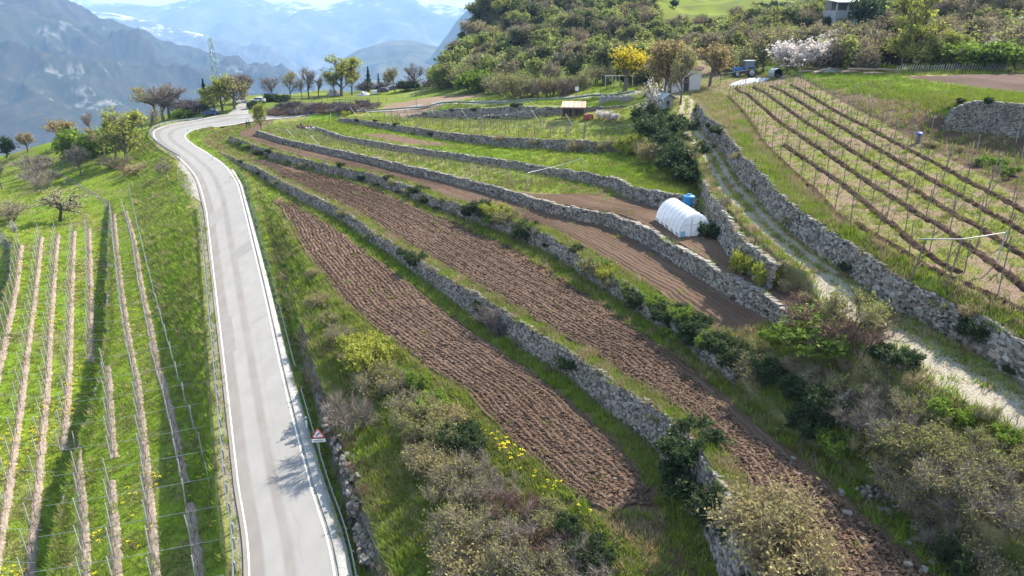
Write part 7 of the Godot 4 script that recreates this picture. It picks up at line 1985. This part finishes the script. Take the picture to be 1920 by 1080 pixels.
func build_grass() -> void:
	var short := [tuft(1, 13, 0.16, 0.022, 0.9, 0.2), tuft(2, 13, 0.18, 0.022, 0.9, 0.2), tuft(3, 12, 0.15, 0.024, 1.0, 0.22)]
	var long_ := [tuft(4, 15, 0.42, 0.026, 0.8, 0.2), tuft(5, 15, 0.46, 0.026, 0.9, 0.22), tuft(6, 14, 0.4, 0.028, 1.0, 0.2)]
	var flower := MB.new()
	for i in 7:
		var q := Vector3(rng.randf_range(-0.2, 0.2), rng.randf_range(0.1, 0.2), rng.randf_range(-0.2, 0.2))
		flower.quad(q + Vector3(-0.035, 0, -0.035), q + Vector3(-0.035, 0.01, 0.035), q + Vector3(0.035, 0, 0.035), q + Vector3(0.035, 0.01, -0.035), Color.WHITE)
	var fm := flower.mesh()
	var sets := {"short": [[], [], []], "long": [[], [], []], "short_tint": [[], [], []], "long_tint": [[], [], []], "flower": [[], []]}
	var made := 0
	var r := RandomNumberGenerator.new()
	r.seed = 41
	var stations := 0
	var f := 25.0
	while f < 176.0:
		stations += 1
		var xs: PackedFloat32Array = PX[row_of(f)]
		var step := 0.17 if f < 62.0 else (0.24 if f < 100.0 else 0.42)
		var half := f * 0.84 + 14.0
		for s in STRIPS.size() - 1:
			var k: String = STRIPS[s]
			if k in ["valley", "RL", "W3f", "W2f"] or k == "RR" and f < 120.0: continue
			var a := maxf(xs[s], -half)
			var b := minf(xs[s + 1], half)
			if b - a < 0.2: continue
			# [share of places planted, share of long tufts, straw]
			var cover := 0.55
			var long := 0.15
			var straw := 0.1
			match k:
				"L4": cover = 0.5; long = 0.15; straw = 0.12
				"W3t": cover = 0.55; long = 0.03; straw = 0.14
				"W2t": cover = 0.55; long = 0.05; straw = 0.14
				"W1": cover = 0.85; long = 0.35; straw = 0.16
				"RLs": cover = 0.3; straw = 0.4
				"K": cover = 0.7; long = 0.3
				"DT": cover = 0.45; long = 0.7; straw = 0.5
				"RT": cover = 0.95; long = 0.6; straw = 0.2
				"E1", "At", "Bt", "Ct": cover = 0.012
				"Dt": cover = 0.75; long = 0.3; straw = 0.05
				"Et": cover = 0.55; long = 0.2; straw = 0.2
				"Ft": cover = 0.4; long = 0.3
				"Gf": cover = 0.6; long = 0.8; straw = 0.3
				"Gt": cover = 0.5; long = 0.35; straw = 0.45
				"Hf": cover = 0.0
				"Ht": cover = 0.95; long = 0.75; straw = 0.55
				"VW": cover = 0.21; long = 0.06; straw = 0.15
				"VE": cover = 0.25; straw = 0.6; long = 0.5
				"T8f": cover = 0.9; long = 0.85; straw = 0.15
				"T8t": cover = 0.6; long = 0.25; straw = 0.05
			var n := int((b - a) / step)
			for i in n:
				var x := a + (i + r.randf()) * (b - a) / n
				var ff := f + r.randf_range(-0.5, 0.5) * step
				var u := (x - xs[s]) / (xs[s + 1] - xs[s])
				var co := cover
				var lo := long
				var st := straw
				var bn := n_mid.get_noise_2d(x, ff)
				match k:
					"E1":
						if x > rail("A", ff).x - 2.2 - smoothstep(85, 108, ff) * 1.5 - bn * 0.7 or ff > 107.0: co = 0.8; lo = 0.3; st = 0.12
						elif ff < 35.5: co = 0.5; lo = 0.5; st = 0.5
						elif x < rail("E1", ff).x + 0.4: co = 0.8; lo = 0.6; st = 0.3
					"At":
						if x < xs[s] + 1.35 + bn * 0.5: co = 0.95; lo = 0.8; st = 0.62
						elif u > 0.8 + bn * 0.05 or ff > 134.0: co = 0.75; lo = 0.5; st = 0.3
					"Bt":
						if ff < 50.5: co = 0.8; lo = 0.8; st = 0.5
						elif x < xs[s] + 1.3 + bn * 0.5: co = 0.95; lo = 0.7; st = 0.25
					"Ct":
						if ff < 46.0: co = 0.75; lo = 0.8; st = 0.6
						elif ff > 94.5 - 8.0 * u: co = 0.6; lo = 0.3; st = 0.28
					"Dt":
						if ff > 128.0 and ff < 148.0 and u > 0.24 and u < 0.73: co = 0.03
					"Gt":
						var rut := minf(absf(u - 0.36), absf(u - 0.72))
						if rut < 0.1 + bn * 0.04: co = 0.02
						if u < 0.24: lo = 0.7; st = 0.7
						if ff < 52.0:
							st = 0.5
							co = 0.5 if u > 0.62 + bn * 0.15 else (0.06 if u > 0.05 else 0.5)
					"T8t":
						if x > 64.0 and ff < 126.0: co = 0.0
					"T8f":
						if u < 0.5 * smoothstep(128.0, 92.0, ff) + 0.08 + bn * 0.2: co = 0.22; st = 0.8
					"Gf":
						if ff < 55.0: st = 0.8; co = 0.8
					"Ht": st = 0.25 if ff < 88.0 and u < 0.55 else 0.8
				if ff > 112.0 and k in ["RLs", "RL", "K", "DT", "RT", "E1"] and near_road(x, ff): co = 0.0
				if ff > 140.0 and (k == "Ft" and x < xs[25] + 8.0): co = 0.0
				if r.randf() > co * clampf(0.85 + bn, 0.3, 1.2): continue
				if ff > 150.0 and x < -30.0 and x > -90.0 and near_road(x, ff): continue
				var is_long := r.randf() < lo
				var key := "long" if is_long else "short"
				var c := GRASS.lerp(LUSH, r.randf()).lerp(Color(0.19, 0.22, 0.035), clampf(n_big.get_noise_2d(x, ff) + 0.25, 0, 0.7))
				if r.randf() < st * clampf(0.7 + bn * 2.2, 0.1, 1.6): c = STRAW.lerp(Color(0.2, 0.15, 0.08), r.randf() * 0.7)
				elif k == "DT": c = c.lerp(OLIVE, 0.5)
				var worn := n_big.get_noise_2d(x * 2.2 + 70.0, ff * 2.2)
				c = c.lerp(Color(0.17, 0.165, 0.06), clampf(worn * 1.6 - 0.3, 0, 0.5)) * r.randf_range(0.72, 1.25)
				var sc := r.randf_range(0.75, 1.3) * (1.0 if step < 0.2 else (1.2 if step < 0.3 else 1.6))
				var v := r.randi() % 3
				made += 1
				sets[key][v].append(Transform3D(Basis(Vector3.UP, r.randf() * TAU).scaled(Vector3(sc, sc * (0.75 if step > 0.3 else 1.0), sc)), spot(x, ff)))
				sets[key + "_tint"][v].append(c)
				if (k == "W3t" or k == "W2t" and r.randf() < 0.2) and n_big.get_noise_2d(x * 1.6, ff * 0.7) > 0.12 and r.randf() < 0.16:
					sets.flower[0].append(Transform3D(Basis(Vector3.UP, r.randf() * TAU), spot(x, ff, 0.03)))
					sets.flower[1].append(Color(0.62, 0.5, 0.02))
		f += step
	for wl in [["A", 24.0, 143.0, 0.6, 0.4], ["B", 46.0, 156.0, 0.3, 0.7], ["Hf", 28.0, 125.0, 0.75, 0.2], ["C", 50.0, 150.0, 0.3, 0.12], ["W2", 28.0, 126.0, 0.25, 0.8], ["W3", 28.0, 110.0, 0.25, 0.8], ["E", 112.0, 170.0, 0.4, 0.5], ["Gt", 54.0, 81.0, 0.8, 0.35]]:
		f = wl[1]
		while f < wl[2]:
			var q := rail(wl[0], f)
			if not wl[0] in ["W2", "W3", "Gt"]: q += Vector2(0.3, wall_height(wl[0], f))
			if r.randf() < wl[4] * clampf(0.8 + n_mid.get_noise_2d(f * 0.5, q.y) * 1.5, 0.1, 1.3):
				var v := r.randi() % 3
				var c: Color = STRAW.lerp(Color(0.24, 0.18, 0.10), r.randf()) if r.randf() < wl[3] else GRASS.lerp(LUSH, r.randf())
				var sc := r.randf_range(0.7, 1.35)
				sets.long[v].append(Transform3D(Basis(Vector3.UP, r.randf() * TAU).scaled(Vector3(sc, sc, sc)), Vector3(q.x + r.randf_range(-0.25, 0.45), q.y + (0.02 if not wl[0] in ["W2", "W3"] else -0.05), -f)))
				sets.long_tint[v].append(c * r.randf_range(0.8, 1.2))
			f += 0.055 + f * 0.0006
	# yellow flowers spilling along the edge of the lowest strip
	for i in 60:
		var ff := 34.0 + 11.0 * sqrt(r.randf())
		var x := rail("E1", ff).x - 0.1 + r.randf_range(-0.9, 0.6)
		if n_mid.get_noise_2d(x * 0.6, ff * 0.8) < -0.08: continue
		sets.flower[0].append(Transform3D(Basis(Vector3.UP, r.randf() * TAU).scaled(Vector3.ONE * 0.9), spot(x, ff, 0.1)))
		sets.flower[1].append(Color(0.66, 0.56, 0.02))
	var said := {"short": "short spring grass on the terraces and banks", "long": "long rough grass on the banks and wall tops"}
	for key in ["short", "long"]:
		for v in 3: copies("grass", (short if key == "short" else long_)[v], M.grass, sets[key][v], sets[key + "_tint"][v], self, said[key], "grass")
	copies("flowers", fm, M.grass, sets.flower[0], sets.flower[1], self, "small yellow flowers in the vineyard grass and along the lowest strip", "flowers")
	print("tufts ", made, " flowers ", sets.flower[0].size())
	# clods on the ploughed strips
	var cl := [[], [], [], [], []]
	var cc := [[], [], [], [], []]
	for i in 26000:
		var ff := 26.0 + 95.0 * pow(r.randf(), 1.6)
		var t1 := r.randf() < 0.45
		var a := rail("E1", ff).x + 0.6 if t1 else rail("A", ff).x + 1.8
		var b := rail("A", ff).x - 2.6 if t1 else rail("B", ff).x - 2.6
		if t1 and (ff < 36.0 or ff > 105.0): continue
		if b - a < 1.0: continue
		var x := r.randf_range(a, b)
		var sz := r.randf_range(0.05, 0.14)
		if r.randf() < 0.05: sz *= 1.7
		var v := r.randi() % 5
		cl[v].append(Transform3D(Basis.from_euler(rv(r) * 3.0).scaled(Vector3(sz * 1.4, sz, sz)), spot(x, ff, 0.11 + r.randf() * 0.04)))
		cc[v].append(EARTH * r.randf_range(0.55, 1.45) if r.randf() < 0.99 else Color(0.2, 0.18, 0.15))
	for v in 5: copies("clods", stones[v], M.soil, cl[v], cc[v], self, "clods of turned earth on the two lower ploughed strips", "clods")

func near_road(x: float, f: float) -> bool:
	if road_poly.is_empty():
		var o := PackedVector2Array(road_l)
		for i in range(road_r.size() - 1, -1, -1): o.append(road_r[i])
		var grown := Geometry2D.offset_polygon(o, 0.45)
		road_poly = grown[0] if grown.size() else o
	return Geometry2D.is_point_in_polygon(Vector2(x, f), road_poly)

var road_poly := PackedVector2Array()
